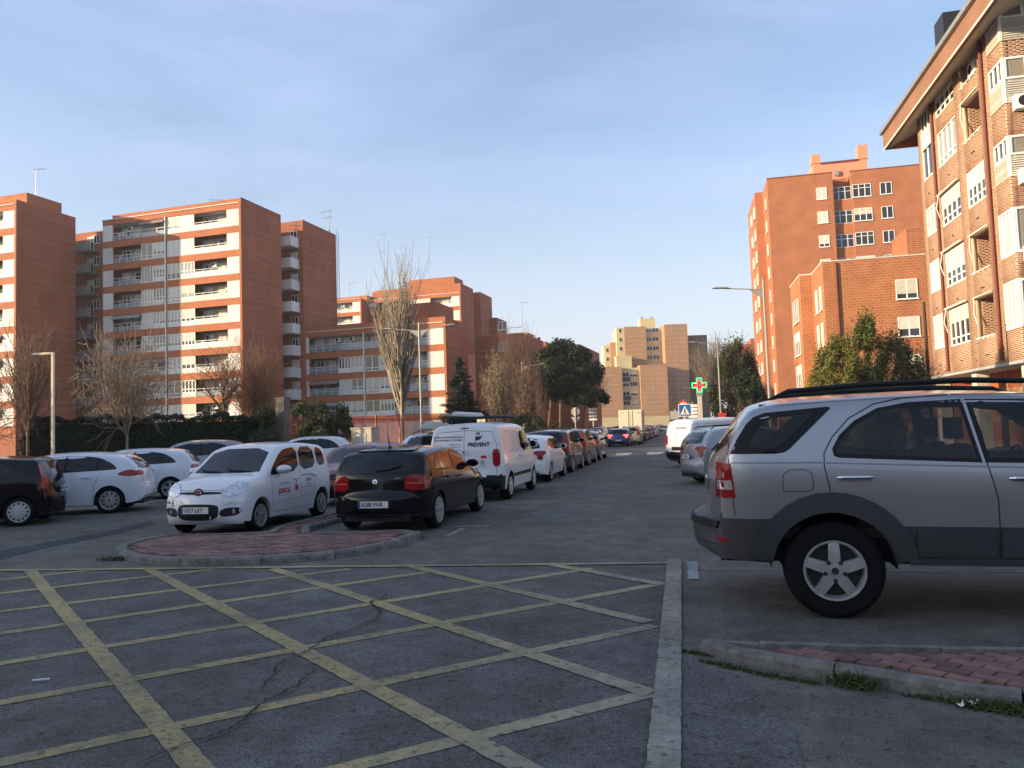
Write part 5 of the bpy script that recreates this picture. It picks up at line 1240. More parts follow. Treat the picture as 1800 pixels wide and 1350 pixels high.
class Shell:
    def __init__(s, sp):
        s.sp = sp; L, hw = sp['L'], sp['W']/2; T = sp['T']; nr, nf = sp['nr'], sp['nf']
        pr, pf, cr_ = sp.get('pr', .13), sp.get('pf', .26), sp.get('cr', .045); rr, rf = sp.get('rr', .5), sp.get('rf', .9)
        kr, kf = sp.get('kr', .10), sp.get('kf', .16); H = max(z for x, z in T); r = sp.get('edge', .09); th = sp.get('th', .19)
        R_ = cr_smooth(T[:nr+1], (), 2); Md = cr_smooth(T[nr:nf+1], [i-nr for i in sp.get('sharp', [])], 5); F_ = cr_smooth(T[nf:], (), 2)
        x0, x1 = Md[0][0], Md[-1][0]; ra, rw = sp['ra'], sp['rw']; XS = set(p[0] for p in Md)
        arch = []
        for xc in (sp['xr'], sp['xf']):
            for k in range(15): arch.append(xc-ra*.9995*math.cos(math.pi*k/14))
            arch += [xc-ra-.006, xc+ra+.006]
        base = sorted(arch)
        for x in sorted(XS | set(np.arange(x0, x1, .09)) | {x0, x1}):
            if all(abs(x-b) > .018 for b in base): base.append(x)
        base = sorted(b for b in base if x0 <= b <= x1)
        if base[0] > x0: base.insert(0, x0)
        if base[-1] < x1: base.append(x1)
        sill = sp['sill']
        def Bz(x):
            for xc in (sp['xr'], sp['xf']):
                if abs(x-xc) < ra: return max(sill, rw+math.sqrt(ra*ra-(x-xc)**2))
            e = min(x-0, L-x); return sill+max(0, .5-e)*sp.get('tuck', .12)
        cols = []
        for k, p in enumerate(R_[:-1]): cols.append((p[0], p[1], R_[0][0]+(x0-R_[0][0])*k/len(R_), R_[0][1], True))
        for x in base: cols.append((x, interp(Md, x), x, min(Bz(x), interp(Md, x)-.001), False))
        for k, p in enumerate(F_[1:]): cols.append((p[0], p[1], x1+(F_[-1][0]-x1)*(k+1)/len(F_), F_[-1][1]+.0, True))
        def pull(x):
            return pr*max(0, 1-x/.5)**2 - pf*max(0, 1-(L-x)/.75)**2
        def plan(x): return 1-kr*max(0, 1-x/rr)**2.2-kf*max(0, 1-(L-x)/rf)**2.2
        def bz(x): return interp(sp['belt'], x)
        clad = sp.get('clad')
        def Wb(x, z):
            b = bz(x)
            if z <= b: u = (z-sill)/(b-sill+1e-6); v = .955+.045*(1-abs((u-.62)/.62)**2.2) if u < .62 else 1-.035*((u-.62)/.38)**2
            else: v = .965-(z-b)/(H-b+.3)*th*1.25
            return hw*plan(x)*v
        ts = [-math.cos(math.pi*k/16) for k in range(17)]
        verts = []; faces = []; fz = []
        NS = 16
        for (tx, tz, bx, bzz, end) in cols:
            c = cr_ if not end else cr_*max(0, min(1, (tz-T[0][1])/.8)); ze = tz-c if tz-c > bzz else bzz+.001
            zc = min(max(interp(clad, tx) if clad else bzz+.0, bzz), ze); zb = min(max(bz(tx), zc), ze)
            lv = [bzz+(zc-bzz)*k/3 for k in range(3)]+[zc+(zb-zc)*k/5 for k in range(5)]+[zb+(ze-zb)*(1-(1-k/(NS-9))**1.7) for k in range(NS-8)]
            re = min(r, (ze-bzz)*.5); side = []
            for z in lv:
                f = 0 if ze-bzz < .01 else (z-bzz)/(ze-bzz); x = bx+(tx-bx)*f
                y = Wb(x, z)
                q = (z-(ze-re))/max(re, 1e-4)
                if q > 0: y -= re*(1-math.sqrt(max(0, 1-min(1, q)**2)))
                side.append((x+pull(x), y, z))
            ye = side[-1][1]; ring = [(side[0][0], side[0][1]-.11, side[0][2]+.0)]+side
            sheet_ = [(tx+pull(tx)*abs(t)**2.3, -t*ye, tz-(tz-ze)*t*t) for t in ts[1:-1]]
            full = ring+sheet_+[(x, -y, z) for x, y, z in ring[::-1]]
            verts.append(full)
        n = len(verts[0]); V = [v for ring in verts for v in ring]; s.N = n
        nsd = NS+1
        for i in range(len(cols)-1):
            zc_here = interp(clad, cols[i][0]) if clad else -1
            for j in range(n-1):
                faces.append((i*n+j, i*n+j+1, (i+1)*n+j+1, (i+1)*n+j))
                jj = j if j < n/2 else n-2-j
                if clad and jj < 4: zn = 1
                elif clad and jj >= nsd and max(cols[i][1], cols[i+1][1]) <= zc_here+.012: zn = 1
                elif clad and cols[i][4] and max(V[i*n+j][2], V[(i+1)*n+j+1][2]) <= zc_here+.03: zn = 1
                else: zn = 0
                fz.append(zn)
        bm_ = bmesh.new(); bv = [bm_.verts.new(v) for v in V]; lay = bm_.faces.layers.int.new('z')
        for f, zn in zip(faces, fz):
            try: ff = bm_.faces.new([bv[k] for k in f]); ff[lay] = zn; ff.smooth = True
            except ValueError: pass
        bmesh.ops.remove_doubles(bm_, verts=bm_.verts, dist=.0008); bmesh.ops.dissolve_degenerate(bm_, edges=bm_.edges, dist=.0005)
        bmesh.ops.recalc_face_normals(bm_, faces=bm_.faces)
        top = max(bm_.faces, key=lambda f: f.calc_center_median().z)
        if top.normal.z < 0: bmesh.ops.reverse_faces(bm_, faces=bm_.faces)
        s.bvh = BVHTree.FromBMesh(bm_)
        for poly in sp.get('cut', []):
            xs = [p[0] for p in poly]; zs = [p[1] for p in poly]
            for _ in range(2):
                fs_ = [f for f in bm_.faces if abs(f.calc_center_median().y) > .45 and any(min(xs)-.02 < v.co.x < max(xs)+.02 for v in f.verts) and any(min(zs)-.03 < v.co.z < max(zs)+.03 for v in f.verts)]
                es_ = list({e for f in fs_ for e in f.edges if e.calc_length() > .02}); bmesh.ops.subdivide_edges(bm_, edges=es_, cuts=2 if _ == 0 else 1, use_grid_fill=True)
            dl = [f for f in bm_.faces if abs(f.calc_center_median().y) > .45 and inside((f.calc_center_median().x, f.calc_center_median().z), poly)]
            bmesh.ops.delete(bm_, geom=dl, context='FACES')
        b2_ = bm_.copy(); bmesh.ops.delete(b2_, geom=[f for f in b2_.faces if f[b2_.faces.layers.int['z']] == 1], context='FACES')
        s.body = bpy.data.meshes.new('body'); b2_.to_mesh(s.body); b2_.free()
        s.clad = None
        if clad:
            bmesh.ops.delete(bm_, geom=[f for f in bm_.faces if f[lay] == 0], context='FACES'); s.clad = bpy.data.meshes.new('cladding'); bm_.to_mesh(s.clad); s.clad.materials.append(CLAD if sp.get('cladm') is None else sp['cladm'])
            s.clad.set_sharp_from_angle(angle=rad(40))
        bm_.free(); s.body.set_sharp_from_angle(angle=rad(32))
    def hit(s, axis, a, b):
        if axis in 'RL':
            o = Vector((a, -3 if axis == 'R' else 3, b)); d = Vector((0, 1 if axis == 'R' else -1, 0))
        elif axis == 'B': o = Vector((-2, a, b)); d = Vector((1, 0, 0))
        elif axis in 'QP':
            sg = -1 if axis == 'Q' else 1; c = .70711; d = Vector((c, -sg*c, 0)); u = Vector((c, sg*c, 0)); o = Vector((.10, sg*s.sp['W']/2*.88, b))+u*a-d*1.5
        elif axis == 'F': o = Vector((s.sp['L']+2, a, b)); d = Vector((-1, 0, 0))
        else: o = Vector((a, b, 4)); d = Vector((0, 0, -1))
        p, n, i, t = s.bvh.ray_cast(o, d)
        if p is None or t > 4.2:
            q = (o+d*1.5 if axis in 'QP' else o+d*2.3) if axis != 'T' else Vector((a, b, 1)); p, n, i, t = s.bvh.find_nearest(q)
        if n.dot(d) > 0: n = -n
        return p, n
def poly_round(P, it=2):
    P = [Vector(p) for p in P]
    for _ in range(it):
        Q = []; n = len(P)
        for i in range(n):
            a, b = P[i], P[(i+1) % n]; q = .22 if _ == 0 else .25; Q += [a.lerp(b, q), a.lerp(b, 1-q)]
        P = Q
    return P
def decal(sh, axis, poly, off, m, rnd=2, res=.07, skirt=.012, name='decal', hole=None):
    P = poly_round(poly, rnd) if rnd else [Vector(p) for p in poly]
    B = resample(P, res*.8); xs = [p[0] for p in B]; ys = [p[1] for p in B]; ins = []
    x = min(xs)+res/2
    while x < max(xs):
        y = min(ys)+res/2
        while y < max(ys):
            if inside((x, y), B) and min(((x-p[0])**2+(y-p[1])**2) for p in B) > (res*.4)**2: ins.append(Vector((x, y)))
            y += res
        x += res
    n = len(B)
    if hole:
        Hp = resample([Vector(p) for p in hole], res*.8); ins = [p for p in ins if not inside(p, Hp)]; nh = len(Hp)
        r = delaunay_2d_cdt([v.to_2d() if hasattr(v, 'to_2d') else v for v in B+Hp+ins], [(i, (i+1) % n) for i in range(n)]+[(n+i, n+(i+1) % nh) for i in range(nh)], [], 0, 1e-6); V2 = r[0]; F2 = []
        for f in r[2]:
            c = sum((V2[k] for k in f), Vector((0, 0)))/len(f)
            if inside(c, B) and not inside(c, Hp): F2.append(f)
    else:
        r = delaunay_2d_cdt([v.to_2d() if hasattr(v, 'to_2d') else v for v in B+ins], [], [list(range(n))], 1, 1e-6); V2, F2 = r[0], r[2]
    V = []; 
    for v in V2: p, nn = sh.hit(axis, v[0], v[1]); V.append(p+nn*off)
    # boundary skirt back into the body
    bnd = []
    for q in range(n): p, nn = sh.hit(axis, B[q][0], B[q][1]); bnd.append((p+nn*off, p-nn*skirt))
    k = len(V); V += [a for a, b in bnd]+[b for a, b in bnd]; F = [tuple(f) for f in F2]+[(k+i, k+(i+1) % n, k+n+(i+1) % n, k+n+i) for i in range(n)]
    mb = MB(); mb.add(V, F, m); me = mb.mesh(name)
    bm_ = bmesh.new(); bm_.from_mesh(me); bmesh.ops.remove_doubles(bm_, verts=bm_.verts, dist=.0002); bmesh.ops.recalc_face_normals(bm_, faces=bm_.faces)
    bm_.faces.ensure_lookup_table(); c = sum((f.normal*f.calc_area() for f in bm_.faces if len(f.verts) == 3), Vector()); 
    ref = {'Q': Vector((-1,-1,0)), 'P': Vector((-1,1,0)), 'R': Vector((0,-1,0)), 'L': Vector((0,1,0)), 'B': Vector((-1,0,0)), 'F': Vector((1,0,0)), 'T': Vector((0,0,1))}[axis]
    if c.dot(ref) < 0: bmesh.ops.reverse_faces(bm_, faces=bm_.faces)
    for f in bm_.faces: f.smooth = True
    bm_.to_mesh(me); bm_.free(); me.set_sharp_from_angle(angle=rad(30)); return me
def surf_line(sh, axis, pts, w_, m, off=.0015, res=.05, name='seam', closed=False):
    P = resample(pts, res) if closed else sum([[Vector(a).lerp(Vector(b), k/max(1, round((Vector(b)-Vector(a)).length/res))) for k in range(max(1, round((Vector(b)-Vector(a)).length/res)))] for a, b in zip(pts, pts[1:])], [])+[Vector(pts[-1])]
    vs = []; fs = []; n = len(P)
    for i, p in enumerate(P):
        d = (P[(i+1) % n]-P[i-1]) if closed else (P[min(i+1, n-1)]-P[max(i-1, 0)]); d = d.normalized(); q = Vector((-d[1], d[0]))*w_/2
        for sg in (1, -1): h, nn = sh.hit(axis, p[0]+q[0]*sg, p[1]+q[1]*sg); vs.append(h+nn*off)
    for i in range(n if closed else n-1): j = (i+1) % n; fs.append((2*i, 2*i+1, 2*j+1, 2*j))
    return MB().add(vs, fs, m).mesh(name)
def surf_text(sh, axis, s, size, cx, cz, m, off=.003, bold=.0, flip=1, sx=1.0, shear=0, align='CENTER'):
    v, f = text2d(s, size, bold, align); V = []
    for a, b in v: h, nn = sh.hit(axis, cx+flip*(a*sx+shear*b), cz+b); V.append(h+nn*off)
    return MB().add(V, f, m).mesh('lettering')
def mirror(poly): return [(-a, b) for a, b in poly]
def wheel_mesh(R, wd, rr_):
    m = MB(); h = wd/2
    m.lathe([(rr_, -h+.012), (rr_+.012, -h), (R-.045, -h-.004), (R-.012, -h+.02), (R, -h+.045), (R, h-.045), (R-.012, h-.02), (R-.045, h), (rr_, h)], TYRE, 36, 'y')
    return m.mesh('wheel', True)
def rim_mesh(kind, r, wd, n=5):
    m = MB(); h = wd/2; M_ = RIM if kind != 'cap' else CAPM
    m.lathe([(r+.006, -h+.002), (r+.004, -h-.006), (r-.012, -h-.004), (r-.022, -h+.02), (r-.03, -h+.06)], M_, 36, 'y')
    m.lathe([(r-.025, -h+.07), (0, -h+.07)], RIMD, 24, 'y')
    if kind == 'cap':
        m.lathe([(r-.015, -h+.004), (r*.62, -h-.012), (r*.3, -h-.02), (0, -h-.022)], M_, 30, 'y')
        for k in range(n):
            a = 2*math.pi*k/n; w2 = .13 if n > 7 else .2; q = []
            for (u, t) in ((r*.70, -w2*.8), (r*.90, -w2), (r*.90, w2), (r*.70, w2*.8)): q.append((u*math.cos(a+t), -h-.013+(.010 if u > r*.8 else 0), u*math.sin(a+t)))
            m.add(q, [(0,1,2,3)], RIMD)
    else:
        dbl = kind == 'double'
        for k in range(n):
            a = 2*math.pi*k/n+math.pi/2
            subs = ((-.0, 1),) if not dbl else ((-1, 1), (1, 1))
            for sgn, _ in subs:
                wi = r*(.20 if kind == 'wide' else .10) if not dbl else r*.055; wo = r*(.17 if kind == 'wide' else .075) if not dbl else r*.05
                oi = sgn*(r*.05 if n > 7 else r*.06) if dbl else 0; oo = sgn*(r*.13 if n <= 7 else r*.10) if dbl else 0
                pts = []
                for u, w2, o_, dy in ((r*.16, wi, oi, -.004), (r*.6, (wi+wo)/2, (oi+oo)/2, -.012), (r*.97, wo, oo, .004)):
                    for s_ in (-1, 1):
                        lx, lz = u, o_+s_*w2; X, Z = lx*math.cos(a)-lz*math.sin(a), lx*math.sin(a)+lz*math.cos(a); pts.append((X, -h+dy, Z)); pts.append((X, -h+.05+dy, Z))
                fs = []
                for q in range(2):
                    b = q*4; fs += [(b, b+2, b+6, b+4), (b, b+4, b+5, b+1), (b+2, b+3, b+7, b+6)]
                m.add(pts, fs, M_)
                if kind == 'wide':   # groove in the spoke
                    for o2 in (-.35, .35):
                        g_ = []
                        for u in (r*.42, r*.86):
                            for s_ in (-.13, .13): lx, lz = u, (o2+s_)*wo; g_.append((lx*math.cos(a)-lz*math.sin(a), -h+(-.0095 if u < r*.5 else -.0015)-.002, lx*math.sin(a)+lz*math.cos(a)))
                        m.add(g_, [(0,1,3,2)], GALV)
        m.lathe([(r*.24, -h+.03), (r*.22, -h-.012), (r*.12, -h-.014)], M_, 20, 'y'); m.lathe([(r*.12, -h-.016), (0, -h-.017)], RIMD, 16, 'y')
        if kind == 'wide':
            for k in range(5): a = 2*math.pi*(k+.5)/5+math.pi/2; m.lathe([(.018, -h-.010), (0, -h-.011)], RIMD, 8, 'y', (r*.33*math.cos(a), 0, r*.33*math.sin(a)))
    me = m.mesh('rim', True); return me
PLATES = {}
def plate_mesh(code):
    if code not in PLATES:
        b = MB().box(-.004, .006, -.26, .26, -.055, .055, PLT).mesh('number_plate'); e = MB().box(-.0055, -.0042, .225, .258, -.052, .052, EUB).mesh('blue_strip')
        v, f = text2d(code, .098, .0022); t = MB().add([(-.0062, -a*.92+.018, b_-.002) for a, b_ in v], f, INK).mesh('lettering')
        PLATES[code] = (b, e, t)
    return PLATES[code]
class BP:
    """blueprint of a car: nodes (name, mesh, parent index, loc, rot, painted, label)"""
    def __init__(s, sp): s.sp = sp; s.sh = Shell(sp); s.n = []
    def add(s, name, me, parent=-1, loc=(0, 0, 0), rot=(0, 0, 0), painted=False): s.n.append((name, me, parent, loc, rot, painted)); return len(s.n)-1
    def dec(s, name, axis, poly, off, m, both=False, parent=-1, painted=False, **k):
        i = s.add(name, decal(s.sh, axis, poly, off, m, name=name, **k), parent, painted=painted)
        if both:
            if axis in 'RQ': s.add(name, decal(s.sh, 'L' if axis == 'R' else 'P', poly, off, m, name=name, **k), parent, painted=painted)
            else: s.add(name, decal(s.sh, axis, mirror(poly), off, m, name=name, **k), parent, painted=painted)
        return i
    def seam(s, axis, pts, w_=.008, both=True, m=None, closed=False, off=.0015, name='panel_gap'):
        s.add(name, surf_line(s.sh, axis, pts, w_, m or SEAM, off, closed=closed, name=name))
        if both:
            if axis == 'R': s.add(name, surf_line(s.sh, 'L', pts, w_, m or SEAM, off, closed=closed, name=name))
            else: s.add(name, surf_line(s.sh, axis, mirror(pts), w_, m or SEAM, off, closed=closed, name=name))
    def place(s, name, label, x, y, head, pnt, scale=1.0, group=None, plate=None, cat='car', z=0, skip=()):
        """x,y: ground point under the REAR centre of the car; head: degrees clockwise from +Y"""
        root = thing(name, label, cat, (x, y, z), math.pi/2-rad(head), group)
        if scale != 1: root.scale = (scale,)*3
        objs = []
        for (nm, me, par, loc, rot, pd) in s.n:
            if nm in skip: objs.append(None); continue
            o = link(nm, me, root if par < 0 else objs[par], loc, rot)
            if pd:
                if not len(me.materials): me.materials.append(P_WHITE)
                o.material_slots[0].link = 'OBJECT'; o.material_slots[0].material = pnt
            objs.append(o)
        if plate:
            b, e, t = plate_mesh(plate[0]); px_, pz_, rx = plate[1]
            pl = link('number_plate', b, root, (px_, 0, pz_), (0, 0, math.pi if rx else 0)); link('blue_strip', e, pl); link('lettering', t, pl)
        return root
def car(sp, rim=('spoke', 10), rr_=.22, extra=None):
    b = BP(sp); sh = b.sh; L, W = sp['L'], sp['W']
    body = b.add('body', sh.body, painted=True)
    if sh.clad: b.add('cladding', sh.clad)
    ub = MB().box(.12, L-.25, -W/2+.30, W/2-.30, sp['sill']-.03, sp['sill']+.25, PLAS)
    for xc in (sp['xr'], sp['xf']):
        for sg in (-1, 1):
            k = 14; vs = []; R_ = sp['ra']+.015
            for i in range(k+1):
                a = math.pi*i/k; 
                for yy_ in (sg*(W/2-.085), sg*(W/2-.42)): vs.append((xc-R_*math.cos(a), yy_, sp['rw']+R_*math.sin(a)))
            ub.add(vs, [(2*i, 2*i+1, 2*i+3, 2*i+2) for i in range(k)], PLAS)
            ub.add([(xc-R_, sg*(W/2-.42), sp['sill']), (xc+R_, sg*(W/2-.42), sp['sill']), (xc+R_, sg*(W/2-.42), sp['rw']+R_), (xc-R_, sg*(W/2-.42), sp['rw']+R_)], [(0,1,2,3)], PLAS)
            ub.add([(xc-R_, sg*(W/2-.10), sp['sill']), (xc-R_, sg*(W/2-.42), sp['sill']), (xc-R_, sg*(W/2-.42), sp['rw']), (xc-R_, sg*(W/2-.10), sp['rw']), (xc+R_, sg*(W/2-.10), sp['sill']), (xc+R_, sg*(W/2-.42), sp['sill']), (xc+R_, sg*(W/2-.42), sp['rw']), (xc+R_, sg*(W/2-.10), sp['rw'])], [(0,1,2,3),(4,5,6,7)], PLAS)
    b.add('underbody', ub.mesh('underbody'))
    R, wd = sp['rw']+sp.get('tyre_extra', 0), sp.get('tw', .205); wm_, rm = wheel_mesh(R, wd, rr_+.004), rim_mesh(rim[0], rr_, wd, rim[1])
    for xc in (sp['xr'], sp['xf']):
        for sg in (-1, 1):
            i = b.add('wheel', wm_, loc=(xc, sg*(W/2-wd/2-.02), R), rot=(0, 0, 0 if sg < 0 else math.pi)); b.add('rim', rm, i)
    return b
def mirrors(b, x, z, painted=True, s=1.0, y=None):
    W = b.sp['W']; 
    for sg in (-1, 1):
        m = MB(); vs = []; fs = []; k = 12
        rings = [(-.07, .75), (-.075, .95), (-.02, 1.05), (.05, .9), (.10, .55), (.12, .2)]
        for dx, q in rings:
            for j in range(k):
                a = 2*math.pi*j/k; vs.append((dx*s, sg*(.12+.115*q*math.cos(a)*1.05)*s, (.075*q*math.sin(a))*s))
        for i in range(len(rings)-1):
            for j in range(k): fs.append((i*k+j, i*k+(j+1) % k, (i+1)*k+(j+1) % k, (i+1)*k+j))
        fs += [tuple(range(k)), tuple((len(rings)-1)*k+j for j in range(k))[::-1]]
        m.add(vs, fs, P_WHITE); me = m.mesh('mirror', True); bm_ = bmesh.new(); bm_.from_mesh(me); bmesh.ops.recalc_face_normals(bm_, faces=bm_.faces); bm_.to_mesh(me); bm_.free()
        p, n = b.sh.hit('R' if sg < 0 else 'L', x, z-.04)
        i = b.add('mirror', me, loc=(x, p.y*1.0, z), painted=painted)
        b.add('mirror_glass', MB().lathe([(.066*s, -.079*s), (0, -.0795*s)], CGL, 14, 'x', (0, sg*.12*s, 0)).mesh('mirror_glass'), i)
        b.add('mirror_foot', MB().tube([(0, -sg*.04, -.06), (.0, sg*.05, -.035)], .022, PLAS, 6).mesh('mirror_foot'), i)
def handles(b, pts, chrome=False, painted=True, L=.20):
    for x, z in pts:
        for ax in 'RL':
            p, n = b.sh.hit(ax, x, z); d = b.sh.hit(ax, x+L, z)[0]-p
            m = MB().tube([p+n*.004, p+d*.12+n*.032, p+d*.5+n*.040, p+d*.88+n*.032, p+d+n*.004], [.012, .017, .018, .017, .012], CHR if chrome else P_WHITE, 8)
            b.add('door_handle', m.mesh('handle', True), painted=painted and not chrome)
def aerial(b, x, h=.35, z=None):
    zt = b.sh.hit('T', x, 0)[0].z; b.add('aerial', MB().tube([(x, 0, zt), (x-h*.35, 0, zt+h)], [.008, .004], PLAS, 5).mesh('aerial'))
def wiper(b, pts):
    v = [b.sh.hit('B', *p) for p in pts]; b.add('wiper', MB().tube([p+n*.02 for p, n in v], .010, PLAS, 5).mesh('wiper'))
# ------------------------------------------------------------------ silver off-roader
def tint_glass():
    m = bpy.data.materials.new('tinted_glass'); m.use_nodes = True; t = m.node_tree; N = t.nodes; N.clear(); o = N.new('ShaderNodeOutputMaterial'); mx_ = N.new('ShaderNodeMixShader'); tr = N.new('ShaderNodeBsdfTransparent'); gl = N.new('ShaderNodeBsdfGlossy'); fr = N.new('ShaderNodeFresnel')
    tr.inputs[0].default_value = (.30, .32, .33, 1); gl.inputs['Roughness'].default_value = .02; fr.inputs[0].default_value = 1.5
    t.links.new(fr.outputs[0], mx_.inputs[0]); t.links.new(tr.outputs[0], mx_.inputs[1]); t.links.new(gl.outputs[0], mx_.inputs[2]); t.links.new(mx_.outputs[0], o.inputs[0]); return m
TINT = tint_glass()
def shrink_poly(P, d):
    a, b = offset_in([tuple(p) for p in P], d); return [tuple(v) for v in b]
WIN_O = poly_round([(1.085,1.285),(1.045,1.30),(1.035,1.36),(1.10,1.47),(1.22,1.58),(1.40,1.675),(1.62,1.712),(2.02,1.722)], 0)+[Vector((2.11,1.225))]
WIN_O = [tuple(p) for p in WIN_O]; WIN_I = shrink_poly(WIN_O, .032); WIN_I2 = WIN_I
WIN_F = [(2.13,1.225),(2.045,1.722),(2.5,1.705),(2.76,1.665),(3.02,1.48),(3.30,1.24),(3.31,1.185)]; WIN_FI = shrink_poly(WIN_F, .035)
WIN_Q = [(.235,1.333),(.30,1.46),(.375,1.575),(.44,1.635),(.53,1.668),(1.03,1.702),(1.052,1.69),(.71,1.365),(.665,1.338),(.60,1.330)]; WIN_QI = [(.385,1.385),(.455,1.51),(.53,1.60),(.60,1.625),(.90,1.645),(.66,1.42),(.58,1.385)]
sp = dict(cut=[WIN_I, WIN_FI, WIN_QI], L=4.57, W=1.885, T=[(.06,.44),(-.10,.50),(-.13,.64),(-.11,.77),(-.01,.82),(.02,.98),(.03,1.18),(.07,1.29),(.17,1.44),(.30,1.63),(.40,1.74),(.60,1.79),(1.1,1.815),(1.8,1.825),(2.4,1.80),(2.85,1.75),(3.2,1.52),(3.55,1.27),(3.7,1.23),(4.2,1.17),(4.42,1.08),(4.52,.95),(4.57,.7),(4.55,.5),(4.45,.42)],
    nr=7, nf=20, sharp=[7, 10, 15, 17], belt=[(0,1.31),(.6,1.31),(1.2,1.29),(2.2,1.235),(3.4,1.19),(3.7,1.14),(4.6,.95)], clad=[(0,.80),(.5,.80),(.51,.80),(1.5,.74),(3.2,.72),(4.0,.76),(4.6,.78)],
    sill=.44, xr=1.0, xf=3.71, ra=.465, rw=.385, tw=.25, th=.17, kr=.12, rr=.50, pr=.13, cr=.05, edge=.10, tuck=.05)
suv = car(sp, ('wide', 5), .235)
q = suv
q.dec('quarter_window', 'R', WIN_Q, .003, PLAS, True, rnd=0, hole=WIN_QI, res=.05)
q.dec('quarter_pane', 'R', WIN_QI, .0032, TINT, True, rnd=0, skirt=.001)
q.dec('rear_door_window', 'R', WIN_O, .003, PLAS, True, rnd=0, hole=WIN_I, res=.05)
q.dec('rear_door_pane', 'R', [(a_, b_) for a_, b_ in WIN_I2], .0032, TINT, True, rnd=0, skirt=.001)
q.dec('window_frame', 'R', WIN_F, .003, PLAS, True, rnd=0, hole=WIN_FI, res=.05); q.dec('front_door_window', 'R', WIN_FI, .0032, TINT, True, rnd=0, skirt=.001)
# cabin: seats, head rests, steering wheel, floor
SEAT = mat('seat_cloth', (.06, .055, .05), .9); cb_ = MB(); cb_.box(.3, 3.6, -.72, .72, .62, .70, SEAT)
for x_, y_ in ((1.25, -.45), (1.25, .0), (1.25, .45), (2.15, -.38), (2.15, .38)):
    cb_.add([(x_, y_-.22, .70), (x_+.16, y_-.22, .70), (x_-.02, y_-.19, 1.36), (x_-.12, y_-.19, 1.34), (x_, y_+.22, .70), (x_+.16, y_+.22, .70), (x_-.02, y_+.19, 1.36), (x_-.12, y_+.19, 1.34)], [(0,3,2,1),(4,5,6,7),(0,4,7,3),(1,2,6,5),(3,7,6,2)], SEAT); cb_.box(x_-.14, x_-.05, y_-.12, y_+.12, 1.40, 1.58, SEAT); cb_.box(x_, x_+.5, y_-.22, y_+.22, .70, .92, SEAT)
cb_.box(2.85, 3.4, -.7, .7, .70, 1.18, SEAT)
q.add('seats', cb_.mesh('seats')); sw_ = MB(); sw_.tube([(2.72+.05*math.sin(a_), .38+.19*math.cos(a_), 1.12+.18*math.sin(a_)) for a_ in [k_*.3307 for k_ in range(20)]], .015, PLAS, 6); q.add('steering_wheel', sw_.mesh('steering_wheel'))
q.add('roof_lining', MB().box(.5, 2.75, -.62, .62, 1.735, 1.745, SEAT).mesh('roof_lining'))
# flares
for xc in (1.0, 3.71):
    ro, ri = .63, .475; pl = [(xc-ro*math.cos(math.pi*k/16), .385+ro*math.sin(math.pi*k/16)*1.0) for k in range(17)]+[(xc-ri*math.cos(math.pi*k/16), .385+ri*math.sin(math.pi*k/16)) for k in range(16, -1, -1)]
    pl = [(a, max(b, .47 if abs(a-xc) > .3 else b)) for a, b in pl]
    q.dec('wheel_arch_flare', 'R', pl, .030, CLAD, True, rnd=0, res=.06, skirt=.03)
q.dec('sill_cladding', 'R', [(1.60,.50),(1.62,.715),(2.16,.71),(2.16,.50)], .012, CLAD, True, rnd=0); q.dec('sill_cladding', 'R', [(2.20,.50),(2.20,.71),(3.08,.70),(3.08,.50)], .012, CLAD, True, rnd=0)
q.dec('side_step', 'R', [(1.55,.445),(1.55,.485),(3.15,.485),(3.15,.445)], .045, CLAD, True, rnd=0)
q.seam('R', [(1.0,1.02),(.985,1.10),(.965,1.22),(.97,1.32),(1.04,1.45),(1.18,1.60),(1.38,1.71),(1.6,1.75),(1.95,1.765)], .009)
q.seam('R', [(1.97,1.765),(2.05,1.765),(2.12,1.5),(2.14,1.22),(2.19,.95),(2.19,.5)], .009)
q.seam('R', [(1.97,1.765),(2.6,1.745),(2.85,1.70)], .007)
q.seam('R', [(.26,1.72),(.22,1.33),(.24,1.0),(.25,.83)], .007)
q.seam('R', poly_round([(.635,1.03),(.65,1.195),(.865,1.195),(.875,1.04),(.85,1.02),(.66,1.02)], 1), .006, closed=True)
q.seam('R', [(.24,1.26),(.9,1.25),(2.2,1.19),(3.4,1.14)], .012, m=mat('paint_crease', (.20, .22, .27), .4, .4))  # no gap here: shading of the body crease painted as a darker strip
q.dec('tail_lamp', 'B', [(.66,.97),(.66,1.25),(.78,1.25),(.78,.96)], .009, TLR, True, rnd=0, res=.05); q.dec('tail_lamp', 'R', [(.115,.965),(.125,1.255),(.235,1.255),(.262,.975)], .010, TLR, True, rnd=0, res=.03)
q.dec('reverse_lamp', 'R', [(.13,1.035),(.13,1.11),(.235,1.115),(.248,1.04)], .013, TLC, True, rnd=0, res=.04); 
q.dec('rear_window', 'B', [(-.66,1.335),(-.56,1.66),(.56,1.66),(.66,1.335)], .003, CGL2, rnd=1); q.dec('windscreen', 'F', [(-.72,1.27),(-.58,1.70),(.58,1.70),(.72,1.27)], .003, CGL, rnd=1)
q.dec('rear_lamp_low', 'B', [(.70,.60),(.70,.635),(.86,.635),(.86,.60)], .006, TLR, True, rnd=0); q.seam('B', [(-.8,.56),(.8,.56)], .012, both=False)
q.dec('tailgate_trim', 'B', [(-.40,1.0),(-.40,1.10),(.40,1.10),(.40,1.0)], .02, CHR, rnd=0)
handles(q, [(1.06,1.125),(2.28,1.10)], chrome=True, L=.26)
for sg in (-1, 1):
    pts = [(.62, 1.80), (.74, 1.845), (1.3, 1.872), (2.1, 1.875), (2.7, 1.84), (2.86, 1.78)]; q.add('roof_rail', MB().tube([(x, sg*.70, z) for x, z in pts], [.012, .022, .024, .024, .022, .012], PLAS, 8).mesh('roof_rail', True))
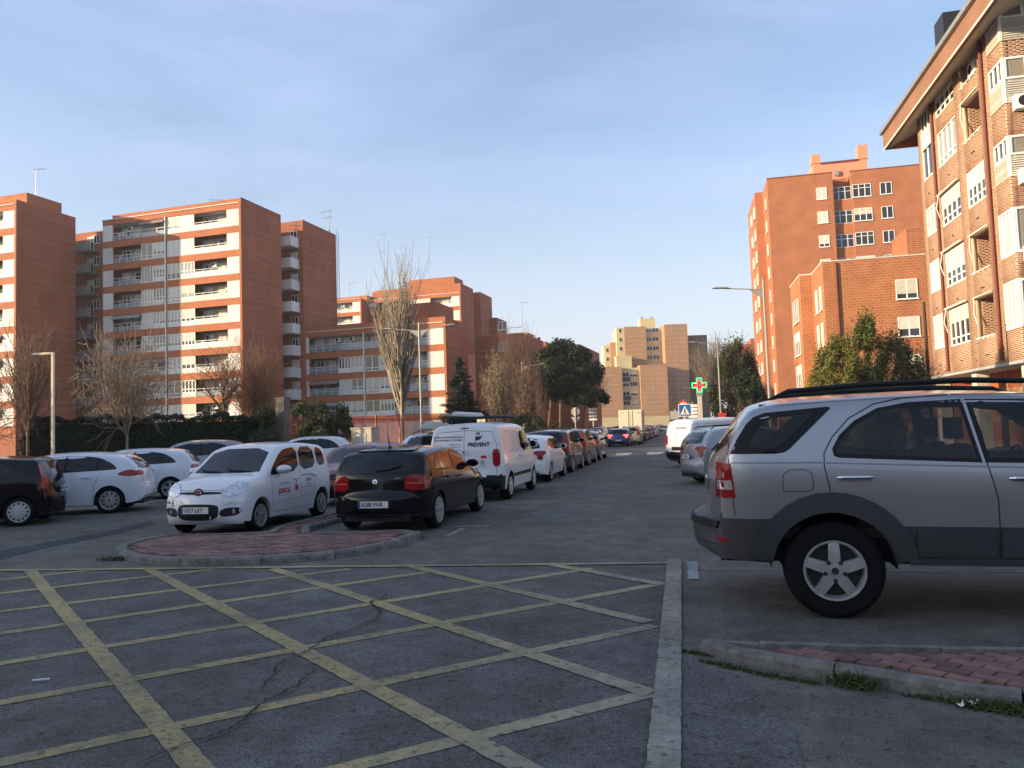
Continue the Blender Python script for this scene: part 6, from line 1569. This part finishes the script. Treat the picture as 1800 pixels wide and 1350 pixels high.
mirrors(q, 3.15, 1.27); wiper(q, [(.1, 1.33), (-.35, 1.40)]); q.dec('bumper_step', 'B', [(-.75,.70),(-.75,.76),(.75,.76),(.75,.70)], .02, PLAS, rnd=0)
q.dec('rear_spoiler_lamp', 'B', [(-.15,1.70),(-.15,1.725),(.15,1.725),(.15,1.70)], .01, TLR, rnd=0)
# ------------------------------------------------------------------ black hatchback (rear view)
sp = dict(L=4.24, W=1.76, T=[(.12,.26),(.02,.34),(-.01,.46),(.0,.60),(.05,.66),(.07,.80),(.10,.99),(.22,1.14),(.40,1.325),(.52,1.375),(1.0,1.415),(1.55,1.43),(2.05,1.41),(2.35,1.355),(2.75,1.13),(3.08,.975),(3.3,.94),(3.8,.83),(4.05,.74),(4.19,.62),(4.24,.48),(4.22,.34),(4.1,.24)],
    nr=6, nf=18, sharp=[6, 9, 15], belt=[(0,.99),(.6,.985),(1.5,.95),(2.9,.90),(3.3,.86),(4.2,.68)], sill=.23, xr=.82, xf=3.48, ra=.345, rw=.315, th=.22, kr=.15, rr=.6, pr=.16, cr=.05, edge=.085, tuck=.08)
bmw = car(sp, ('double', 10), .215); q = bmw
q.dec('side_window_surround', 'R', [(.66,1.0),(.80,1.17),(1.05,1.30),(1.5,1.355),(2.0,1.34),(2.3,1.285),(2.62,1.10),(2.86,.955),(2.0,.975),(.9,1.0)], .002, PLAS, True, rnd=1)
q.dec('rear_quarter_window', 'R', [(.72,1.02),(.84,1.17),(.97,1.255),(1.0,1.02)], .004, CGL, True, rnd=0); q.dec('rear_door_window', 'R', [(1.03,1.02),(1.0,1.265),(1.3,1.32),(1.68,1.335),(1.73,.99)], .004, CGL, True, rnd=0)
q.dec('front_door_window', 'R', [(1.80,.99),(1.75,1.335),(2.05,1.315),(2.28,1.26),(2.58,1.09),(2.76,.97)], .004, CGL, True, rnd=0)
q.dec('rear_window', 'B', [(-.70,1.0),(-.65,1.14),(-.50,1.335),(.50,1.335),(.65,1.14),(.70,1.0)], .003, CGL, rnd=1); q.dec('windscreen', 'F', [(-.66,1.0),(-.52,1.36),(.52,1.36),(.66,1.0)], .003, CGL, rnd=1)
q.dec('tail_lamp', 'B', [(.50,.70),(.50,.92),(.62,.965),(.80,.95),(.88,.88),(.88,.71)], .010, TLR, True, rnd=1, res=.05)
q.dec('lamp_band', 'B', [(.53,.81),(.53,.83),(.82,.83),(.82,.81)], .012, ORL, True, rnd=0)
q.seam('B', [(-.70,.985),(.70,.985)], .006, both=False); q.seam('B', [(-.50,.93),(-.49,.66),(-.44,.61),(.44,.61),(.49,.66),(.50,.93)], .008, both=False); q.seam('B', [(-.84,.60),(-.5,.60)], .006)
q.dec('plate_recess', 'B', [(-.30,.425),(-.30,.56),(.30,.56),(.30,.425)], .003, PLAS, rnd=0); q.seam('B', [(-.74,.305),(.74,.305)], .02, both=False, m=CLAD, off=.004)
q.dec('roof_spoiler', 'B', [(-.52,1.345),(-.50,1.375),(.50,1.375),(.52,1.345)], .02, P_BLACK, rnd=0)
for xx in (1.02, 1.77): pass
q.seam('R', [(.98,.97),(1.06,.80),(1.14,.62),(1.16,.25)], .007); q.seam('R', [(1.76,.98),(1.78,.6),(1.78,.25)], .007); q.seam('R', [(2.88,.93),(2.94,.7),(2.92,.25)], .007); q.seam('R', [(.9,.27),(1.2,.27),(2.9,.27)], .010)
q.seam('R', [(.2,.80),(1.2,.78),(2.9,.72)], .004)
handles(q, [(1.20,.86),(1.92,.83)], L=.2); mirrors(q, 2.68, 1.03)
i_ = q.add('maker_badge', MB().lathe([(.041, -.012), (.041, -.018), (.0, -.020)], CHR, 24, 'x').mesh('badge'), loc=(q.sh.hit('B', 0, .855)[0].x, 0, .855), rot=(0, rad(10), 0))
q4 = MB()
for s_, mm in ((0, SGB), (1, SGW), (2, SGB), (3, SGW)):
    q4.add([(-.0215, 0, 0)]+[(-.0212, .027*math.cos(math.pi/2*s_+math.pi/2*k/5), .027*math.sin(math.pi/2*s_+math.pi/2*k/5)) for k in range(6)], [tuple(range(7))], mm)
q.add('badge_quarters', q4.mesh('quarters'), i_); q.add('lettering', surf_text(q.sh, 'B', '118 i', .055, -.38, .905, GALV, .003, flip=-1))
q.add('roof_aerial', MB().tube([(.75, 0, 1.40), (.68, 0, 1.62), (.66, 0, 1.75)], [.012, .006, .003], PLAS, 6).lathe([(.05, 1.40), (.035, 1.43), (0, 1.45)], PLAS, 10, 'z', (.76, 0, -.015)).mesh('aerial'))
wiper(q, [(.0, 1.02), (-.25, 1.05), (-.42, 1.10)])
# ------------------------------------------------------------------ small white car (front view)
sp = dict(L=3.65, W=1.64, T=[(.10,.26),(.02,.34),(.0,.50),(.02,.70),(.05,.90),(.10,1.05),(.17,1.30),(.26,1.46),(.42,1.51),(1.0,1.56),(1.5,1.57),(1.9,1.54),(2.15,1.48),(2.5,1.24),(2.82,1.03),(3.0,.995),(3.3,.93),(3.48,.83),(3.58,.70),(3.63,.55),(3.65,.42),(3.62,.30),(3.5,.20)],
    nr=5, nf=17, sharp=[7, 14], belt=[(0,1.0),(1,.985),(2.6,.93),(3.0,.90),(3.6,.68)], sill=.22, xr=.62, xf=2.92, ra=.325, rw=.29, th=.17, kr=.10, rr=.5, pr=.12, pf=.20, kf=.13, rf=.6, cr=.04, edge=.10, tw=.18, tuck=.06)
fiat = car(sp, ('double', 7), .19); q = fiat
q.dec('windscreen', 'F', [(-.68,1.035),(-.64,1.10),(-.56,1.46),(.56,1.46),(.64,1.10),(.68,1.035)], .003, CGL2, rnd=1); q.dec('rear_window', 'B', [(-.55,1.05),(-.5,1.42),(.5,1.42),(.55,1.05)], .003, CGL, rnd=1)
q.dec('front_door_window', 'R', [(1.52,1.0),(1.50,1.46),(1.95,1.43),(2.16,1.34),(2.45,1.12),(2.56,.99),(2.5,.965)], .003, CGL, True, rnd=1); q.dec('rear_door_window', 'R', [(.82,1.04),(.84,1.45),(1.43,1.46),(1.45,1.0)], .003, CGL, True, rnd=1); q.dec('quarter_window', 'R', [(.42,1.06),(.40,1.22),(.50,1.40),(.74,1.44),(.74,1.05)], .003, CGL, True, rnd=1)
q.seam('R', [(1.49,1.50),(1.49,.6),(1.44,.3)], .007); q.seam('R', [(2.56,.99),(2.56,.5),(2.50,.3),(1.44,.28)], .007); q.seam('R', [(.78,1.44),(.78,1.0),(.95,.7),(.98,.3),(1.44,.28)], .007)
q.seam('R', [(1.0,.50),(2.5,.47)], .010, m=mat('moulding_grey', (.42, .43, .45), .5), off=.006)
q.dec('head_lamp', 'F', [(.42,.80),(.40,.70),(.55,.665),(.74,.73),(.79,.86),(.70,.90),(.54,.88)], .012, HLC, True, rnd=2, res=.05); q.dec('daytime_lamp', 'F', [(.44,.535),(.44,.585),(.72,.60),(.74,.555)], .008, TLC, True, rnd=1, res=.05)
q.dec('fog_lamp_recess', 'F', [(.40,.37),(.42,.45),(.52,.485),(.72,.48),(.75,.42),(.66,.35),(.46,.33)], .006, PLAS, True, rnd=1, res=.05); q.add('fog_lamp', MB().lathe([(.045, .012), (0, .016)], TLC, 16, 'x', (q.sh.hit('F', .60, .415)[0].x, .60, .415)).mesh('fog')); q.add('fog_lamp', MB().lathe([(.045, .012), (0, .016)], TLC, 16, 'x', (q.sh.hit('F', -.60, .415)[0].x, -.60, .415)).mesh('fog'))
q.dec('lower_grille', 'F', [(-.36,.28),(-.40,.45),(-.36,.555),(.36,.555),(.40,.45),(.36,.28)], .006, PLAS, rnd=2); q.dec('upper_grille', 'F', [(-.42,.715),(-.40,.755),(.40,.755),(.42,.715)], .008, PLAS, rnd=1)
i_ = q.add('maker_badge', MB().lathe([(.088, .0), (.085, .02), (.066, .024)], PLAS, 26, 'x').lathe([(.066, .022), (.058, .030), (0, .032)], CHR, 26, 'x').lathe([(.05, .0335), (0, .034)], mat('badge_red', (.35, .10, .12), .3, .3), 22, 'x').mesh('badge'), loc=(q.sh.hit('F', 0, .735)[0].x-.005, 0, .735))
q.add('lettering', MB().add([(.036, a*1.0, b) for a, b in text2d('FIAT', .033, .0008)[0]], [f for f in text2d('FIAT', .033, .0008)[1]], CHR).mesh('lettering'), i_)
v_ = [q.sh.hit('F', *p_) for p_ in ((.55, 1.04), (.1, 1.07), (.02, 1.10))]; q.add('wiper', MB().tube([p_+n_*.02 for p_, n_ in v_], .011, PLAS, 5).mesh('wiper')); v_ = [q.sh.hit('F', *p_) for p_ in ((-.05, 1.04), (-.45, 1.07), (-.55, 1.10))]; q.add('wiper', MB().tube([p_+n_*.02 for p_, n_ in v_], .011, PLAS, 5).mesh('wiper'))
q.seam('R', [(.40,.99),(1.4,.965),(2.5,.915)], .006, m=mat('crease_white', (.5, .5, .52), .4))  # flat greyer strip stands in for the shading along the door crease
handles(q, [(1.60,.86)], painted=False, L=.16); handles(q, [(.86,.89)], painted=False, L=.15); mirrors(q, 2.33, 1.06, s=1.1)
q.seam('F', [(-.60,.93),(-.40,.78),(.40,.78),(.60,.93)], .007, both=False)
for ax in 'L':
    q.add('lettering', surf_text(q.sh, ax, 'SERVICIO PROPIO', .055, 1.22, .90, INK, flip=-1)); q.add('lettering', surf_text(q.sh, ax, 'JCBUS', .085, 1.20, .80, INKR, bold=.003, flip=-1)); q.add('lettering', surf_text(q.sh, ax, 'Tlf. 91 888', .035, 1.20, .725, INK, flip=-1)); q.add('lettering', surf_text(q.sh, ax, '91 888 8118', .05, 1.20, .665, INKR, flip=-1))
    q.add('lettering', surf_text(q.sh, ax, 'AUTOMOVILES', .05, 2.12, .79, INK, flip=-1, sx=1.1)); q.add('lettering', surf_text(q.sh, ax, 'JCBUS, S.L.', .115, 2.12, .655, INKR, bold=.006, flip=-1, sx=.85))
    q.dec('figure_logo', ax, [(1.62,.70),(1.60,.76),(1.65,.71),(1.675,.76),(1.70,.71),(1.75,.76),(1.73,.70),(1.75,.62),(1.70,.66),(1.675,.60),(1.65,.66),(1.60,.62)], .003, INKR, rnd=0, res=.03); q.dec('figure_logo', ax, [(1.655,.80),(1.675,.83),(1.695,.80),(1.675,.77)], .003, INKR, rnd=0, res=.03)
# ------------------------------------------------------------------ white panel van (rear view)
sp = dict(L=4.40, W=1.84, T=[(.12,.34),(.02,.42),(-.01,.55),(.02,.64),(.05,.90),(.07,1.20),(.13,1.55),(.24,1.78),(.40,1.83),(1.2,1.85),(2.2,1.86),(2.75,1.82),(3.0,1.75),(3.35,1.45),(3.68,1.16),(3.85,1.12),(4.15,1.03),(4.30,.90),(4.37,.70),(4.40,.5),(4.37,.36),(4.25,.28)],
    nr=6, nf=17, sharp=[14], belt=[(0,1.10),(2,1.10),(3.4,1.08),(3.8,1.02),(4.4,.8)], clad=[(0,.60),(.34,.60),(.35,.30),(.36,.0),(5,0)], cladm=PLAS, sill=.27, xr=.88, xf=3.66, ra=.36, rw=.32, th=.14, kr=.06, rr=.4, pr=.07, cr=.05, edge=.12, tuck=.05)
van = car(sp, ('cap', 6), .20); q = van
q.dec('tail_lamp', 'Q', [(-.10,.82),(-.09,1.22),(.05,1.22),(.04,.82)], .010, TLR, True, rnd=1, res=.035)
q.seam('B', [(0,.60),(0,1.83)], .009, both=False); q.seam('B', [(.76,.62),(.77,1.3),(.66,1.62),(.0,1.66)], .009); 
q.seam('R', [(.55,1.70),(.50,1.0),(.55,.7)], .007); q.seam('R', [(2.1,1.74),(2.1,.3)], .008); q.seam('R', [(3.1,1.1),(3.15,.5)], .008); q.seam('R', poly_round([(.75,1.15),(.75,1.62),(1.35,1.62),(1.35,1.15)], 1), .007, closed=True); q.seam('R', poly_round([(1.5,1.15),(1.5,1.62),(2.0,1.62),(2.0,1.15)], 1), .007, closed=True)
q.dec('front_door_window', 'R', [(2.2,1.12),(2.2,1.62),(2.72,1.62),(3.0,1.5),(3.35,1.18),(3.3,1.10)], .003, CGL, True, rnd=1); q.dec('windscreen', 'F', [(-.72,1.2),(-.6,1.74),(.6,1.74),(.72,1.2)], .003, CGL, rnd=1)
q.dec('side_moulding', 'R', [(1.15,.52),(1.15,.60),(3.2,.60),(3.2,.52)], .010, PLAS, True, rnd=0); handles(q, [(1.86,1.0),(2.2,.98)], painted=False); mirrors(q, 3.18, 1.26, painted=False, s=1.25)
q.dec('high_brake_lamp', 'B', [(-.10,1.70),(-.10,1.725),(.10,1.725),(.10,1.70)], .006, TLR, rnd=0); q.add('door_handle', MB().box(-.03, 0, -.08, .08, -.05, .05, P_WHITE).lathe([(.03, -.035), (0, -.037)], CHR, 12, 'x').mesh('handle'), loc=(q.sh.hit('B', 0, 1.16)[0].x, 0.0, 1.16)); q.dec('plate_recess', 'B', [(-.32,.64),(-.32,.78),(.32,.78),(.32,.64)], .003, PLAS, rnd=0)
LET0 = len(q.n)
def vt(s_, sz, y, z, m=INK, bold=0, sx=1.0, align='CENTER', sh_=0): return q.add('lettering', surf_text(q.sh, 'B', s_, sz, -y if False else y, z, m, .004, bold, -1, sx, sh_, align))
vt('Equipos de seguridad para', .068, .40, 1.52, bold=.0012); vt('Transportistas en Ventilas', .068, .40, 1.45, bold=.0012); vt('info@prevent.es', .045, .22, 1.34); vt('www.prevent.es', .045, .22, 1.28); vt('91 74 81 81', .055, .20, 1.205)
vt('PREVENT', .125, -.35, 1.325, bold=.006, sx=1.0)
ml = MB()
def pj(pts, m): 
    vv = []
    for a, b in pts: h, nn = q.sh.hit('B', a, b); vv.append(h+nn*.004)
    ml.add(vv, [tuple(range(len(pts)))], m)
pj([(-.27,1.41),(-.36,1.44),(-.37,1.50),(-.27,1.51)], INK)
for k_, (hh_) in enumerate((.12, .15, .155, .13)): y_ = -.275-k_*.026; pj([(y_, 1.50), (y_-.019, 1.50), (y_-.019, 1.50+hh_*.8), (y_, 1.50+hh_*.8)], INK)
pj([(-.36,1.44),(-.385,1.44),(-.435,1.53),(-.415,1.545),(-.365,1.48)], INK)
for r_ in (0, .055): pj([(-.44-.075, .86+r_), (-.44, .91+r_), (-.44, .88+r_)], INK); pj([(-.44+.075, .86+r_), (-.44, .91+r_), (-.44, .88+r_)], INK)
pj([(-.40,1.01),(-.40,1.075),(-.53,1.075),(-.53,1.01)], INKR); pj([(-.60,1.01),(-.60,1.075),(-.615,1.075),(-.615,1.01)], INKR); pj([(-.36,.835),(-.36,.828),(-.53,.828),(-.53,.835)], INK)
q.add('logo', ml.mesh('logo')); LET1 = len(q.n)
rk = MB(); 
for sg in (-.62, .62): rk.tube([(.45, sg, 1.99), (2.9, sg, 1.99)], .022, BLK, 6)
for xx in (.6, 1.6, 2.6): rk.tube([(xx, -.66, 1.97), (xx, .66, 1.97)], .02, BLK, 6); rk.tube([(xx, -.64, 1.84), (xx, -.62, 1.99)], .018, BLK, 5); rk.tube([(xx, .64, 1.84), (xx, .62, 1.99)], .018, BLK, 5)
RACK = q.add('roof_rack', rk.mesh('roof_rack')); lad = MB()
for sg in (.28, .55): lad.tube([(.1, sg, 2.05), (2.9, sg, 2.05)], .03, GALV, 6)
for k_ in range(9): lad.tube([(.25+k_*.3, .28, 2.05), (.25+k_*.3, .55, 2.05)], .016, GALV, 5)
q.add('ladder', lad.mesh('ladder')); q.add('pipe_tube', MB().tube([(-.1, .15, 2.06), (2.2, .15, 2.06)], .05, METW, 8).mesh('tube'))
# ------------------------------------------------------------------ generic shapes
def hatch(L=4.25, W=1.78, H=1.47, xr=.80, xf=3.42, rw=.31, tail=0.0, rim=('spoke', 5), lamp='c4', nose=.0, rail=False, sillz=.22, rear_tilt=.30):
    k = H/1.47; f = L/4.25
    T = [(.12,.26),(.02,.34),(-.01,.48),(.01,.62),(.05,.70),(.07,.86),(.11,1.0*k),(.22,1.16*k),(.22+rear_tilt*.7,1.36*k),(.30+rear_tilt,1.41*k),(1.1,1.455*k),(1.6,1.47*k),(2.1,1.455*k),(2.45*f,1.38*k),(2.85*f,1.15*k),(3.16*f,.985*k),(3.35*f,.95*k),(3.85*f,.85*k),(4.06*f,.75*k),(4.19*f,.62),(4.25*f,.48),(4.23*f,.34),(4.12*f,.24)]
    sp = dict(L=L, W=W, T=T, nr=6, nf=18, sharp=[6, 9, 15], belt=[(0,1.0*k),(.8,.99*k),(2.9*f,.93*k),(3.3*f,.88*k),(L,.70)], sill=sillz, xr=xr, xf=xf, ra=rw+.035, rw=rw, th=.20, kr=.13, rr=.55, pr=.15, cr=.05, edge=.09)
    b = car(sp, rim, rw*.69)
    b.dec('side_window', 'R', [(.62,1.04*k),(.74,1.17*k),(1.0,1.32*k),(1.45,1.385*k),(2.05,1.37*k),(2.38*f,1.29*k),(2.70*f,1.12*k),(2.95*f,.985*k),(2.0,.995*k),(.85,1.025*k)], .003, CGL, True, rnd=1)
    b.seam('R', [(1.72,1.38*k),(1.76,1.0*k)], .05, m=PLAS, off=.0045, name='pillar_trim'); b.seam('R', [(1.04,1.31*k),(1.08,1.02*k)], .035, m=PLAS, off=.0045, name='pillar_trim')
    b.seam('R', [(1.0,.97*k),(1.12,.7),(1.18,.26)], .007); b.seam('R', [(1.78,.98*k),(1.80,.26)], .007); b.seam('R', [(2.92*f,.95*k),(2.98*f,.6),(2.96*f,.26)], .007)
    b.dec('rear_window', 'B', [(-.66,1.03*k),(-.62,1.16*k),(-.50,1.37*k),(.50,1.37*k),(.62,1.16*k),(.66,1.03*k)], .003, CGL, rnd=1); b.dec('windscreen', 'F', [(-.68,1.0*k),(-.64,1.06*k),(-.52,1.39*k),(.52,1.39*k),(.64,1.06*k),(.68,1.0*k)], .003, CGL2, rnd=1)
    if lamp == 'c4': b.dec('tail_lamp', 'Q', [(-.30,.90*k),(-.18,.97*k),(.10,.98*k),(.16,.90*k),(.03,.84*k),(.02,.70*k),(-.12,.70*k),(-.13,.84*k)], .010, TLR, True, rnd=1, res=.04)
    elif lamp == 'kia': b.dec('tail_lamp', 'R', [(.19,.94*k),(.30,1.02*k),(.48,1.0*k),(.66,.92*k),(.46,.865*k),(.24,.86*k)], .010, TLR, True, rnd=1, res=.05); b.dec('tail_lamp', 'B', [(.48,.88*k),(.50,.98*k),(.80,1.0*k),(.86,.88*k)], .010, TLR, True, rnd=1, res=.05)
    elif lamp == 'tall': b.dec('tail_lamp', 'Q', [(-.10,.72*k),(-.09,.98*k),(.05,1.26*k),(.12,1.26*k),(.09,.98*k),(.15,.77*k)], .010, TLR, True, rnd=0, res=.04)
    b.dec('head_lamp', 'F', [(.42,.68*k),(.46,.78*k),(.74,.88*k),(.82,.86*k),(.78,.72*k)], .010, HLC, True, rnd=1, res=.05); b.dec('grille', 'F', [(-.34,.62),(-.30,.74),(.30,.74),(.34,.62)], .006, PLAS, rnd=1); b.dec('lower_grille', 'F', [(-.5,.30),(-.46,.47),(.46,.47),(.5,.30)], .006, PLAS, rnd=1)
    b.dec('rear_valance', 'B', [(-.62,.28),(-.58,.38),(.58,.38),(.62,.28)], .005, PLAS, rnd=1); b.seam('B', [(-.55,.92*k),(-.52,.64),(.52,.64),(.55,.92*k)], .007, both=False)
    handles(b, [(1.20,.87*k),(1.94,.84*k)], L=.19); mirrors(b, 2.74*f, 1.05*k)
    if rail:
        for sg in (-1, 1): b.add('roof_rail', MB().tube([(.55, sg*.56, 1.40*k), (.7, sg*.56, 1.46*k), (1.9, sg*.57, 1.495*k), (2.3, sg*.57, 1.46*k), (2.4, sg*.57, 1.41*k)], .018, PLAS, 6).mesh('roof_rail'))
    return b
hA = hatch(lamp='c4', rim=('double', 5)); hB = hatch(L=4.3, H=1.46, lamp='kia', rim=('double', 10), rear_tilt=.42); aerial(hA, .8); 
hC = hatch(L=4.3, W=1.82, H=1.62, xf=3.42, rw=.33, lamp='tall', rail=True, rear_tilt=.16, rim=('wide', 5)); hD = hatch(L=3.85, W=1.68, H=1.47, xr=.62, xf=3.08, rw=.30, lamp='tall', rim=('cap', 12), rear_tilt=.10)
hE = hatch(L=4.45, W=1.84, H=1.66, xf=3.55, rw=.34, lamp='c4', rail=True, rear_tilt=.38, rim=('wide', 5)); hF = hatch(L=4.4, W=1.8, H=1.45, xf=3.5, lamp='c4', rear_tilt=.75)
# -------- placements
R3_ = 0
suv.place('off_roader', 'silver off-roader with dark grey wheel arch flares, seen from the side at right', .17, 7.84, 92.5, P_SILVER, 1.03, plate=None, cat='off-roader')
bmw.place('hatchback', 'black hatchback parked tail first at the tip of the kidney shaped island', -5.06, 11.98, .5, P_BLACK, plate=('6288 FNR', (-.028, .49, False)))
f_ = fiat.place('small_car', 'small white car with red and black door lettering facing the camera', -8.16, 15.35, 180.5, P_WHITE, plate=None)
b_, e_, t_ = plate_mesh('1017 LKY'); pl = link('number_plate', b_, f_, (3.672, 0, .455), (0, 0, math.pi)); link('blue_strip', e_, pl); link('lettering', t_, pl)
van.place('panel_van', 'white panel van with black hand logo and roof rack behind the black hatchback', -5.0, 17.1, .5, P_WHITE, cat='van', plate=None)
van.n2 = [n for i, n in enumerate(van.n) if not (LET0 <= i)]
van.n = van.n2; van.add('lettering', surf_text(van.sh, 'B', 'GRUPORED', .14, -.28, 1.48, INK, .004, .004, -1))
van.place('panel_van', 'white panel van parked at an angle beyond the grey crossover on the right', -.38, 30.0, 58, P_WHITE, cat='van', plate=None)
hA.place('hatchback', 'white hatchback with winged red tail lamps directly beyond the white van', -4.97, 22.9, .5, P_WHITE, plate=None)
grp = 'cars parked along the left of the street'
hC.place('crossover', 'dark grey tall hatchback two cars beyond the white van', -4.95, 27.4, .5, P_DGREY, group=grp); hC.place('crossover', 'dark brown tall car with roof rails, third car beyond the white van', -4.95, 32.2, .5, P_BROWN, group=grp)
hA.place('hatchback', 'dark hatchback just before the raised crossing', -4.95, 37.2, .5, P_DGREY, group=grp)
hA2 = hA.place('hatchback', 'blue hatchback with glowing tail lamps beyond the raised crossing', -5.15, 61, 1, P_BLUE, plate=('4521 HJK', (-.012, .52, False)))
for o_ in hA2.children:
    if o_.name.startswith('tail_lamp'):
        o_.material_slots[0].link = 'OBJECT'; o_.material_slots[0].material = BRLIT
hC.place('crossover', 'beige tall car between the blue hatchback and the box truck', -4.6, 66.4, 1, P_BEIGE, group=grp)
hF.place('hatchback', 'dark red hatchback facing the camera behind the small white car', -8.1, 20.9, 180, P_RED)
hE.place('crossover', 'white tall car facing the camera under a grey roof box', -8.15, 26.4, 180, P_WHITE2)
rb_ = MB(); pr_ = [(0, .0), (.25, .10), (.8, .21), (1.5, .22), (1.95, .1), (2.05, 0)]; vs = []; fs = []
for x_, h_ in pr_:
    for a_ in range(9): t_2 = math.pi*a_/8; vs.append((x_, .36*math.cos(t_2)*(.75 if h_ < .05 else 1), .02+h_*math.sin(t_2)**.6))
for i in range(5):
    for j in range(8): fs.append((i*9+j, i*9+j+1, (i+1)*9+j+1, (i+1)*9+j))
fs += [tuple(i*9 for i in range(6)), ]; 
rb_.add(vs, fs, mat('roof_box_grey', (.30, .30, .28), .5)); t = thing('roof_box', 'grey streamlined roof box on the tall white car', 'roof box', (-8.15+.1, 25.6, 1.76), math.pi/2+math.pi); bx_ = rb_.build('shell', t, True); 
MB().box(-.1, 0, -.5, .5, -.06, -.03, PLAS).build('crossbar', t, loc=(.5, 0, .02)); MB().box(-.1, 0, -.5, .5, -.06, -.03, PLAS).build('crossbar', t, loc=(1.6, 0, .02))
hA.place('hatchback', 'grey hatchback in the middle row behind the roof box car', -8.15, 32.0, 180, P_GREY); hD.place('small_car', 'small brown car at the end of the middle row', -8.1, 37.3, 180, P_BROWN)
# left street, angled bays: rear wheel contact points measured
def place_rw(bp, name, label, px_, py_, head, pnt, **k):
    q = G(px_, py_); h = rad(head); f = Vector((math.sin(h), math.cos(h))); rgt = Vector((math.cos(h), -math.sin(h)))
    side = -1      # we see the left flank
    rear = Vector((q.x, q.y))-f*bp.sp['xr']+rgt*(bp.sp['W']/2); return bp.place(name, label, rear.x, rear.y, head, pnt, **k)
hd_ = -118
place_rw(hD, 'small_car', 'black hatchback with boomerang tail lamp cut by the left edge', 32, 926, hd_, P_BLACK, plate=('8841 DKW', (-.02, .72, False)))
place_rw(hB, 'hatchback', 'white hatchback with arched side glass right of the black one at far left', 192, 903, hd_+1, P_WHITE2)
place_rw(hA, 'hatchback', 'white hatchback between the arched-glass one and the small lettered car', 299, 878, hd_, P_WHITE2)
place_rw(hE, 'estate_car', 'grey tall car with silver roof rails behind the left white hatchbacks', 405, 858, hd_, P_GREY)
place_rw(hE, 'estate_car', 'white tall car whose roof shows between the small white car and the oleander', 590, 838, -110, P_WHITE2)
# right side
hE.place('crossover', 'grey crossover with dark rear spoiler, tail out beyond the silver off-roader', .0, 21.8, 66, P_GREY, .94, plate=('2237 MBN', (-.02, .80, False)))
# box truck
t = thing('box_truck', 'small truck with a tall cream box body parked beyond the blue hatchback', 'truck', (-4.85, 72, 0), rad(0)); CB = mat('truck_box_cream', (.66, .60, .46), .6)
MB().box(-1.08, 1.08, .05, 4.2, .95, 3.1, CB).build('box_body', t)
for sg in (-1, 1):
    d = pbox('rear_door', t, min(0, sg*1.02)+.012*(sg > 0), max(0, sg*1.02)-.012*(sg < 0), 0, .048, 1.0, 3.04, CB); pbox('door_bar', t, sg*.18-.02, sg*.18+.02, -.03, -.002, 1.0, 3.04, GALV)
    for z_ in (1.2, 2.8): pbox('hinge', t, sg*.75-.15, sg*.75+.15, -.02, -.002, z_, z_+.06, GALV)
    pbox('tail_lamp', t, sg*.85-.12, sg*.85+.12, .0, .06, .68, .80, TLR)
pbox('chassis', t, -.8, .8, .1, 5.4, .55, .94, PLAS); pbox('bumper', t, -1.0, 1.0, -.05, .05, .42, .55, PLAS); MB().prism([(-.95,4.3),(.95,4.3),(.95,5.9),(-.95,5.9)], .6, 2.2, P_WHITE).build('cab', t)
wm2 = wheel_mesh(.38, .24, .2)
for y_ in (1.1, 4.9):
    for sg in (-1, 1): link('wheel', wm2, t, (sg*.88, y_, .38), (0, 0, math.pi/2))
# far rows
FC = {}; ORD = ('first', 'second', 'third', 'fourth', 'fifth', 'sixth', 'seventh', 'eighth', 'ninth')
rr = random.Random(9); cols_ = [P_DGREY, P_GREY, P_WHITE, P_BLUE, P_BEIGE, P_BLACK, P_RED, P_WHITE2, P_BROWN, P_GREEN]
names = {id(P_DGREY): 'charcoal', id(P_GREY): 'grey', id(P_WHITE): 'white', id(P_BLUE): 'blue', id(P_BEIGE): 'beige', id(P_BLACK): 'black', id(P_RED): 'dark red', id(P_WHITE2): 'pale', id(P_BROWN): 'brown', id(P_GREEN): 'dark green'}
tp = [hA, hC, hD, hE, hF, hB]; SK = ('door_handle', 'panel_gap', 'mirror_glass', 'mirror_foot', 'rear_valance', 'underbody')
def farcar(x, y, head, where, g):
    p = rr.choice(cols_); b = rr.choice(tp); k_ = FC.get(g, 0); FC[g] = k_+1
    b.place('parked_car', 'distant %s %s car, %s %s' % (names[id(p)], 'tall' if b in (hC, hE) else 'low', ORD[k_], where), x, y, head, p, group=g, skip=SK)
for i in range(8): farcar(-4.7+rr.uniform(-.1, .1), 79+i*5.3, 1, 'in the line beyond the box truck', 'distant cars in line beyond the truck')
for i in range(9): farcar(-8.4, 46+i*5.4, 180, 'in the line left of the blue hatchback', 'distant cars in the second line left of the street')
for i in range(9): farcar(-13.5-i*.1, 46+i*4.9, -100, 'from the crossing in front of the pines', 'distant cars in front of the pines')
for i in range(8): farcar(-17+i*2.9, 178+rr.uniform(-1, 1), rr.choice((0, 180, 8)), 'from left below the tan building', 'distant cars at the foot of the tan building')
for i in range(7): farcar(-14+i*2.8, 150+rr.uniform(-1, 1), rr.choice((0, 180, 90)), 'from left across the street end', 'distant cars at the far end of the street')
x, y = AT(1045, 745, 105).xy; van.place('panel_van', 'distant dark blue van above the left rows of cars', x, y, 0, P_BLUE, cat='van', skip=('lettering', 'panel_gap'))
